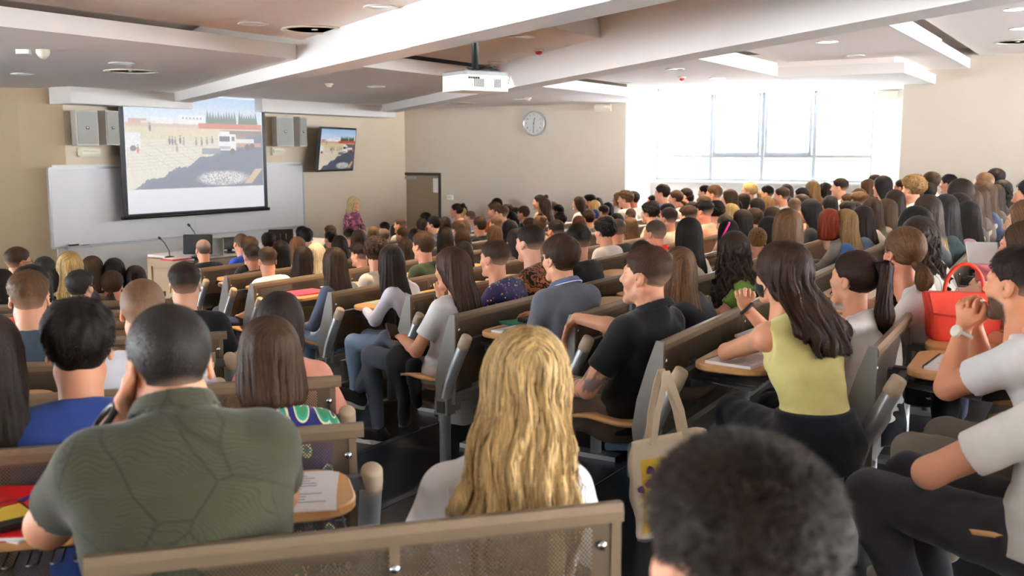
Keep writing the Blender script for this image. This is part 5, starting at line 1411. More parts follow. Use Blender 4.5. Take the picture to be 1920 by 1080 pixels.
def P(px, py, hh, sex, hair, hcol, scol, pose, label, row=None, gaze='L', sleeve=None, neck='round', stub=0, skin=None, extra=None, block='R', tr=None, D=None):
    PEOPLE.append(dict(px=px, py=py, hh=hh, sex=sex, hair=hair, hcol=hcol, scol=scol, pose=pose, label=label, row=row, gaze=gaze, sleeve=sleeve, neck=neck, stub=stub, skin=skin, extra=extra, block=block, tr=tr, D=D))
# front and middle of the right block, from the lectern towards the door
P(379, 447, 36, 'm', 'thin', 'gr', '1e1e20', 'lap', 'person with a bald head and dark T-shirt directly behind the lectern', ('R', 8), -20)
P(448, 436, 34, 'm', 'buzz', 'br', '2f4fb4', 'chin', 'person with cropped hair in a bright blue shirt, hand at the chin', ('R', 8), -25)
P(464, 443, 36, 'm', 'short', 'br', '18181a', 'desk', 'person in black T-shirt leaning one arm on the tablet near the lectern', ('R', 7), -10, extra='watch')
P(472, 458, 42, 'm', 'fade', 'db', '17171a', 'lap', 'person with faded dark hair in black, directly left of the white T-shirt man', ('R', 7), -15)
P(500, 462, 46, 'm', 'fade', 'br', 'eef0f4', 'lap', 'person in plain white T-shirt with pale faded hair at the aisle', ('R', 6), -15, tr='33415f')
P(502, 435, 34, 'm', 'short', 'db', 'd0558f', 'desk', 'person with dark hair in a pink shirt facing the laptop on the podium', None, 15)
P(526, 450, 40, 'f', 'straight', 'bk', 'e6e2e4', 'lap', 'person with long black hair left of the pink striped top', None)
P(556, 443, 42, 'f', 'straight', 'lb', 'e87fa8', 'desk', 'person with long brown hair in a pink striped top', None, extra='stripes')
P(568, 461, 44, 'f', 'straight', 'db', '3a2c44', 'lap', 'person with dark hair in plum, half hidden by the platinum blonde', None)
P(574, 427, 34, 'm', 'short', 'bk', '2c2a30', 'lap', 'person with thick black hair just below the edge of the white board', None)
P(566, 424, 33, 'm', 'short', 'db', '44434a', 'lap', 'person almost hidden behind the thick black hair below the board edge', None)
P(592, 455, 46, 'f', 'straight', 'pl', '9fc3ee', 'lap', 'person with long platinum blonde hair and light blue top', ('R', 6), -5, tr='8fb0d8')
P(626, 463, 50, 'f', 'straight', 'br', '6d7690', 'lap', 'person with long brown hair, mottled grey blue top and light jeans at the aisle', ('R', 5), -15, tr='a9c4e6')
P(618, 422, 31, 'm', 'short', 'br', '5a6270', 'lap', 'person with brown hair looking left, upper of the two below the board corner', None, -40)
P(619, 432, 32, 'm', 'short', 'db', '4a4c55', 'lap', 'person with dark brown hair, lower of the two below the board corner', None, -35)
P(636, 441, 42, 'f', 'straight', 'db', 'c4b09a', 'lap', 'person with long dark brown hair left of the lecturer', None)
P(654, 427, 32, 'm', 'fade', 'bk', '4b5060', 'lap', 'person with black faded hair right below the lecturer', None, -25)
P(672, 430, 38, 'f', 'straight', 'br', '5c5148', 'lap', 'person with glossy brown hair right in front of the lecturer', None)
P(700, 424, 30, 'f', 'mid', 'dbl', 'b0a08c', 'lap', 'person with dark blonde hair just right of the lecturer', None)
P(720, 427, 31, 'm', 'thin', 'br', '8d8678', 'lap', 'person with an orange-lit balding head between blonde and bearded heads', None, -10)
P(720, 416, 25, 'm', 'short', 'db', '58504a', 'lap', 'person with dark hair whose crown shows above the balding head', None)
P(750, 407, 30, 'm', 'buzz', 'br', 'b9beb4', 'lap', 'person with shaved head and pale grey shirt at the left door edge', None, -60)
P(741, 420, 26, 'f', 'straight', 'db', '4a3f3a', 'lap', 'person with dark brown hair below the shaved head by the door', None)
P(753, 426, 36, 'm', 'fade', 'lb', '6a665c', 'chin', 'person with light brown swept hair and a beard, hand at the face', None, -55, stub=.8)
P(672, 455, 46, 'm', 'quiff', 'db', '4f6fae', 'chin', 'person with short curly top and blue shirt, left of the big curls', None, -50)
P(705, 445, 52, 'm', 'curly', 'br', 'ddd0be', 'lap', 'person with a round mass of brown curls', None)
P(733, 457, 58, 'f', 'veil', 'db', 'e9e6f2', 'chin', 'person with very long dark hair over a white blouse, at the aisle', ('R', 4), -12, sleeve='long', tr='9db6d6')
P(760, 446, 44, 'f', 'straight', 'br', '7d6a58', 'lap', 'person with long straight hair between the curls and the green T-shirt', None)
P(778, 428, 34, 'f', 'straight', 'db', '3d4b5c', 'lap', 'person with dark hair behind the man in the green T-shirt', None)
P(793, 433, 50, 'm', 'short', 'br', '34402a', 'lap', 'person with brown hair in an olive green T-shirt', None, -40)
P(797, 398, 25, 'm', 'short', 'db', '55585e', 'lap', 'person with short dark hair in front of the brown door', None, -50)
P(790, 409, 27, 'f', 'straight', 'db', '4a423e', 'lap', 'person with dark hair in front of the lower door, hidden to the crown', None)
P(812, 405, 31, 'm', 'short', 'bk', '5f6468', 'chin', 'person with black hair and glasses at the right door edge', None, -60, extra='glasses')
P(807, 420, 29, 'f', 'mid', 'rd', '7b7470', 'lap', 'person with dyed red hair behind the olive T-shirt', None)
P(834, 406, 30, 'f', 'straight', 'br', '6b6058', 'lap', 'person with brown hair right of the door, below the thermostat', None)
P(858, 413, 32, 'm', 'short', 'lb', '7c7f86', 'lap', 'person with light brown cropped hair below the little blonde', None, -35)
P(856, 381, 21, 'f', 'bun', 'db', 'dda78c', 'desk', 'person with bare shoulder and dark bun by the far wall', None, -70, sleeve='none')
P(866, 384, 21, 'f', 'straight', 'br', '8d7f70', 'lap', 'person with brown hair right behind the dark bun by the far wall', None)
P(864, 388, 23, 'f', 'mid', 'bl', 'd6c3ac', 'chin', 'person with bright blonde hair by the far wall, hand at the face', None, -60)
P(879, 394, 27, 'm', 'buzz', 'lb', '9b9da0', 'chin', 'person with blond cropped hair right of the bright blonde', None, -65)
P(869, 412, 31, 'f', 'straight', 'dbl', '8b8078', 'lap', 'person with long dark blonde hair left of the man in the black T-shirt', None)
P(899, 406, 36, 'm', 'short', 'br', '17171a', 'lap', 'person with bowl of brown hair in a black T-shirt, middle of the far crowd', None, -40)
P(834, 425, 40, 'f', 'straight', 'db', '9aa0a6', 'lap', 'person with dark hair that turns grey blonde at the right side', None)
P(866, 428, 40, 'f', 'straight', 'br', 'eceef0', 'lap', 'person with long brown hair and a white top before the black T-shirt', None)
P(868, 451, 46, 'f', 'straight', 'db', 'd9c46e', 'lap', 'person with dark brown hair and yellow top behind the phone girl', None)
P(931, 371, 22, 'f', 'straight', 'bk', '70665e', 'lap', 'person with black hair tallest by the bare beige wall', None, -50)
P(926, 378, 27, 'm', 'short', 'lb', 'e0602c', 'lap', 'person in an orange shirt looking left by the beige wall', None, -70)
P(940, 386, 27, 'm', 'quiff', 'lb', '7a7c82', 'lap', 'person with glasses and brown quiff right of the orange shirt', None, -75, extra='glasses')
P(950, 382, 26, 'f', 'straight', 'bk', '5a5450', 'lap', 'person with black hair behind the glasses and quiff', None)
P(930, 404, 30, 'm', 'buzz', 'lb', 'c98c72', 'lap', 'person with very short hair below the orange shirt', None, -50)
P(957, 396, 27, 'f', 'tied', 'bk', '6a7a66', 'lap', 'person with black ponytail and clip beside the green collar', None, -60)
P(981, 386, 31, 'm', 'short', 'br', '1b1b1d', 'lap', 'person with brown hair, clear profile and dark top by the beige wall', None, -60)
P(966, 389, 26, 'm', 'short', 'br', '5c5a58', 'lap', 'person mostly hidden left of the clear profile by the beige wall', None)
P(955, 413, 36, 'f', 'wavy', 'bk', '4a4643', 'lap', 'person with long wavy black hair left of the camouflage shirt', None)
P(926, 422, 36, 'f', 'straight', 'lb', 'a79a8a', 'lap', 'person with long ash brown hair behind the speckled purple shirt', None)
P(966, 428, 38, 'f', 'straight', 'db', '6d5a50', 'lap', 'person with dark hair and glasses at the left of the camouflage shirt', None, -40, extra='glasses')
P(928, 448, 62, 'm', 'fade', 'br', '2b2346', 'desk', 'person in a dark purple shirt with coloured specks', None, -50, extra='specks')
P(994, 420, 64, 'm', 'fade', 'db', '5d3a22', 'chin', 'person in a brown camouflage shirt, hand at the chin', None, -45, extra='camo')
P(992, 408, 30, 'm', 'short', 'db', '5f5b58', 'lap', 'person whose dark crown shows left of the brown bun', None)
P(1011, 404, 32, 'f', 'bun', 'lb', '8a7462', 'lap', 'person with shiny light brown hair behind the camouflage shirt', None)
P(1011, 365, 22, 'f', 'bun', 'bk', 'b9a494', 'lap', 'person with black hair pulled back, first of the trio by the wall', None, -80)
P(1020, 371, 23, 'f', 'straight', 'br', '7a6a5e', 'lap', 'person with brown hair just behind the pulled back black hair', None, -70)
P(1017, 380, 25, 'f', 'straight', 'bk', 'ece6e0', 'chin', 'person with straight black hair and white top, hand at the mouth', None, -75)
P(1034, 377, 25, 'f', 'straight', 'lb', 'a08c7c', 'lap', 'person with loose brown hair right of the straight black hair', None, -70)
P(1046, 383, 27, 'm', 'short', 'bk', '5c646e', 'lap', 'person with short black hair at the end of the first wall group', None, -65)
P(1015, 399, 27, 'f', 'straight', 'bk', 'e9e9ec', 'lap', 'person with black hair and grey headband below the white top', None, extra='bandw')
P(1050, 398, 30, 'm', 'tuft', 'db', '7a8087', 'lap', 'person with dark flat hair below the end of the first wall group', None, -45)
P(1085, 368, 23, 'f', 'straight', 'br', 'f0eeec', 'lap', 'person in white with a pale headband in brown hair, by the wall', None, -75, extra='bandw')
P(1106, 365, 24, 'm', 'quiff', 'bk', '6a6866', 'lap', 'person with black quiff, glasses and moustache by the wall', None, -75, extra='glasses', stub=.9)
P(1119, 370, 24, 'f', 'straight', 'db', '5a5450', 'lap', 'person with dark hair behind the black quiff', None)
P(1114, 375, 26, 'f', 'mid', 'bl', '8e8a90', 'lap', 'person with short blonde hair right of the black quiff', None, -60)
P(1114, 391, 30, 'm', 'buzz', '22305e', '3c4048', 'lap', 'person in a navy blue cap in the middle of the crowd', None, -40, extra='cap')
P(1131, 384, 28, 'm', 'fade', 'bk', '8a8d92', 'lap', 'person with black faded hair right of the navy cap', None, -50)
P(1139, 379, 27, 'f', 'straight', 'bk', '4d4a4c', 'lap', 'person with black hair right behind the black fade', None)
P(1103, 393, 34, 'm', 'short', 'br', '5a564f', 'lap', 'person with thick brown hair left of the navy cap', None)
P(1085, 404, 34, 'f', 'mid', 'au', 'a8d060', 'lap', 'person with reddish brown bob, green top', None)
P(1160, 361, 23, 'f', 'wavy', 'dbl', 'f2f0ee', 'lap', 'person in white with long wavy blonde hair at the wall corner', None, -80)
P(1172, 358, 23, 'm', 'curly', 'lb', 'd8cdc4', 'lap', 'person with ginger curls at the bright wall corner', None, -75)
P(1186, 358, 25, 'm', 'short', 'db', 'b6b2ae', 'lap', 'person with dark hair behind the ginger curls', None)
P(1184, 364, 27, 'm', 'crop', 'br', '2b3a5c', 'chin', 'person with brown bowl cut and glasses, hand on the mouth', None, -70, extra='glasses')
P(1182, 389, 29, 'm', 'buzz', 'br', '7d7468', 'lap', 'person with shaved brown head below the bowl cut', None, -30)
P(1155, 399, 29, 'f', 'mid', 'bk', '57534e', 'lap', 'person whose black hair shows left of the shaved brown head', None)
P(1139, 404, 30, 'f', 'mid', 'br', '6b6259', 'lap', 'person with brown hair behind the dark curly head', None)
P(1042, 411, 42, 'm', 'fade', 'db', '77695e', 'lap', 'person with dark faded head behind the grey polo shirt', None, -35)
P(1085, 418, 64, 'm', 'fade', 'db', '151517', 'lap', 'person in black T-shirt with a white printed list on the back', ('R', 3), -20, extra='tour')
P(1133, 410, 50, 'm', 'curly', 'bk', 'efe3da', 'lap', 'person with tight dark curls in a white T-shirt with lettering', None, -45, extra='walk')
P(1158, 408, 44, 'm', 'buzz', 'db', '1a1a1c', 'lap', 'person with shaved dark head and black top right of the curls', None, -15)
P(1181, 407, 36, 'f', 'mid', 'lb', '8c7a68', 'lap', 'person with light brown hair right of the shaved dark head', None)
P(1228, 410, 54, 'm', 'buzz', 'db', 'd4382c', 'lap', 'person with receding dark hair and a red collar', None, -50, neck='polo', stub=.5)
P(1200, 450, 62, 'f', 'straight', 'db', '6f4b3c', 'chin', 'person with brown hair, bare forearm and black wristwatch beside the head', None, -10, extra='watch')
# in front of the window
P(1242, 345, 24, 'm', 'short', 'db', '39406e', 'lap', 'person in navy blue looking left, first under the window', None, -70)
P(1224, 366, 25, 'm', 'short', 'bk', '5e5e60', 'lap', 'person with black hair left of the navy blue shirt', None)
P(1223, 376, 28, 'm', 'short', 'db', '6a6660', 'lap', 'person with dark brown hair directly behind the frizzy head', None)
P(1237, 374, 26, 'm', 'short', 'br', '7a7066', 'lap', 'person with brown hair below the navy blue shirt', None)
P(1267, 356, 23, 'f', 'lowpony', 'br', 'cdb8ae', 'lap', 'person with tied brown hair right of the navy blue shirt', None, -75)
P(1286, 352, 25, 'm', 'fade', 'db', 'a7a3a2', 'lap', 'person with dark fade behind the tousled white shirt', None, -70)
P(1287, 360, 27, 'm', 'tuft', 'bk', 'efeeee', 'lap', 'person with tousled black hair and white shirt under the window', None, -70)
P(1322, 346, 25, 'm', 'fade', 'db', '55565c', 'clasp', 'person with beard and hands at the mouth, under the window', None, -65, stub=.9)
P(1339, 346, 27, 'm', 'fade', 'lb', '1f2226', 'lap', 'person in a black jacket with sandy fade, under the window', None, -70)
P(1368, 354, 24, 'f', 'mid', 'br', '9f9a92', 'lap', 'person with shoulder length brown hair right of the black jacket', None, -70)
P(1393, 362, 25, 'f', 'mid', 'db', 'b6a59a', 'lap', 'person with dark hair and round face left of the blonde ponytail', None, -55)
P(1405, 341, 24, 'f', 'tied', 'bl', '4a5264', 'lap', 'person with blonde ponytail and glasses under the window', None, -80, extra='glasses')
P(1319, 367, 30, 'm', 'short', 'lb', '7b766e', 'lap', 'person whose light brown crown shows below the hands at the mouth', None)
P(1297, 378, 29, 'm', 'short', 'db', '5f5850', 'lap', 'person with dark crown below the tousled white shirt', None)
P(1251, 381, 32, 'm', 'short', 'bk', '4e4a46', 'lap', 'person with flat black hair behind the peach T-shirt man', None)
P(1216, 381, 37, 'm', 'curly', 'bk', 'c7b29e', 'chin', 'person with frizzy black hair and glasses, hand at the mouth', None, -60, extra='glasses')
P(1254, 388, 46, 'm', 'fade', 'db', 'f0d6bc', 'lap', 'person with dark hair and cream T-shirt right of the frizzy head', None, -40)
P(1291, 386, 38, 'm', 'quiff', 'br', 'a99c90', 'lap', 'person with brushed up brown hair right of the cream T-shirt', None, -40)
P(1321, 376, 38, 'm', 'quiff', 'bk', 'eca88c', 'lap', 'person in a peach T-shirt with black hair, clear profile', None, -50)
P(1344, 378, 37, 'f', 'curly', 'bk', '2a3c3c', 'lap', 'person with a big dark mass of hair right of the peach T-shirt', None, 0)
P(1369, 381, 36, 'f', 'mid', 'bl', 'a39a90', 'lap', 'person with blonde hair behind the shaved orange-lit head', None)
P(1377, 374, 30, 'f', 'mid', 'db', '6c6660', 'lap', 'person with dark hair behind the blonde hair', None)
P(1357, 399, 40, 'm', 'buzz', 'db', 'efc6a8', 'chin', 'person with shaved head lowered onto the arm in a peach sleeve', None, -30, sleeve='long')
P(1391, 392, 42, 'f', 'mid', 'db', '57453c', 'lap', 'person with dark straight hair above the pink pen', None)
P(1413, 390, 40, 'm', 'short', 'br', '6b6056', 'lap', 'person with brown round head right of the dark straight hair', None)
P(1292, 407, 56, 'f', 'straight', 'bk', 'ecd9bc', 'lap', 'person with smooth long black hair and cream jacket', None, -10, sleeve='long')
P(1362, 411, 46, 'f', 'straight', 'bk', '7a3440', 'write', 'person with black hair writing with a pink pen', None, -5)
P(1376, 434, 72, 'f', 'curls', 'db2', '5f7f2e', 'desk', 'person with long curly dark hair and a green top', None, -5)
P(1270, 462, 82, 'f', 'straight', 'lb', '25252a', 'desk', 'person with long streaked blond brown hair beside the black polo shirt', None, -5)
P(1438, 347, 24, 'm', 'fade', 'bk', '6e7278', 'lap', 'person with black fade and glasses right of the blonde ponytail', None, -75, extra='glasses')
P(1474, 344, 26, 'f', 'straight', 'db', '6a5c54', 'lap', 'person with dark hair behind the clear crew cut', None)
P(1466, 350, 32, 'm', 'fade', 'br', '9aa0a8', 'lap', 'person with crew cut and clear profile below the window sill', None, -70)
P(1503, 351, 28, 'm', 'short', 'bk', '77736e', 'lap', 'person with black hair left of the two laughing girls', None, -60)
P(1523, 339, 26, 'f', 'straight', 'dbl', 'd9cfc8', 'lap', 'person with long blond brown hair, left of the two laughing girls', None, -65)
P(1546, 342, 27, 'f', 'mid', 'db', 'f0eeee', 'lap', 'person with dark headband and white top, right of the laughing girls', None, -75, extra='bandb')
P(1577, 333, 27, 'm', 'fade', 'db', 'ece9ea', 'chin', 'person smiling in profile, hand at the chin, under the right pane', None, -75)
P(1609, 353, 29, 'm', 'short', 'br', '7d7870', 'lap', 'person with brown hair right of the smiling profile', None)
P(1612, 360, 31, 'm', 'quiff', 'lb', '8a8378', 'lap', 'person with light brown brushed hair below the brown hair', None, -55)
P(1589, 363, 32, 'm', 'short', 'lb', '857a6e', 'lap', 'person with round light brown head left of the brushed hair', None)
P(1556, 366, 32, 'f', 'mid', 'bk', 'd8c4b4', 'lap', 'person with black smooth hair in front of the white headband top', None, -45)
P(1502, 362, 32, 'm', 'buzz', 'bk', '6a655f', 'lap', 'person with a shaved black crown behind the big orange-lit head', None)
P(1473, 366, 31, 'm', 'fade', 'bk', '7c7770', 'lap', 'person with short black fringe left of the big orange-lit head', None, -55)
P(1490, 369, 40, 'm', 'buzz', 'br', 'c68f6c', 'lap', 'person with a big shaved orange-lit head in the middle', None, -20)
P(1519, 372, 40, 'f', 'straight', 'bk', '33302f', 'lap', 'person with long black hair right of the shaved orange-lit head', None)
P(1436, 368, 38, 'f', 'straight', 'dbl', 'a9a39a', 'lap', 'person with blond streaked hair below the black fade and glasses', None)
P(1418, 371, 34, 'f', 'mid', 'bk', '5b564f', 'lap', 'person with black hair left of the blond streaked hair', None)
P(1447, 387, 42, 'f', 'mid', 'db', '625648', 'lap', 'person with dark parted hair below the blond streaks', None)
P(1478, 390, 60, 'f', 'straight', 'lb', '5e5348', 'lap', 'person with very big long hair, brown turning blond', None, -8)
P(1440, 405, 52, 'f', 'straight', 'bk', '6b5c58', 'lap', 'person with black hair left of the very big long hair', None)
P(1420, 426, 54, 'f', 'messy', 'dbl', 'd8c0a4', 'lap', 'person with a messy blond bun', None, -10)
P(1554, 390, 54, 'f', 'bob', 'rd', '80776c', 'desk', 'person with thick red hair and grey top', None, -25, extra='glasses')
P(1585, 391, 50, 'f', 'straight', 'dbl', '3c5684', 'lap', 'person with blond brown hair and blue top right of the red hair', None)
P(1587, 377, 38, 'm', 'short', 'db', '746c62', 'lap', 'person with broad dark crown behind the red hair', None)
P(1617, 385, 54, 'f', 'straight', 'db', '55606e', 'lap', 'person with smooth dark brown hair and blue grey top', None)
P(1640, 327, 27, 'm', 'fade', 'br', 'e4d3c8', 'lap', 'person with brown fade at the right window edge', None, -70)
P(1627, 335, 26, 'f', 'mid', 'br', 'c9b8ac', 'lap', 'person half hidden left of the brown fade at the window edge', None, -70)
P(1655, 329, 31, 'f', 'straight', 'bk', 'e0d2c4', 'lap', 'person with long black hair in front of the white pier', None, -60)
P(1632, 346, 28, 'm', 'short', 'bk', 'd9c9b4', 'lap', 'person with short black hair below the brown fade', None, -70)
P(1691, 336, 27, 'm', 'fade', 'br', 'cbb8aa', 'chin', 'person half hidden behind the light curls', None, -70)
P(1712, 332, 36, 'm', 'afro', 'dbl', 'cdbfae', 'lap', 'person with a big bush of light curls', None, -60)
P(1746, 322, 25, 'm', 'short', 'br', 'efe6dc', 'lap', 'person with beard and white shirt by the rear beige wall', None, -60, stub=.9)
P(1779, 327, 27, 'm', 'crop', 'bk', 'c9bfe6', 'lap', 'person with thick black fringe in a lilac T-shirt', None, -65)
P(1801, 334, 28, 'f', 'straight', 'db', '8f8480', 'lap', 'person with long brown hair right of the lilac T-shirt', None, -50)
P(1743, 343, 30, 'm', 'crop', 'bk', '8a7d70', 'lap', 'person with black hair seen from behind, below the bearded white shirt', None, -10)
P(1714, 352, 37, 'm', 'fade', 'bk', 'e2b4a6', 'lap', 'person with bare temples and black top hair below the light curls', None, -60)
P(1678, 355, 44, 'f', 'straight', 'db', 'e8d6b8', 'lap', 'person with dark brown hair and glasses below the white pier', None, -35, extra='glasses')
P(1635, 370, 46, 'f', 'straight', 'br', 'f0dcc2', 'lap', 'person with a white headband and pale green hair tips', None, -25, extra='bandw')
P(1661, 372, 46, 'f', 'straight', 'br', '8c7862', 'lap', 'person with plain brown hair right of the white headband', None)
P(1600, 377, 40, 'm', 'short', 'bk', '5c564e', 'lap', 'person with black crown left of the white headband', None)
P(1741, 364, 54, 'f', 'straight', 'db2', '3d4042', 'lap', 'person with long dark hair that ends in blond tips', None, -15, D=7.0)
P(1774, 363, 52, 'f', 'veil', 'bk', '2c3a3a', 'lap', 'person with very long black hair and dark green top', None, -15, D=7.6)
P(1719, 385, 54, 'f', 'straight', 'bk', 'c7c0b8', 'clasp', 'person with dark hair bent forward, hands together', None, -30, D=6.1)
P(1725, 407, 64, 'f', 'curls', 'db2', 'd8d2c6', 'desk', 'person with frizzy dark hair and a checked pale shirt', None, -10, D=5.6)
P(1697, 424, 88, 'f', 'lowpony', 'lb', 'f6f1ea', 'desk', 'person with light brown hair in a low ponytail and white T-shirt', None, -35, extra='glasses', D=4.8)
P(1867, 316, 25, 'm', 'crop', 'bk', '1d1c1f', 'lap', 'person with black hair tallest at the far right wall', None, -55)
P(1846, 321, 26, 'm', 'buzz', 'br', '6c645c', 'lap', 'person with shaved brown head left of the tallest one', None, -55)
P(1843, 336, 30, 'f', 'mid', 'br', '7c7066', 'lap', 'person with light brown hair below the shaved brown head', None, -45)
P(1878, 338, 36, 'f', 'curls', 'bk', '2a2828', 'lap', 'person with dark curls, last one by the far right wall', None, D=12.4)
P(1868, 345, 42, 'f', 'straight', 'db', '35302c', 'lap', 'person with dark straight hair, first from the right along the long bench', None, -15, D=11.4)
P(1853, 342, 44, 'f', 'straight', 'br', '26344a', 'lap', 'person with brown hair, second from the right along the long bench', None, -15, D=10.6)
P(1837, 347, 48, 'f', 'straight', 'br', '4a3f38', 'lap', 'person with long brown hair, third from the right along the long bench', None, -15, D=9.8)
P(1822, 353, 54, 'f', 'veil', 'br', '3c3430', 'lap', 'person with very long brown hair, fourth from the right along the long bench', None, -15, D=9.0)
P(1798, 361, 42, 'f', 'mid', 'db', 'd8b49c', 'lap', 'person with dark hair and bare shoulder beside the very long black hair', None, -40, D=8.6)
P(1815, 376, 58, 'f', 'straight', 'bk', 'e3b9bc', 'lap', 'person with black hair and pale pink top at the long bench', None, -20, D=7.9)
# left block
P(33, 462, 50, 'm', 'fade', 'br', '17171a', 'chin', 'person with pale glasses and black shirt looking right, far left', None, 55, block='L', extra='glasses')
P(83, 481, 42, 'm', 'short', 'ol', '2c2e36', 'lap', 'person with short black hair right of the pale glasses', None, 5, block='L')
P(130, 470, 46, 'f', 'mid', 'bl', '6b6a70', 'lap', 'person with silvery blonde hair below the board corner', None, 5, block='L')
P(172, 479, 42, 'f', 'mid', 'br', '7d7672', 'lap', 'person with brown hair right of the silvery blonde', None, 10, block='L')
P(160, 490, 46, 'f', 'wavy', 'db', '4d494c', 'lap', 'person with dark wavy hair and a white headband, left block', None, 12, block='L', extra='bandw')
P(213, 483, 44, 'f', 'mid', 'bk', '3c4452', 'lap', 'person with blue black hair next to the lectern', None, 10, block='L')
P(253, 497, 44, 'f', 'mid', 'db', '55504f', 'lap', 'person with dark brown hair touching the lectern corner', None, 10, block='L')
P(209, 506, 54, 'f', 'lowpony', 'br', '6d5550', 'lap', 'person with smooth brown hair tied in a low ponytail, left block', None, 8, block='L')
P(148, 506, 60, 'm', 'short', 'ol', '3a3d44', 'lap', 'person with greying dark crown and glasses, left block', None, 30, block='L', extra='glasses')
P(105, 503, 52, 'f', 'mid', 'bk', 'e9e6f0', 'lap', 'person with black hair and white top, left block', None, 5, block='L')
P(55, 497, 58, 'm', 'short', 'bk', 'd8452e', 'lap', 'person in an orange red shirt hidden behind the slate T-shirt', ('L', 5), 0, block='L')
P(52, 505, 84, 'm', 'fade', 'lb', '42525f', 'lap', 'person in a slate grey T-shirt with light brown fade', ('L', 4), 8, block='L')
P(5, 503, 58, 'f', 'straight', 'bk', '3f3a3c', 'chin', 'person with black hair cut by the left picture edge, hand raised', None, 10, block='L')
P(345, 490, 66, 'm', 'fade', 'db', '161618', 'lap', 'person in a black T-shirt in front of the lectern', ('L', 5), 0, block='L')
P(268, 517, 92, 'm', 'buzz', 'lb', 'eef0f6', 'lap', 'person with shaved head and white T-shirt, left block', ('L', 3), 12, block='L')
P(525, 545, 96, 'f', 'straight', 'db', 'e8a18a', 'lap', 'person with long dark hair and peach top left of the aisle', ('L', 3), 12, block='L')
P(-25, 585, 110, 'f', 'straight', 'db', '2a2526', 'lap', 'person with long dark hair cut off at the left edge, beside the blue T-shirt', ('L', 2), 5, block='L')
def rows_for(p):
    """benches a person could sit on, each with how badly it fits the measured height and head size"""
    out = []
    for k, r in ROWS.items():
        if k[0] != p['block'] or k == ('R', -1) or (p['row'] is not None and k != p['row']): continue
        q = seat_solve(k, p['px'], p['py'], p['pose'])
        if q is None: continue
        s, D, sh = q; s *= r['sx']
        if p['row'] is None and (s < .12 or s > r['L'] - .05): continue
        out.append((((sh - .965) / .06) ** 2 + (math.log(.235 * FPX / D / p['hh']) / .085) ** 2, k, q))
    return sorted(out, key=lambda t: t[0])
def assign_rows():
    cand = [rows_for(p) if not p['D'] else [] for p in PEOPLE]; cur = [c[0] if c else None for c in cand]
    for sweep in range(8):
        for i, c in enumerate(cand):
            if len(c) < 2: continue
            def tot(o):
                t = o[0]
                for j, u in enumerate(cur):
                    if j != i and u and u[1] == o[1]:
                        g = abs(u[2][0] - o[2][0])
                        if g < .40: t += 9 * ((.40 - g) / .40) ** 1.5
                return t
            cur[i] = min(c, key=tot)
    return cur
def put_person(p, i):
    hc = head_centre(LEAN[p['pose']])
    if p['D']:
        row = p['row'] or ('R', 0); r = ROWS[row]; D = p['D']; h_ = ray(p['px'], p['py'], D); s = 0; sh = (h_.z - r['z']) / 1.261
        pos = Vector((h_.x, h_.y, 0)) - r['hy'] * float(hc[1])
    else:
        if ASSIGN[i] is None: return None
        row, q = ASSIGN[i][1:]; r = ROWS[row]; s, D, sh = q; pos = r['o'] + r['hx'] * s + r['hy'] * .20
    sh_c = max(.90, min(1.10, sh)); pos.z = r['z'] + (sh - sh_c) * 1.261
    ang = r['rz']
    g = p['gaze']; hp = pos + r['hy'] * hc[1]
    if g == 'L': tgt = math.atan2(LECT.y - hp.y, LECT.x - hp.x) - PI / 2
    elif g == 'S': 
        sp = Vector((-5.6, 16.6, 0)); tgt = math.atan2(sp.y - hp.y, sp.x - hp.x) - PI / 2
    else: tgt = math.atan2(hp.y, hp.x) - PI / 2 - R(g)
    rel = (tgt - ang + PI) % (2 * PI) - PI
    rr = random.Random(i * 17 + 3); jit = rr.uniform(-8, 8) if g in ('L', 'S') else 0
    rel = math.degrees(rel) + jit
    yb = max(-75, min(75, round(rel / 15) * 15)); body = max(-12, min(12, rel - yb)) if g not in ('L', 'S') else rr.uniform(-5, 5)
    pit = 0 if p['pose'] != 'write' else -18
    e = empty('person', pos, ang + R(body), p['label'], 'person', 'students in the lecture hall'); e.scale = (sh_c,) * 3
    # keep the head where it was measured after turning the body a little
    sex = p['sex']; sk = p['skin'] or SKINS[i % 5]
    b = link('body', crowd_skin(sex, p['pose'], yb, pit, p['stub']), None, e); b.color = tuple(c * k for c, k in zip(hexc(sk), (.86, .76, .70))) + (1,)
    sl = p['sleeve'] or ('short' if (i % 4 or sex == 'm') else 'long')
    o = link('shirt', crowd_shirt(sex, p['pose'], sl, p['neck']), None, e); o.color = hexc(p['scol']) + (1,)
    o = link('trousers', crowd_trousers(sex), None, e); o.color = hexc(p['tr'] or ['2b3040', '1c1c20', '6f87a6', '3a3f4c'][i % 4]) + (1,)
    fine = D < 7.5 or p['hair'] in ('curly', 'afro', 'messy')
    o = link('hair', hair_mesh(p['hair'], .0062 if fine else .0085, 1.0 if fine else .45, .20 if LEAN[p['pose']] > .15 and fine else 0.0), None, e); o.color = hexc(HC.get(p['hcol'], p['hcol'])) + (1,)
    o.location = hc; o.rotation_euler = head_rot_euler(yb, pit)
    for x in (p['extra'] or '').split():
        if x == 'glasses':
            g_ = link('glasses', glasses_mesh(), None, e); g_.location = hc; g_.rotation_euler = o.rotation_euler
        elif x.startswith('band'):
            g_ = link('headband', band_mesh(x[4:] or 'w'), None, e); g_.location = hc; g_.rotation_euler = o.rotation_euler
        elif x == 'watch':
            a = pose_arms(p['pose'])[0]; W = Vector(a[1]); d = (W - Vector(a[0])).normalized()
            g_ = link('watch', watch_mesh(), None, e); g_.location = W - d * .02; g_.rotation_euler = d.to_track_quat('Z', 'Y').to_euler()
    e['row'] = '%s%d' % row
    return row, s, D, sh, e
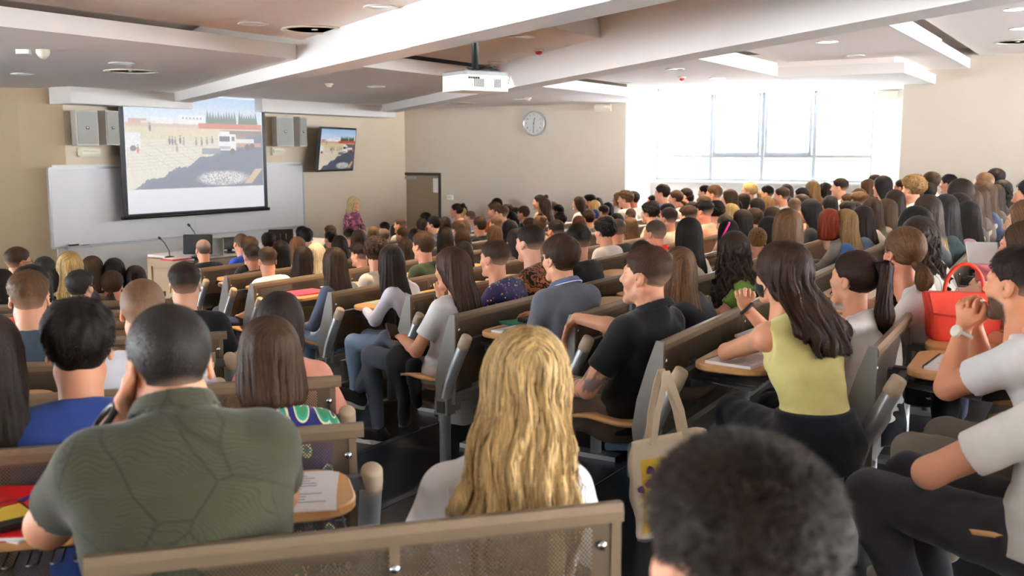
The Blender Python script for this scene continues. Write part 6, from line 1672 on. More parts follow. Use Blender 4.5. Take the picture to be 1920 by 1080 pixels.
def head_rot_euler(yaw, pitch, roll=0):
    return (Matrix.Rotation(R(yaw), 3, 'Z') @ Matrix.Rotation(R(pitch), 3, 'X') @ Matrix.Rotation(R(roll), 3, 'Y')).to_euler()
_GM = {}
def glasses_mesh():
    if 'g' not in _GM:
        mb = MB()
        for sx in (-1, 1):
            mb.tube([(sx * .031 + .021 * math.cos(a), .098 - .004 * abs(math.cos(a)), .006 + .016 * math.sin(a)) for a in [2 * PI * k / 14 for k in range(14)]], .0017, 5, closed=True)
            mb.tube([(sx * .052, .094, .012), (sx * .068, .075, .013), (sx * .079, .0, .012), (sx * .080, -.02, .0)], .0017, 5)
        mb.tube([(-.010, .0985, .01), (0, .101, .013), (.010, .0985, .01)], .0017, 5)
        me = mb.mesh('glasses'); me.materials.append(M['black']); _GM['g'] = me
    return _GM['g']
def band_mesh(c):
    if c not in _GM:
        mb = MB(); pts = []
        for k in range(13):
            a = R(-10 + 200 * k / 12); pts.append((.093 * math.cos(a), .012 - .012 * math.sin(a), .040 + .105 * math.sin(a)))
        mb.tube(pts, .008, 6); me = mb.mesh('headband'); me.materials.append(M['white' if c == 'w' else 'black']); _GM[c] = me
    return _GM[c]
def watch_mesh():
    if 'w' not in _GM:
        mb = MB().tube([(.031 * math.cos(a), .031 * math.sin(a), 0) for a in [2 * PI * k / 16 for k in range(16)]], .007, 6, closed=True)
        mb.lathe([(.017, 0), (.017, .008), (0, .009)], 12, Matrix.Translation((0, .033, 0)) @ Matrix.Rotation(-PI / 2, 4, 'X')); me = mb.mesh('watch'); me.materials.append(M['black']); _GM['w'] = me
    return _GM['w']
ASSIGN = assign_rows()
SEATED = []
for i, p in enumerate(PEOPLE):
    q = put_person(p, i)
    if q: SEATED.append((p,) + q)
# ---------------------------------------------------------------- patterned cloths
def cloth_var(name, build, **kw):
    m, nt, p, mx, tc, oi = mat_cloth(name, **kw); build(nt, mx, tc, oi); M[name] = m
def _ramp(nt, src, stops, interp='LINEAR'):
    r = nd(nt, 'ShaderNodeValToRGB'); r.color_ramp.interpolation = interp; e = r.color_ramp.elements
    while len(e) < len(stops): e.new(.5)
    for k, (p_, c) in enumerate(stops): e[k].position = p_; e[k].color = tuple(c) + (1,)
    nt.links.new(src, r.inputs[0]); return r.outputs[0]
def leaf_print(nt, mx, tc, oi):
    # fern leaves: thin dark ribs across broad curved stems
    n = nd(nt, 'ShaderNodeTexVoronoi', feature='DISTANCE_TO_EDGE'); n.inputs['Scale'].default_value = 5.5; nt.links.new(tc.outputs['Object'], n.inputs['Vector'])
    nn = nd(nt, 'ShaderNodeTexNoise'); nn.inputs['Scale'].default_value = 5; nt.links.new(tc.outputs['Object'], nn.inputs['Vector'])
    va = nd(nt, 'ShaderNodeVectorMath', operation='MULTIPLY_ADD'); va.inputs[1].default_value = (.25, .25, .25); nt.links.new(nn.outputs['Color'], va.inputs[0]); nt.links.new(tc.outputs['Object'], va.inputs[2])
    w1 = nd(nt, 'ShaderNodeTexWave', bands_direction='DIAGONAL'); w1.inputs['Scale'].default_value = 42; w1.inputs['Distortion'].default_value = 2.2; w1.inputs['Detail'].default_value = 1; nt.links.new(va.outputs[0], w1.inputs['Vector'])
    a = _ramp(nt, w1.outputs['Fac'], [(0, (.55, .55, .55)), (.16, (1, 1, 1)), (1, (1, 1, 1))])
    b = _ramp(nt, n.outputs['Distance'], [(0, (.5, .5, .5)), (.02, (1, 1, 1)), (1, (1, 1, 1))])
    m1 = nd(nt, 'ShaderNodeMix', data_type='RGBA', blend_type='MULTIPLY'); m1.inputs[0].default_value = 1; nt.links.new(a, m1.inputs[6]); nt.links.new(b, m1.inputs[7])
    m2 = nd(nt, 'ShaderNodeMix', data_type='RGBA', blend_type='MULTIPLY'); m2.inputs[0].default_value = .85; nt.links.new(oi.outputs['Color'], m2.inputs[6]); nt.links.new(m1.outputs[2], m2.inputs[7]); nt.links.new(m2.outputs[2], mx.inputs[6])
cloth_var('leaf_print', leaf_print)
def swirl_print(nt, mx, tc, oi):
    mp = nd(nt, 'ShaderNodeMapping'); mp.inputs['Scale'].default_value = (1, .35, .62); nt.links.new(tc.outputs['Object'], mp.inputs[0])
    n = nd(nt, 'ShaderNodeTexVoronoi', feature='F1'); n.inputs['Scale'].default_value = 17; n.inputs['Randomness'].default_value = .45; nt.links.new(mp.outputs[0], n.inputs['Vector'])
    c = _ramp(nt, n.outputs['Distance'], [(0, hexc('1d1d52')), (.16, hexc('1d1d52')), (.17, hexc('e0d2a0')), (.21, hexc('2f7a4c')), (.36, hexc('2f8f7c')), (.44, hexc('e0d2a0')), (.50, hexc('24235c')), (.8, hexc('24235c'))], 'CONSTANT')
    nt.links.new(c, mx.inputs[6])
cloth_var('swirl_print', swirl_print)
def floral(nt, mx, tc, oi):
    n = nd(nt, 'ShaderNodeTexVoronoi'); n.inputs['Scale'].default_value = 26; nt.links.new(tc.outputs['Object'], n.inputs['Vector'])
    c = _ramp(nt, n.outputs['Color'], [(0, hexc('7a3c54')), (.3, hexc('b06478')), (.5, hexc('5e3a52')), (.7, hexc('c88a94')), (.85, hexc('8c4a60'))], 'CONSTANT'); nt.links.new(c, mx.inputs[6])
cloth_var('floral', floral)
def specks(nt, mx, tc, oi):
    n = nd(nt, 'ShaderNodeTexVoronoi'); n.inputs['Scale'].default_value = 38; nt.links.new(tc.outputs['Object'], n.inputs['Vector'])
    lt = nd(nt, 'ShaderNodeMath', operation='LESS_THAN'); lt.inputs[1].default_value = .24; nt.links.new(n.outputs['Distance'], lt.inputs[0])
    hsv = nd(nt, 'ShaderNodeHueSaturation'); hsv.inputs['Saturation'].default_value = 1.4; hsv.inputs['Value'].default_value = 1.1; nt.links.new(n.outputs['Color'], hsv.inputs['Color'])
    m1 = nd(nt, 'ShaderNodeMix', data_type='RGBA'); nt.links.new(lt.outputs[0], m1.inputs[0]); nt.links.new(oi.outputs['Color'], m1.inputs[6]); nt.links.new(hsv.outputs[0], m1.inputs[7]); nt.links.new(m1.outputs[2], mx.inputs[6])
cloth_var('specks', specks)
def camo(nt, mx, tc, oi):
    n = nd(nt, 'ShaderNodeTexNoise'); n.inputs['Scale'].default_value = 13; n.inputs['Detail'].default_value = 2.5; nt.links.new(tc.outputs['Object'], n.inputs['Vector'])
    c = _ramp(nt, n.outputs['Fac'], [(0, hexc('1b1512')), (.42, hexc('7d4726')), (.50, hexc('2a2019')), (.55, hexc('a0623a')), (.63, hexc('3c3224'))], 'CONSTANT'); nt.links.new(c, mx.inputs[6])
cloth_var('camo', camo)
def stripes(nt, mx, tc, oi):
    w1 = nd(nt, 'ShaderNodeTexWave', bands_direction='Z'); w1.inputs['Scale'].default_value = 7; nt.links.new(tc.outputs['Object'], w1.inputs['Vector'])
    c = _ramp(nt, w1.outputs['Fac'], [(0, hexc('e0709c')), (.5, hexc('f4dfe6'))], 'CONSTANT'); nt.links.new(c, mx.inputs[6])
cloth_var('stripes', stripes)
def checks(nt, mx, tc, oi):
    w1 = nd(nt, 'ShaderNodeTexBrick'); w1.inputs['Scale'].default_value = 9; w1.offset = 0; w1.inputs['Color1'].default_value = hexc('ded8cc') + (1,); w1.inputs['Color2'].default_value = hexc('d8d2c6') + (1,); w1.inputs['Mortar'].default_value = hexc('77706a') + (1,); w1.inputs['Brick Width'].default_value = .5; w1.inputs['Row Height'].default_value = .5
    nt.links.new(tc.outputs['Object'], w1.inputs['Vector']); nt.links.new(w1.outputs['Color'], mx.inputs[6])
cloth_var('checks', checks)
M['white_print'] = mat('white_print', srgb(226, 222, 206), .8); M['dark_print'] = mat('dark_print', srgb(46, 38, 36), .8)
M['sole'] = mat('white_sole', srgb(222, 220, 214), .6)
def set_mat(o, m):
    o.material_slots[0].link = 'OBJECT'; o.material_slots[0].material = m
from mathutils.bvhtree import BVHTree
def drape_text(parent, shirt, s, size, x, z, m, name='print', align='CENTER', off=.002, rot=0.0):
    """lettering laid on the back of a shirt"""
    me = text_mesh(s, size, m, name, align, 1.05); bm = bmesh.new(); bm.from_mesh(me)
    bmesh.ops.triangulate(bm, faces=bm.faces)
    tr_ = BVHTree.FromPolygons([v.co for v in shirt.data.vertices], [p.vertices[:] for p in shirt.data.polygons])
    for v in bm.verts:
        a = Matrix.Rotation(rot, 2) @ Vector((v.co.x, v.co.y)); X, Z = a.x + x, a.y + z
        h = tr_.ray_cast(Vector((X, -1.0, Z)), Vector((0, 1, 0)))[0]; y = h.y if h else -.1
        v.co = Vector((X, y - off - max(0, v.co.z), Z))
    bm.to_mesh(me); bm.free(); me.update(); return link(name, me, None, parent)
def drape_line(parent, shirt, pts, r, m, name, off=.0):
    tr_ = BVHTree.FromPolygons([v.co for v in shirt.data.vertices], [p.vertices[:] for p in shirt.data.polygons]); q = []
    for x, z in pts:
        h = tr_.ray_cast(Vector((x, -1.0, z)), Vector((0, 1, 0)))[0]
        if h: q.append((x, h.y - off, z))
    return MB().tube(q, r, 5).build(name, m, parent) if len(q) > 1 else None
for p, row, s, D, sh, e in SEATED:
    ch = {c.name.split('.')[0]: c for c in e.children}; ex = (p['extra'] or '').split()
    for k in ('stripes', 'specks', 'camo'):
        if k in ex: set_mat(ch['shirt'], M[k])
    if 'checked' in p['label']: set_mat(ch['shirt'], M['checks'])
    if 'blond tips' in p['label']: set_mat(ch['hair'], M['hair_blond_tips'])
    if 'green hair tips' in p['label']: set_mat(ch['hair'], M['hair_green_tips'])
    if 'cap' in ex:
        ch['hair'].name = 'cap'; set_mat(ch['hair'], M['cloth'])
    if 'tour' in ex:
        L = ['NORWAY', 'AUSTRIA', 'ROMANIA', 'POLAND', 'ITALY', 'FRANCE', 'SPAIN', 'PORTUGAL', 'BELGIUM', 'DENMARK', 'GERMANY', 'ENGLAND']
        for q, t in enumerate(L): drape_text(e, ch['shirt'], t, .020, -.085 + .008 * q, .83 - .0235 * q, M['white_print'], 'print', 'LEFT')
        # pale winged figure beside the list, as broken strokes
        r = random.Random(4)
        for q in range(26):
            z0 = .86 - .011 * q + r.uniform(-.006, .006); x0 = .045 + .006 * q + r.uniform(-.03, .03) * (1.4 - q / 30); L_ = r.uniform(.02, .05); an = r.uniform(-.6, .9)
            drape_line(e, ch['shirt'], [(x0 + L_ * u * math.cos(an), z0 + L_ * u * math.sin(an)) for u in (-1, -.5, 0, .5, 1)], r.uniform(.0022, .0042), M['white_print'], 'print', .0005)
    if 'walk' in ex:
        drape_text(e, ch['shirt'], 'W/ CYT WALDMA', .030, .02, .90, M['dark_print']); drape_text(e, ch['shirt'], 'THE LONG WALK HOME', .012, .03, .865, M['dark_print'])
        drape_line(e, ch['shirt'], [(-.02 + .01 * k, .78 + .001 * k) for k in range(9)], .0028, M['dark_print'], 'print')

# ---------------------------------------------------------------- the people in front, each with a pose of their own
def hero(label, px, py, D, facing, sex, hair, hcol, scol, lean, arms, head, sleeve='short', neck='round', scale=1.0, bulk=1.0, thick=1.0, skin='e0ae8e', h=.0068, sh=.0078, legs=None, trcol='26262c', stub=0, shirt_mat=None, hdens=1.0, hh=.0055, tint=None, hem=.46, wr=.0030, seed=3, trh=.0135, ease=0, hands=(1, 1), group='students in the lecture hall', wf=38, dz=0.0, drop=0.0, fwd=0.0, side=0.0, hshear=None):
    """facing: view angle of the chest, 0 away from the camera, negative to the left; head = (yaw rel. to chest, pitch, roll)"""
    hc = head_centre(lean) + v3(side, fwd, -drop); top = ray(px, py, D)
    ang = math.atan2(top.y, top.x) - PI / 2 - R(facing)
    hl = Matrix.Rotation(ang, 3, 'Z') @ Vector((float(hc[0]), float(hc[1]), 0)) * scale
    pos = Vector((top.x - hl.x, top.y - hl.y, top.z - scale * (float(hc[2]) + .138) + dz))
    e = empty('person', pos, ang, label, 'person', group); e.scale = (scale,) * 3
    V = build_skin(sex, lean, arms, h, sleeve=sleeve, yaw=head[0], pitch=head[1], roll=head[2], stubble=stub, head_h=.0052 if abs(facing + head[0] * 0) > 25 else .0068, thick=thick, tintfn=tint, bulk=bulk, hands=hands, hc=hc)
    b = link('body', np_mesh('body', *V, M['skin']), None, e); b.color = tuple(c * k for c, k in zip(hexc(skin), (.86, .76, .70))) + (1,)
    Vs, Qs = build_shirt(sex, lean, arms, sh, sleeve, neck, bulk, hc=hc, hem=hem, wr=wr, seed=seed, thick=thick, ease=ease, wf=wf)
    s_ = link('shirt', np_mesh('shirt', Vs, Qs, None, M[shirt_mat or 'cloth']), None, e); s_.color = hexc(scol) + (1,)
    if legs is not False:
        kw = legs or {}; m_ = kw.pop('mat', 'cloth')
        t_ = link('trousers', np_mesh('trousers', *build_trousers(trh, lean=lean, **kw), None, M[m_]), None, e); t_.color = hexc(trcol) + (1,)
    o = link('hair', np_mesh('hair', *sheared(hair_geo(hair, hh, hdens), *((max(0, lean) * .95 + .02,) if hshear is None else hshear)), M['hair']), None, e); o.color = hexc(HC.get(hcol, hcol)) + (1,); o.location = hc; o.rotation_euler = head_rot_euler(*head)
    return e, s_, o, b
def arm2(r, l): return [r, l]
def add_shoe(e, ankle, yaw, up, so, pitch=0.0, label=None, high=0.0, size=1.0):
    V, Q, out, sole = shoe_geo(high=high)
    mtx = Matrix.Translation(ankle) @ Matrix.Rotation(R(yaw), 4, 'Z') @ Matrix.Rotation(R(pitch), 4, 'X') @ Matrix.Scale(size, 4) @ Matrix.Translation((0, 0, -.09))
    me = np_mesh('shoe', np.array([mtx @ Vector(v) for v in V]), Q, None, M['cloth']); o = link('shoe', me, None, e); o.color = hexc(up) + (1,)
    sm = MB().prism(out, 0, sole, mtx, bev=.004).build('sole', so, o); return o
def face_mask_on(e, hc, rot):
    s = SDF((-.1, -.05, -.14), (.1, .15, .06), .006); s.ell((0, .045, -.045), (.064, .066, .058), .01); s.cone((0, .1, -.02), (0, .085, -.075), .022, .022, .03)
    s.cut(lambda X, Y, Z: np.maximum(np.maximum(.03 - Y + .5 * np.clip(np.abs(X) - .05, 0, 1), Z + .012 - .0 * Y), -.105 - Z))
    V, Q = s.mesh(1); o = link('face_mask', np_mesh('face_mask', V, Q, None, M['cloth']), None, e); o.color = (.012, .012, .013, 1); o.location = hc; o.rotation_euler = rot
    for sx in (-1, 1):
        for z in (-.02, -.075): MB().tube([(sx * .060, .04, z), (sx * .076, .01, z * .6), (sx * .083, -.02, -.0)], .0022, 5).build('ear_loop', M['black'], o)
# 1 man in the olive shirt, foreground left
aG = [((.23, .24, .74), (.10, .40, .775), (-.6, .7, 0), (0, 0, -1), .35), ((-.24, .22, .755), (-.085, .20, .97), (.25, -.1, .95), (.8, -.6, 0), .5)]
e, s_, o, b = hero('man in the olive leaf-print polo shirt, seen from behind in the foreground', 312, 567, 2.12, -8, 'm', 'close', '2b221d', '3a3a2a', .17, aG, (4, -10, 0), neck='polo', scale=1.06, bulk=1.13, thick=1.12, shirt_mat='leaf_print', h=.0055, sh=.006, wr=.0038, seed=5, hdens=2, hh=.005, ease=.01, trcol='2d2d33', wf=26, drop=.055, fwd=.03)
w_ = MB().tube([(.034 * math.cos(a), .034 * math.sin(a), 0) for a in [2 * PI * k / 18 for k in range(18)]], .008, 6, closed=True).build('watch', M['black'], e); w_.location = (-.125, .20, .967); w_.rotation_euler = (0, R(-50), 0)
# 2 blonde woman in white
aB = [((.22, .12, .72), (.02, .28, .76), (-.9, .2, 0), (0, 0, -1), .4), ((-.235, .09, .70), (-.04, .28, .74), (.9, .2, 0), (0, 0, -1), .4)]
e, s_, o, b = hero('woman with long wavy blonde hair and thin white blouse, in front of the near bench', 985, 622, 2.40, -3, 'f', 'wavy', 'dcb87c', 'ece6e2', .08, aB, (0, -14, 4), sleeve='long', neck='shirt', scale=1.06, bulk=1.05, h=.006, sh=.0058, wr=.0036, seed=9, hdens=3.2, hh=.005, trcol='33353f', wf=30, side=.045)
drape_line(e, s_, [(-.155 + .31 * k / 16, .845 + .004 * math.sin(k)) for k in range(17)], .0022, M['white'], 'yoke_seam', .001)
for sx in (-1, 1): drape_line(e, s_, [(sx * (.135 - .004 * k), .93 - .022 * k) for k in range(12)], .0018, M['white'], 'armhole_seam', .001)
# 3 woman with the bob
aQ = [((.21, .16, .735), (.07, .36, .765), (-.7, .6, 0), (0, 0, -1), .4), ((-.21, .16, .735), (-.07, .35, .765), (.7, .6, 0), (0, 0, -1), .4)]
e, s_, o, b = hero('woman with a straight brown bob and a blue and green swirl-print top', 502, 594, 3.05, -10, 'f', 'bob', '4a3322', '22225a', .13, aQ, (0, -8, 0), neck='round', scale=1.0, bulk=1.1, shirt_mat='swirl_print', hdens=2.2, hh=.005)
s_.color = (.03, .03, .1, 1)
# 4 man in the blue T-shirt
aU = [((.27, .17, .73), (.09, .37, .765), (-.7, .6, 0), (0, 0, -1), .4), ((-.27, .16, .73), (-.08, .37, .765), (.7, .6, 0), (0, 0, -1), .4)]
e, s_, o, b = hero('man in a royal blue T-shirt with thick tousled black hair, left', 143, 566, 2.86, 2, 'm', 'tuft', '1d1613', '2b4080', .13, aU, (0, -6, 0), scale=1.05, bulk=1.12, thick=1.05, hdens=2.6, hh=.005, wr=.003)
# 5 near head, lower right
e, s_, o, b = hero('man whose dark brown head fills the lower right foreground', 1390, 829, 1.01, -22, 'm', 'fuzz', '2a1c13', '3a3a40', .10, aU, (18, -4, 0), scale=1.0, legs=None, hdens=6, hh=.006, sh=.012)
# 6 man in the black polo with the tattooed arm
def tat(V, i):
    T = np.zeros((len(V), 4))
    if i == 1:
        x, y, z = V.T; f = fbm(x, y, z, 75, 21) + .8 * fbm(x, y, z, 190, 5); m_ = np.clip((f - .05) / .35, 0, 1) * np.clip((.83 - z) / .03, 0, 1) * np.clip((.30 - y) / .08, 0, 1)
        T[:, :3] = (.10, .11, .13); T[:, 3] = m_ * .75
    return T
aP = [((.225, .18, .84), (.20, .44, .865), (-.05, .5, -.85), (0, -.85, -.5), .35), ((-.25, .03, .665), (-.13, .27, .625), (.45, .85, -.15), (.1, -.1, -1), .5)]
e, s_, o, b = hero('man in a black polo shirt with tattooed arm, sitting at the aisle in profile', 1212, 460, 4.55, -56, 'm', 'fade', '4a3020', '121214', -.20, aP, (8, 2, 0), neck='polo', scale=1.09, stub=.35, h=.0055, sh=.0068, trcol='5f5142', tint=tat, hdens=2, legs=dict(knees=((.10, .44, .545), (-.16, .43, .545)), ankles=((.10, .42, .12), (-.20, .33, .12)), k=1.06))
add_shoe(e, (-.20, .34, .09), 6, 'b08a78', M['sole']); add_shoe(e, (.10, .42, .09), 0, 'b08a78', M['sole'])
# 7 woman in yellow with the black mask
aY = [((.15, .52, .80), (.02, .60, .965), (-.3, -.45, .8), (-.5, -.85, 0), .8), ((-.13, .47, .79), (.10, .52, .795), (.95, .1, 0), (0, 0, -1), .4)]
e, s_, o, b = hero('woman in a sleeveless yellow top with a black face mask, half-up dark hair', 1468, 455, 3.95, -34, 'f', 'wavy', '3a2519', 'ebde92', .42, aY, (14, 4, 0), sleeve='none', neck='high', scale=1.0, bulk=.94, h=.0055, sh=.006, trcol='15151c', hem=.60, wr=.0042, seed=12, hdens=2.6, hh=.0052, ease=.004, legs=dict(knees=((.10, .46, .53), (-.10, .46, .53)), waist=.64, k=1.1), wf=24, hshear=(.40, .0, .62))
face_mask_on(e, head_centre(.42), head_rot_euler(14, 4, 0))
q_ = MB().tube([(.070 * math.cos(a), -.055 - .052 * abs(math.sin(a)), .03 + .0 * a) for a in [PI + PI * k / 10 for k in range(11)]], .009, 6).build('hair_tie', M['black'], e); q_.location = head_centre(.42); q_.rotation_euler = head_rot_euler(14, 4, 0)
q_ = MB().tube([(.03 * math.cos(a), .03 * math.sin(a), 0) for a in [2 * PI * k / 16 for k in range(16)]], .009, 6, closed=True).build('wristband', M['black'], e); q_.location = (.035, .59, .945); q_.rotation_euler = (R(-26), R(-36), 0)
# 8 bearded man, hands folded at the mouth
aK = [((.14, .34, .775), (.040, .345, .965), (-.25, .02, .95), (-.95, .0, -.2), .95), ((-.14, .34, .775), (-.040, .345, .965), (.25, .02, .95), (.95, .0, -.2), .95)]
e, s_, o, b = hero('bearded man in a white T-shirt, folded hands at the mouth, pale wristwatch', 1915, 460, 3.36, -68, 'm', 'fade', '2c1d15', 'eceae8', .26, aK, (-8, 0, 0), scale=1.03, stub=.95, h=.0055, trcol='7d7264', hdens=2, skin='dfa683', thick=1.05, legs=dict(knees=((.12, .46, .53), (-.16, .44, .53)), ankles=((.12, .42, .12), (-.18, .40, .12)), k=1.1))
q_ = MB().tube([(.031 * math.cos(a), .031 * math.sin(a), 0) for a in [2 * PI * k / 18 for k in range(18)]], .007, 6, closed=True).lathe([(.021, 0), (.021, .010), (.018, .012), (0, .012)], 20, Matrix.Translation((-.030, -.005, 0)) @ Matrix.Rotation(-PI / 2, 4, 'Y')).build('watch', M['white_print'], e); q_.location = (-.049, .345, .945); q_.rotation_euler = (0, R(25), R(-20))
# 9 girl with the high ponytail
e, s_, o, b = hero('girl with a high reddish brown ponytail and white top, in profile behind the yellow top', 1603, 470, 4.45, -62, 'f', 'pony', '2e1912', 'f2ece6', .14, aQ, (-6, 4, 0), scale=1.0, hdens=2, skin='e4b596', legs=None, seed=7)
# 10 man in dark trousers, mostly outside the right edge
aD = [((.22, .24, .69), (-.02, .14, .80), (-.9, -.1, .2), (0, -1, 0), .4), ((-.24, .27, .70), (.06, .16, .78), (.9, -.1, .2), (0, -1, 0), .4)]
e, s_, o, b = hero('man at the right edge of whom knees in dark trousers and a bare elbow show', 2012, 525, 2.82, -72, 'm', 'short', '2c1d15', 'e9e2d8', -.04, aD, (0, 0, 0), scale=1.04, bulk=1.1, thick=1.1, trcol='28262a', hem=.50, ease=.02, legs=dict(knees=((.13, .50, .555), (-.13, .50, .555)), ankles=((.12, .36, .12), (-.13, .30, .12)), k=1.2), sh=.0065, seed=14, trh=.009)
# 11 girl with the phone
aH = [((.16, .22, .74), (.085, .11, .955), (-.3, -.1, .9), (-.7, -.7, 0), 1.0), ((-.24, .03, .665), (-.10, .27, .70), (.5, .8, -.05), (.2, 0, -1), .55)]
e, s_, o, b = hero('girl in a white T-shirt and grey jeans holding a phone on her crossed legs', 847, 463, 5.85, -52, 'f', 'straight', '432b1e', 'f1eff0', -.14, aH, (4, -4, 0), scale=1.0, bulk=1.12, thick=1.12, trcol='5a606e', hdens=1.5, h=.0058, legs=dict(knees=((.03, .50, .64), (-.10, .52, .56)), ankles=((-.16, .56, .36), (-.10, .47, .13)), k=.95, mat='denim', foot=False))
add_shoe(e, (-.10, .48, .09), 10, '17171a', M['sole']); add_shoe(e, (-.17, .58, .33), 25, '17171a', M['sole'], 20)
q_ = MB().tube([(.028 * math.cos(a), .028 * math.sin(a), 0) for a in [2 * PI * k / 16 for k in range(16)]], .008, 6, closed=True).build('watch', M['black'], e); q_.location = (.09, .118, .935); q_.rotation_euler = (R(25), R(-18), 0)
PHONE_GIRL = e
# jacket thrown over her lap
s = SDF((-.35, .0, .15), (.2, .55, .75), .009)
s.cone((-.03, .14, .60), (-.16, .24, .62), .06, .05, .03); s.cone((-.18, .20, .58), (-.215, .15, .22), .05, .035, .04); s.cone((-.18, .10, .56), (-.21, .06, .34), .05, .03, .03); s.cone((-.19, .26, .58), (-.22, .25, .36), .04, .025, .04)
s.disp(lambda X, Y, Z: fbm(X, Y, Z, 42, 6) * .007)
V, Q = s.mesh(1); o = link('jacket', np_mesh('jacket', V, Q, None, M['cloth']), None, None); o.color = (.012, .012, .014, 1); o.matrix_world = Matrix.Translation(e.location) @ Matrix.Rotation(e.rotation_euler.z, 4, 'Z')
tag(o, 'black jacket thrown over the lap of the girl with the phone', 'jacket')
# 12 man in the grey polo
aW = [((.25, .17, .74), (.13, .40, .77), (-.4, .85, 0), (0, 0, -1), .5), ((-.25, .03, .66), (-.13, .25, .62), (.5, .8, 0), (0, 0, -1), .5)]
e, s_, o, b = hero('man in a grey polo shirt with blue and white collar edge, facing left', 1050, 442, 5.45, -42, 'm', 'crop', '3b2619', '676b74', .08, aW, (0, 0, 0), neck='polo', scale=1.0, hdens=2, trcol='33384a')
hg = head_centre(.08); nyg = hg[1] - .036
for u_, c_ in ((1.0, 'white'), (.82, 'blue_edge')):
    if c_ not in M: M[c_] = mat(c_, srgb(60, 92, 190), .8)
    rr = .060 + .007 + .022 * u_ + .006
    MB().tube([(math.cos(a) * rr, nyg + math.sin(a) * rr / .93, 1.020 - .40 * math.sin(a) * rr / .93 - .040 * u_ + .004) for a in [PI * (.86 + 1.28 * k / 24) for k in range(25)]], .0032, 5).build('collar_edge', M[c_], e)
# 13 lecturer, standing by the front wall
def lecturer():
    aL = [((.235, .03, .70), (.06, .20, .66), (-.8, .4, -.1), (0, -.6, -.6), .5), ((-.235, .03, .70), (-.05, .21, .65), (.8, .4, -.1), (0, -.6, -.6), .5)]
    e, s_, o, b = hero('lecturer with long blonde hair and pink floral blouse standing before the front wall', 664, 369, 17.6, 128, 'f', 'wavy', 'd9c08a', 'b06478', .0, aL, (10, 0, 0), sleeve='long', neck='shirt', scale=1.0, h=.009, sh=.010, legs=False, shirt_mat='floral', hdens=1, hh=.007, group=None)
    s = SDF((-.25, -.2, -.45), (.25, .25, .62), .016)
    s.loft([(.30, 0, 0, .165, .115), (.42, 0, 0, .17, .12), (.56, 0, 0, .14, .105)], .03)
    for sd in (-1, 1): s.cone((sd * .085, 0, .38), (sd * .075, 0, -.02), .085, .055, .03); s.cone((sd * .075, 0, -.02), (sd * .075, -.01, -.38), .055, .042, .02); s.cone((sd * .075, 0, -.41), (sd * .078, .12, -.42), .032, .028, .02)
    V, Q = s.mesh(1); t_ = link('trousers', np_mesh('trousers', V, Q, None, M['cloth']), None, e); t_.color = (.03, .03, .04, 1)
    return e
lecturer()
# people cut by the right edge, on the seats behind the long bench
for px, py, D, hair, hc_, sc_, lab in ((1938, 334, 7.6, 'short', 'bk', '17171a', 'person in black whose arm reaches in at the right edge, farthest one'), (1930, 372, 5.6, 'straight', 'lb', 'd9a48c', 'person in pink at the right edge leaning over the notebooks'), (1925, 412, 4.5, 'mid', 'br', 'caa58c', 'person at the right edge, chin just behind the bearded man')):
    PEOPLE_X = dict(px=px, py=py, hh=50, sex='f' if hair != 'short' else 'm', hair=hair, hcol=hc_, scol=sc_, pose='desk', label=lab, row=('R', -1), gaze=-80, sleeve='short', neck='round', stub=0, skin=None, extra=None, block='R', tr=None, D=D)
    ASSIGN.append(None); put_person(PEOPLE_X, len(ASSIGN) - 1)
# ---------------------------------------------------------------- things on the tablets, bags, lectern
def row_pt(key, x, y, z):
    r = ROWS[key]; p = r['o'] + r['hx'] * x + r['hy'] * y; p.z = r['z'] + z * 1.1; return p
DZT = .713
M['page'] = mat('printed_page', srgb(240, 238, 236), .8, noise=.02)
M['ink'] = mat('ink', srgb(120, 120, 128), .8)
def on_desk(key, seat, dx, dy, rot, build, label, cat, lift=0.0, group=None, name=None):
    r = ROWS[key]; x = r['sx'] * (.315 + SEATW * seat) + dx; p = row_pt(key, x, -.265 + dy, DZT); p.z += lift
    e = empty(name or cat.replace(' ', '_'), p, r['rz'] + R(rot), label, cat, group); build(e); return e
def lines_on(e, w_, h_, z, n=9, x0=-.4, seed=1):
    mb = MB(); r = random.Random(seed)
    for k in range(n):
        L = w_ * r.uniform(.45, .78); mb.box((x0 * w_ + L / 2, h_ * (.38 - .76 * k / n), z), (L, h_ * .012, .0004))
    mb.build('print', M['ink'], e)
def sheet(w_=.21, h_=.297, n=1, lines=9, m='page', seed=1):
    def b(e):
        r = random.Random(seed)
        for k in range(n): MB().box((r.uniform(-.008, .008) * k, r.uniform(-.008, .008) * k, .001 + .0016 * k), (w_, h_, .0012), R(r.uniform(-3, 3)) * k).build('page', M[m], e)
        if lines: lines_on(e, w_, h_, .0012 + .0016 * n, lines, seed=seed)
    return b
def notebook(w_=.21, h_=.297, t=.012, cover='page', lines=8, seed=1, coil_side=1):
    def b(e):
        MB().box((0, 0, t / 2), (w_, h_, t)).build('pages', M[cover], e)
        if lines: lines_on(e, w_, h_, t + .0006, lines, seed=seed)
        mb = MB()
        for k in range(22):
            y = -h_ * .46 + h_ * .92 * k / 21; x = coil_side * w_ / 2
            mb.tube([(x + .007 * math.cos(a), y, t / 2 + .009 * math.sin(a)) for a in [2 * PI * q / 8 for q in range(8)]], .0013, 4, closed=True)
        mb.build('spiral_binding', M['black'], e)
    return b
def phone(e):
    MB().rbox((0, 0, .0045), (.075, .155, .009), .010).build('case', M['black'], e); MB().rbox((0, 0, .0094), (.068, .146, .001), .008).build('display', M['pscr'], e)
M['pscr'] = mat('phone_glass', srgb(12, 12, 16), .08, spec=.7)
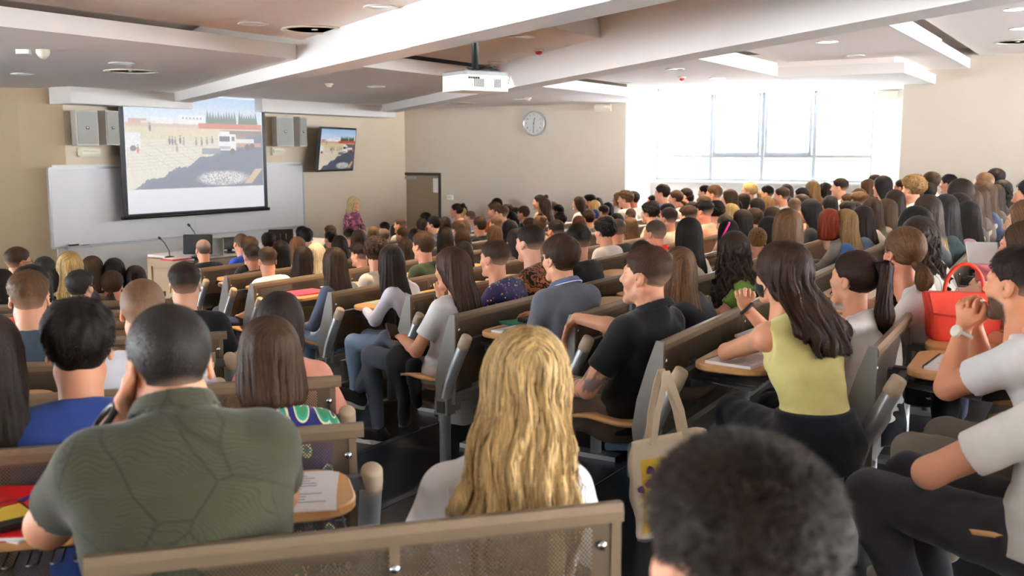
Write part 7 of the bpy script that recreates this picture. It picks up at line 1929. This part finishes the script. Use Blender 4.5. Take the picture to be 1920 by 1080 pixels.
M['folderg'] = mat('folder_green', srgb(24, 130, 108), .45, noise=.05); M['folderr'] = mat('folder_red', srgb(206, 22, 28), .35, noise=.05); M['folderp'] = mat('folder_pink', srgb(196, 66, 92), .5, noise=.05)
M['yellow'] = mat('note_yellow', srgb(236, 226, 140), .8); M['greenp'] = mat('paper_green', srgb(160, 186, 150), .7); M['bluepl'] = mat('pen_blue', srgb(40, 90, 190), .4)
def folder(m, w_=.24, h_=.32, t=.012):
    def b(e): MB().rbox((0, 0, t / 2), (w_, h_, t), .008).build('cover', M[m], e); MB().box((0, -h_ / 2 + .004, t / 2), (w_ * .96, .010, t * .6)).build('pages', M['page'], e)
    return b
def pen(m):
    def b(e): MB().tube([(-.06, 0, .005), (.055, 0, .005)], .0045, 8).build('barrel', M[m], e); MB().tube([(.055, 0, .005), (.068, 0, .005)], [.0045, .001], 8).build('tip', M['black'], e)
    return b
# bench with the green folder
on_desk(('R', 3), 0, -.08, -.04, 82, notebook(seed=2), 'spiral notebook with printed page in front of the green folder', 'notebook')
on_desk(('R', 3), 0, .15, .03, 66, folder('folderg'), 'teal green folder on the tablet behind the girl with the phone', 'folder')
e = on_desk(('R', 3), 0, .17, .03, 76, lambda e: (MB().rbox((0, 0, .012), (.10, .19, .022), .01).build('case', M['black'], e), MB().box((0, -.02, .024), (.08, .012, .002)).build('zip', M['grey'], e)), 'black pen case lying on the teal green folder', 'case', lift=.013)
on_desk(('R', 3), 0, .07, .02, 80, pen('black'), 'black pen lying on the teal green folder', 'pen', lift=.014)
on_desk(('R', 3), 1, .03, .04, 80, notebook(seed=4), 'white spiral notebook on the second tablet, beyond the teal folder', 'notebook')
# bench of the woman in yellow
on_desk(('R', 1), 0, -.08, -.02, 80, notebook(seed=5), 'spiral notebook under the grey phone, left of the bare elbow', 'notebook')
on_desk(('R', 1), 0, .0, .02, 78, lambda e: (MB().rbox((0, 0, .006), (.085, .165, .012), .012).build('case', M['darkgrey'], e), MB().rbox((0, 0, .0125), (.078, .155, .001), .01).build('display', M['grey'], e)), 'grey phone lying on the spiral notebook before the yellow top', 'phone', lift=.014)
on_desk(('R', 1), 1, .0, .06, 84, notebook(seed=6), 'spiral notebook behind the wristband, second tablet', 'notebook')
for k in (2, 3, 4, 5): on_desk(('R', 1), k, .0, .0, 80 + 4 * k, notebook(seed=6 + k), ['', '', 'spiral notebook left of the ponytail girl', 'spiral notebook behind the ponytail girl', 'notebook near the black purse with chain', 'notebook in front of the grey-topped red hair'][k], 'notebook', group='notebooks on the bench of the red-haired student')
on_desk(('R', 1), 2, .12, -.08, 60, pen('bluepl'), 'blue pen on the tablet left of the ponytail girl', 'pen')
# long bench at the right
on_desk(('R', 0), 0, -.05, -.02, 84, notebook(seed=11), 'printed spiral notebook in front of the bearded man', 'notebook')
on_desk(('R', 0), 0, -.10, -.13, 86, phone, 'black phone lying before the bearded man, next to the notebook', 'phone')
on_desk(('R', 0), 0, .10, -.10, 100, pen('bluepl'), 'blue pen half under the notebook of the bearded man', 'pen')
def tablet_pc(e): MB().rbox((0, 0, .006), (.26, .19, .012), .01).build('case', M['black'], e); MB().rbox((0, 0, .0125), (.24, .17, .001), .006).build('display', M['pscr'], e)
p = row_pt(('R', 0), .30, -.22, .645); e = empty('tablet_computer', p, ROWS[('R', 0)]['rz'], 'dark tablet computer lying in the wire basket under the bearded man\'s tablet', 'tablet'); tablet_pc(e)
labs = ['stack of printed sheets right behind the red handbag', 'open notebook, second after the red handbag', 'spiral notebook at the third tablet of the long bench', 'white sheets by the folded hands', 'spiral notebook under the writing hands', 'white notebook before the pink bag', 'notebook just beyond the pink bag', 'notebook near the end of the long bench', 'last but two notebook along the long bench', 'last but one notebook along the long bench', 'farthest notebook along the long bench', 'sheets at the very end of the long bench']
for k in range(2, 14):
    on_desk(('R', 0), k, random.uniform(-.05, .05), random.uniform(-.03, .05), 84 + random.uniform(-10, 10), notebook(seed=20 + k) if k % 3 else sheet(n=3, seed=20 + k), labs[k - 2], 'notebook' if k % 3 else 'paper', group='notebooks and sheets along the long bench')
# red handbag
M['redl'] = mat('red_leather', srgb(222, 62, 42), .38, noise=.06, scale=90, bump=.08, bscale=260)
M['gold'] = mat('gold_metal', srgb(206, 168, 96), .25, metal=1.0)
def handbag(e):
    s = SDF((-.19, -.10, -.01), (.19, .10, .26), .006)
    s.loft([(.0, 0, 0, .125, .065), (.02, 0, 0, .132, .068), (.12, 0, 0, .140, .06), (.19, 0, 0, .158, .035), (.205, 0, 0, .160, .030)], .01, pw=5)
    V, Q = s.mesh(1); link('body', np_mesh('body', V, Q, None, M['redl']), None, e)
    for sd in (-1,):
        MB().prism([(-.125, 0), (.125, 0), (.14, .10), (-.14, .10)], -.004, .004, Matrix.Translation((0, sd * .055, .105)) @ Matrix.Rotation(R(76), 4, 'X')).build('flap', M['redl'], e)
        MB().tube([(-.13, sd * .067, .118), (0, sd * .071, .105), (.13, sd * .067, .118)], .004, 6).build('flap_edge', M['redl'], e)
    MB().tube([(-.075 * math.cos(a), -.0, .20 + .125 * math.sin(a)) for a in [PI * k / 16 for k in range(17)]], .0085, 8).build('handle', M['redl'], e)
    for sx in (-1, 1): MB().lathe([(.012, 0), (.012, .004)], 12, Matrix.Translation((sx * .075, -.03, .19)) @ Matrix.Rotation(PI / 2, 4, 'X')).build('ring', M['gold'], e)
    MB().tube([(.14, -.03, .20), (.17, -.05, .10), (.16, -.06, .02)], .004, 6).build('strap', M['redl'], e)
hb = on_desk(('R', 0), 1, .0, .03, -14, handbag, 'red leather handbag with a round handle standing on the long bench', 'handbag')
hb.rotation_euler.z = R(-8); hb.scale = (1.12, 1.1, 1.05)
# pink bag further along
def pinkbag(e):
    s = SDF((-.2, -.14, -.01), (.2, .14, .24), .008); s.loft([(.0, 0, 0, .15, .08), (.10, 0, 0, .15, .075), (.17, 0, 0, .11, .04)], .02, pw=3); s.disp(lambda X, Y, Z: fbm(X, Y, Z, 50, 4) * .007)
    V, Q = s.mesh(1); link('body', np_mesh('body', V, Q, None, M['pinkl']), None, e)
    MB().tube([(-.08 * math.cos(a), -.02, .15 + .08 * math.sin(a)) for a in [PI * k / 12 for k in range(13)]], .008, 6).build('handle', M['pinkl'], e)
M['pinkl'] = mat('pink_leather', srgb(206, 116, 128), .5, noise=.08)
on_desk(('R', 0), 5, .05, .05, -10, pinkbag, 'soft dusty pink bag on the long bench', 'handbag')
# black quilted bag
M['blackl'] = mat('black_leather', srgb(26, 27, 32), .33, noise=.1, scale=60)
def quilted(e):
    MB().rbox((0, 0, .075), (.27, .09, .15), .03).build('body', M['blackl'], e); MB().prism(rounded_rect(.275, .13, .02), -.006, .006, Matrix.Translation((0, -.050, .088)) @ Matrix.Rotation(PI / 2 - .12, 4, 'X'), bev=.003).build('flap', M['blackl'], e)
    mb = MB()
    for k in range(9):
        z = .035 + .0135 * k
        mb.tube([(-.13, -.055 - .001 * k, z), (-.065, -.057, z - .022), (0, -.057, z), (.065, -.057, z - .022), (.13, -.055, z)], .0045, 5)
    mb.build('quilting', M['blackl'], e); MB().tube([(.13, 0, .14), (.17, .02, .05), (.14, .05, .0)], .004, 6).build('strap', M['blackl'], e)
q = on_desk(('R', 2), 0, .02, .02, 6, quilted, 'black quilted handbag on the tablet left of the black polo shirt', 'handbag'); q.scale = (1.05, 1.05, 1.15)
# black purse with chain
on_desk(('R', 1), 4, .1, .05, 6, lambda e: (MB().rbox((0, 0, .06), (.24, .08, .12), .025).build('body', M['blackl'], e), MB().tube([(-.1 + .02 * k, -.05, .10 - .03 * math.sin(k * .31)) for k in range(11)], .004, 6).build('chain', M['chrome'], e)), 'small black purse with silver chain behind the red-haired student', 'purse')
# white notebook held up at the right edge
e = empty('notebook', ray(1858, 492, 4.35), R(-20), 'white notebook held upright by a hand near the right edge', 'notebook'); e.rotation_euler = (R(50), 0, R(-12)); notebook(.14, .12, .010, lines=0)(e); e.location = ray(1843, 476, 4.6)
# tote bag on the post of the bench behind the black polo
M['canvas'] = mat('canvas', srgb(232, 214, 186), .9, noise=.06, scale=200, bump=.1, bscale=500)
M['print_y'] = mat('print_yellow', srgb(226, 190, 60), .8, noise=.1, scale=30); M['print_m'] = mat('print_magenta', srgb(178, 70, 140), .8, noise=.3, scale=60); M['print_v'] = mat('print_violet', srgb(92, 60, 96), .8, noise=.2, scale=60)
def tote(e):
    s = SDF((-.22, -.08, -.42), (.22, .08, .02), .008); s.loft([(-.40, 0, 0, .17, .03), (-.30, 0, 0, .175, .045), (-.12, 0, 0, .172, .035), (0, 0, 0, .168, .022)], .01, pw=4); s.disp(lambda X, Y, Z: fbm(X, Y, Z, 26, 4) * .007)
    V, Q = s.mesh(1); link('body', np_mesh('body', V, Q, None, M['canvas']), None, e)
    tr_ = BVHTree.FromPolygons([Vector(v) for v in V], [tuple(q) for q in Q])
    def patch(name, pts, m, off):
        bm = bmesh.new(); f = bm.faces.new([bm.verts.new((x, 0, z)) for x, z in pts]); bmesh.ops.triangulate(bm, faces=[f]); bmesh.ops.subdivide_edges(bm, edges=bm.edges, cuts=3, use_grid_fill=True)
        for v in bm.verts:
            h = tr_.ray_cast(Vector((v.co.x, -1, v.co.z)), Vector((0, 1, 0)))[0]; v.co.y = (h.y if h else -.03) - off
        me = bpy.data.meshes.new(name); bm.to_mesh(me); bm.free(); link(name, me, m, e)
    patch('print_field', [(-.135, -.37), (.10, -.37), (.10, -.07), (-.135, -.07)], M['print_y'], .0035)
    r = random.Random(5)
    for k in range(34):
        cx, cz = -.055 + r.gauss(0, .04), -.18 + r.gauss(0, .05); rr = r.uniform(.008, .022); n = r.randint(5, 7)
        patch('print_blot', [(cx + rr * r.uniform(.6, 1.2) * math.cos(2 * PI * q / n), cz + rr * r.uniform(.6, 1.2) * math.sin(2 * PI * q / n)) for q in range(n)], M['print_m'] if k % 3 else M['print_v'], .005 + .0004 * k)
    for sx in (-1, 1):
        mb = MB(); pts = [(-.07 + .0 * sx, sx * -.022, -.02), (-.05, sx * -.025, .10), (-.018, sx * -.03, .205), (.0, sx * -.02, .262), (.022, sx * -.02, .205), (.055, sx * -.022, .10), (.075, sx * -.022, -.02)]
        for a, b in zip(pts[:-1], pts[1:]):
            a, b = Vector(a), Vector(b); wv = Vector((.014, 0, 0)) if abs(b.z - a.z) > abs(b.x - a.x) else Vector((0, 0, .014)); t_ = Vector((0, .0018, 0))
            mb.add([a - wv - t_, a + wv - t_, b + wv - t_, b - wv - t_, a - wv + t_, a + wv + t_, b + wv + t_, b - wv + t_], [(0, 1, 2, 3), (7, 6, 5, 4), (0, 4, 5, 1), (1, 5, 6, 2), (2, 6, 7, 3), (3, 7, 4, 0)])
        mb.build('strap', M['canvas'], e)
pc = row_pt(('R', 1), -.01, -.06, .64)
e = empty('tote_bag', ray(1250, 816, 3.78), R(6), 'cream canvas tote bag with a pink and yellow print, hung on the bench post', 'tote bag'); tote(e); e.rotation_euler = (0, R(-4), R(20))
# phone and hands of the girl in white
g = PHONE_GIRL; e = empty('phone', (0, 0, 0), 0, 'phone held by the girl in the white T-shirt', 'phone'); phone(e)
mw = Matrix.Translation(g.location) @ Matrix.Rotation(g.rotation_euler.z, 4, 'Z'); e.matrix_world = mw @ Matrix.Translation((-.07, .36, .715)) @ Matrix.Rotation(R(35), 4, 'X') @ Matrix.Rotation(R(-30), 4, 'Z')
# left block
on_desk(('L', 2), 0, .10, -.02, -6, sheet(n=3, lines=11, seed=3), 'white printed sheets on the tablet right of the olive shirt', 'paper')
on_desk(('L', 2), 1, -.03, .02, -12, folder('folderr', .30, .36), 'red folder at the lower left corner', 'folder')
on_desk(('L', 2), 1, .0, -.06, 28, lambda e: (MB().rbox((0, 0, .008), (.10, .17, .016), .02).build('pack', M['black'], e), MB().box((0, -.0, .0165), (.085, .10, .001)).build('label', M['print_y'], e), MB().box((0, .06, .0165), (.085, .03, .001)).build('label', M['folderr'], e)), 'small black pack with yellow label on the red folder', 'pack', lift=.014)
on_desk(('L', 2), 1, .0, .04, 60, pen('bluepl'), 'light blue pen on the red folder', 'pen', lift=.014)
on_desk(('L', 2), 1, .13, -.06, 52, lambda e: MB().box((0, 0, .002), (.32, .035, .004)).build('strip', M['white'], e), 'transparent ruler strip beside the red folder', 'ruler')
on_desk(('L', 4), 0, -.05, .02, 20, sheet(.2, .2, 1, 0, 'yellow'), 'yellow sheet on the tablet right of the cropped head', 'paper')
on_desk(('L', 4), 2, .05, .03, 10, lambda e: (MB().box((0, 0, .003), (.26, .19, .006)).build('cover', M['bluel'], e)), 'light blue folder between the slate shirt and the tousled black hair', 'folder') if 'bluel' in M else None
on_desk(('R', 6), 0, .02, .02, 80, folder('folderp'), 'pink folder on the tablet right of the white T-shirt man', 'folder')
on_desk(('R', 6), 1, -.1, .03, 80, sheet(n=2, seed=8), 'white sheets beyond the pink folder', 'paper')
on_desk(('R', 5), 0, .05, .03, 80, sheet(.22, .3, 1, 4, 'greenp'), 'pale green sheet beside the white blouse elbow', 'paper')
on_desk(('R', 4), 0, .0, .02, 82, notebook(seed=31), 'spiral notebook left of the watch of the girl in white', 'notebook')
on_desk(('R', 4), 2, .0, .02, 82, notebook(seed=32, cover='yellow'), 'yellowish spiral notebook before the speckled purple shirt', 'notebook')
on_desk(('R', 7), 0, .05, .02, 80, sheet(n=2, seed=9), 'white papers under the arm of the man leaning in black', 'paper')
# pink pen in the writing hand
wp = [q for q in SEATED if 'writing with a pink pen' in q[0]['label']]
M['pinkpen'] = mat('pen_pink', srgb(224, 40, 140), .35)
D_ = wp[0][3] - .45 if wp else 7.5
e = empty('pen', ray(1360, 433, D_), 0, 'bright pink pen standing up in a writing hand', 'pen'); MB().tube([(-.025, 0, -.06), (.03, 0, .06)], .008, 8).build('barrel', M['pinkpen'], e); MB().lathe([(.008, 0), (.008, .012), (0, .014)], 8, Matrix.Translation((.03, 0, .058))).build('cap', M['pinkpen'], e)
# lectern desk
M['lect'] = mat('lectern_laminate', srgb(184, 164, 138), .5, noise=.05, scale=8); M['lectw'] = mat('lectern_top', srgb(232, 230, 228), .35, noise=.02)
lt = ray(276, 478, 13.0); la, lb = lt.dot(U), lt.dot(N)
hL = lt.z
le = empty('lectern', ab(la, lb, 0), RZF, 'beige lectern desk with white top before the writing board', 'lectern')
LL_ = 3.1; WW = .85
MB().box((LL_ / 2, -WW / 2, hL / 2 - .02), (LL_, WW, hL - .04)).build('cabinet', M['lect'], le)
MB().box((LL_ / 2 + .02, -WW / 2, hL - .012), (LL_ - .0, WW + .04, .03)).build('top', M['lectw'], le)
mb = MB()
for y, z, dy, dz in ((-.06, hL / 2, .07, hL - .1), (-WW + .06, hL / 2, .07, hL - .1), (-WW / 2, hL - .09, WW - .1, .10), (-WW / 2, .1, WW - .1, .12)): mb.box((-.012, y, z), (.024, dy, dz))
mb.build('end_frame', M['lect'], le)
def on_lect(name, px, py, label, cat, rz=0.0, dz=0.0):
    p = ray_z(px, py, hL + .003); return empty(name, (p.x, p.y, hL + .003), rz, label, cat)
def mic(px, py, tx, ty, label):
    e = on_lect('microphone', px, py, label, 'microphone'); q = ray(tx, ty, e.location.y) - e.location
    MB().lathe([(.06, 0), (.06, .02), (.02, .03), (0, .03)], 14).build('base', M['black'], e)
    MB().tube([(0, 0, .02), (-.0, 0, q.z * .35), (q.x * .45, 0, q.z * .75), (q.x * .85, 0, q.z * .95)], .007, 6).build('gooseneck', M['darkgrey'], e)
    MB().tube([(q.x * .80, 0, q.z * .93), (q.x * 1.0, 0, q.z)], .016, 8).build('capsule', M['black'], e)
mic(318, 484, 297, 445, 'gooseneck microphone at the left end of the lectern'); mic(374, 476, 352, 420, 'thin gooseneck microphone behind the lectern monitor')
def monitor(px, py, w_, h_, rz, tilt, label, cat, lit=False, base=True):
    e = on_lect(cat, px, py, label, cat, rz)
    mt = Matrix.Translation((0, 0, h_ / 2 + .05)) @ Matrix.Rotation(tilt, 4, 'X')
    MB().rbox((0, 0, 0), (w_, .03, h_), .01, mtx=mt, axis='Y').build('case', M['black'], e); MB().rbox((0, -.017, 0), (w_ * .93, .003, h_ * .9), .004, mtx=mt, axis='Y').build('display', M['pscr'], e)
    if base: MB().rbox((0, .05, .01), (w_ * .5, .2, .02), .02).build('foot', M['black'], e); MB().box((0, .03, .07), (.06, .03, .14)).build('neck', M['black'], e)
    return e
monitor(372, 484, .36, .25, RZF + R(-55), R(-12), 'black flat monitor tilted back on the lectern', 'monitor')
e = on_lect('laptop', 388, 482, 'grey laptop beside the black monitor on the lectern', 'laptop', RZF + R(-70)); MB().rbox((0, 0, .01), (.34, .24, .018), .012).build('keyboard', M['grey'], e); MB().rbox((0, .13, .12), (.34, .012, .23), .01, axis='Y').build('lid', M['grey'], e)
monitor(432, 474, .22, .16, RZF + R(-20), R(-15), 'small dark screen left of the cropped blue shirt', 'monitor', base=True)
e = monitor(528, 466, .34, .22, RZF + R(-35), R(-20), 'open laptop with gold marks on screen, right of the pink shirt', 'laptop', base=False); MB().rbox((0, -.12, .01), (.34, .24, .02), .01).build('keyboard', M['black'], e)
for k in range(3): MB().box((-.1 + .08 * k, -.03, .16), (.012, .004, .10), 0).build('mark', M['gold'], e)
e = on_lect('paper', 330, 487, 'papers and small box left on the lectern top', 'paper', RZF); MB().box((0, 0, .01), (.3, .22, .02)).build('stack', M['folderp'], e); MB().box((.02, .0, .022), (.28, .2, .004)).build('page', M['page'], e)
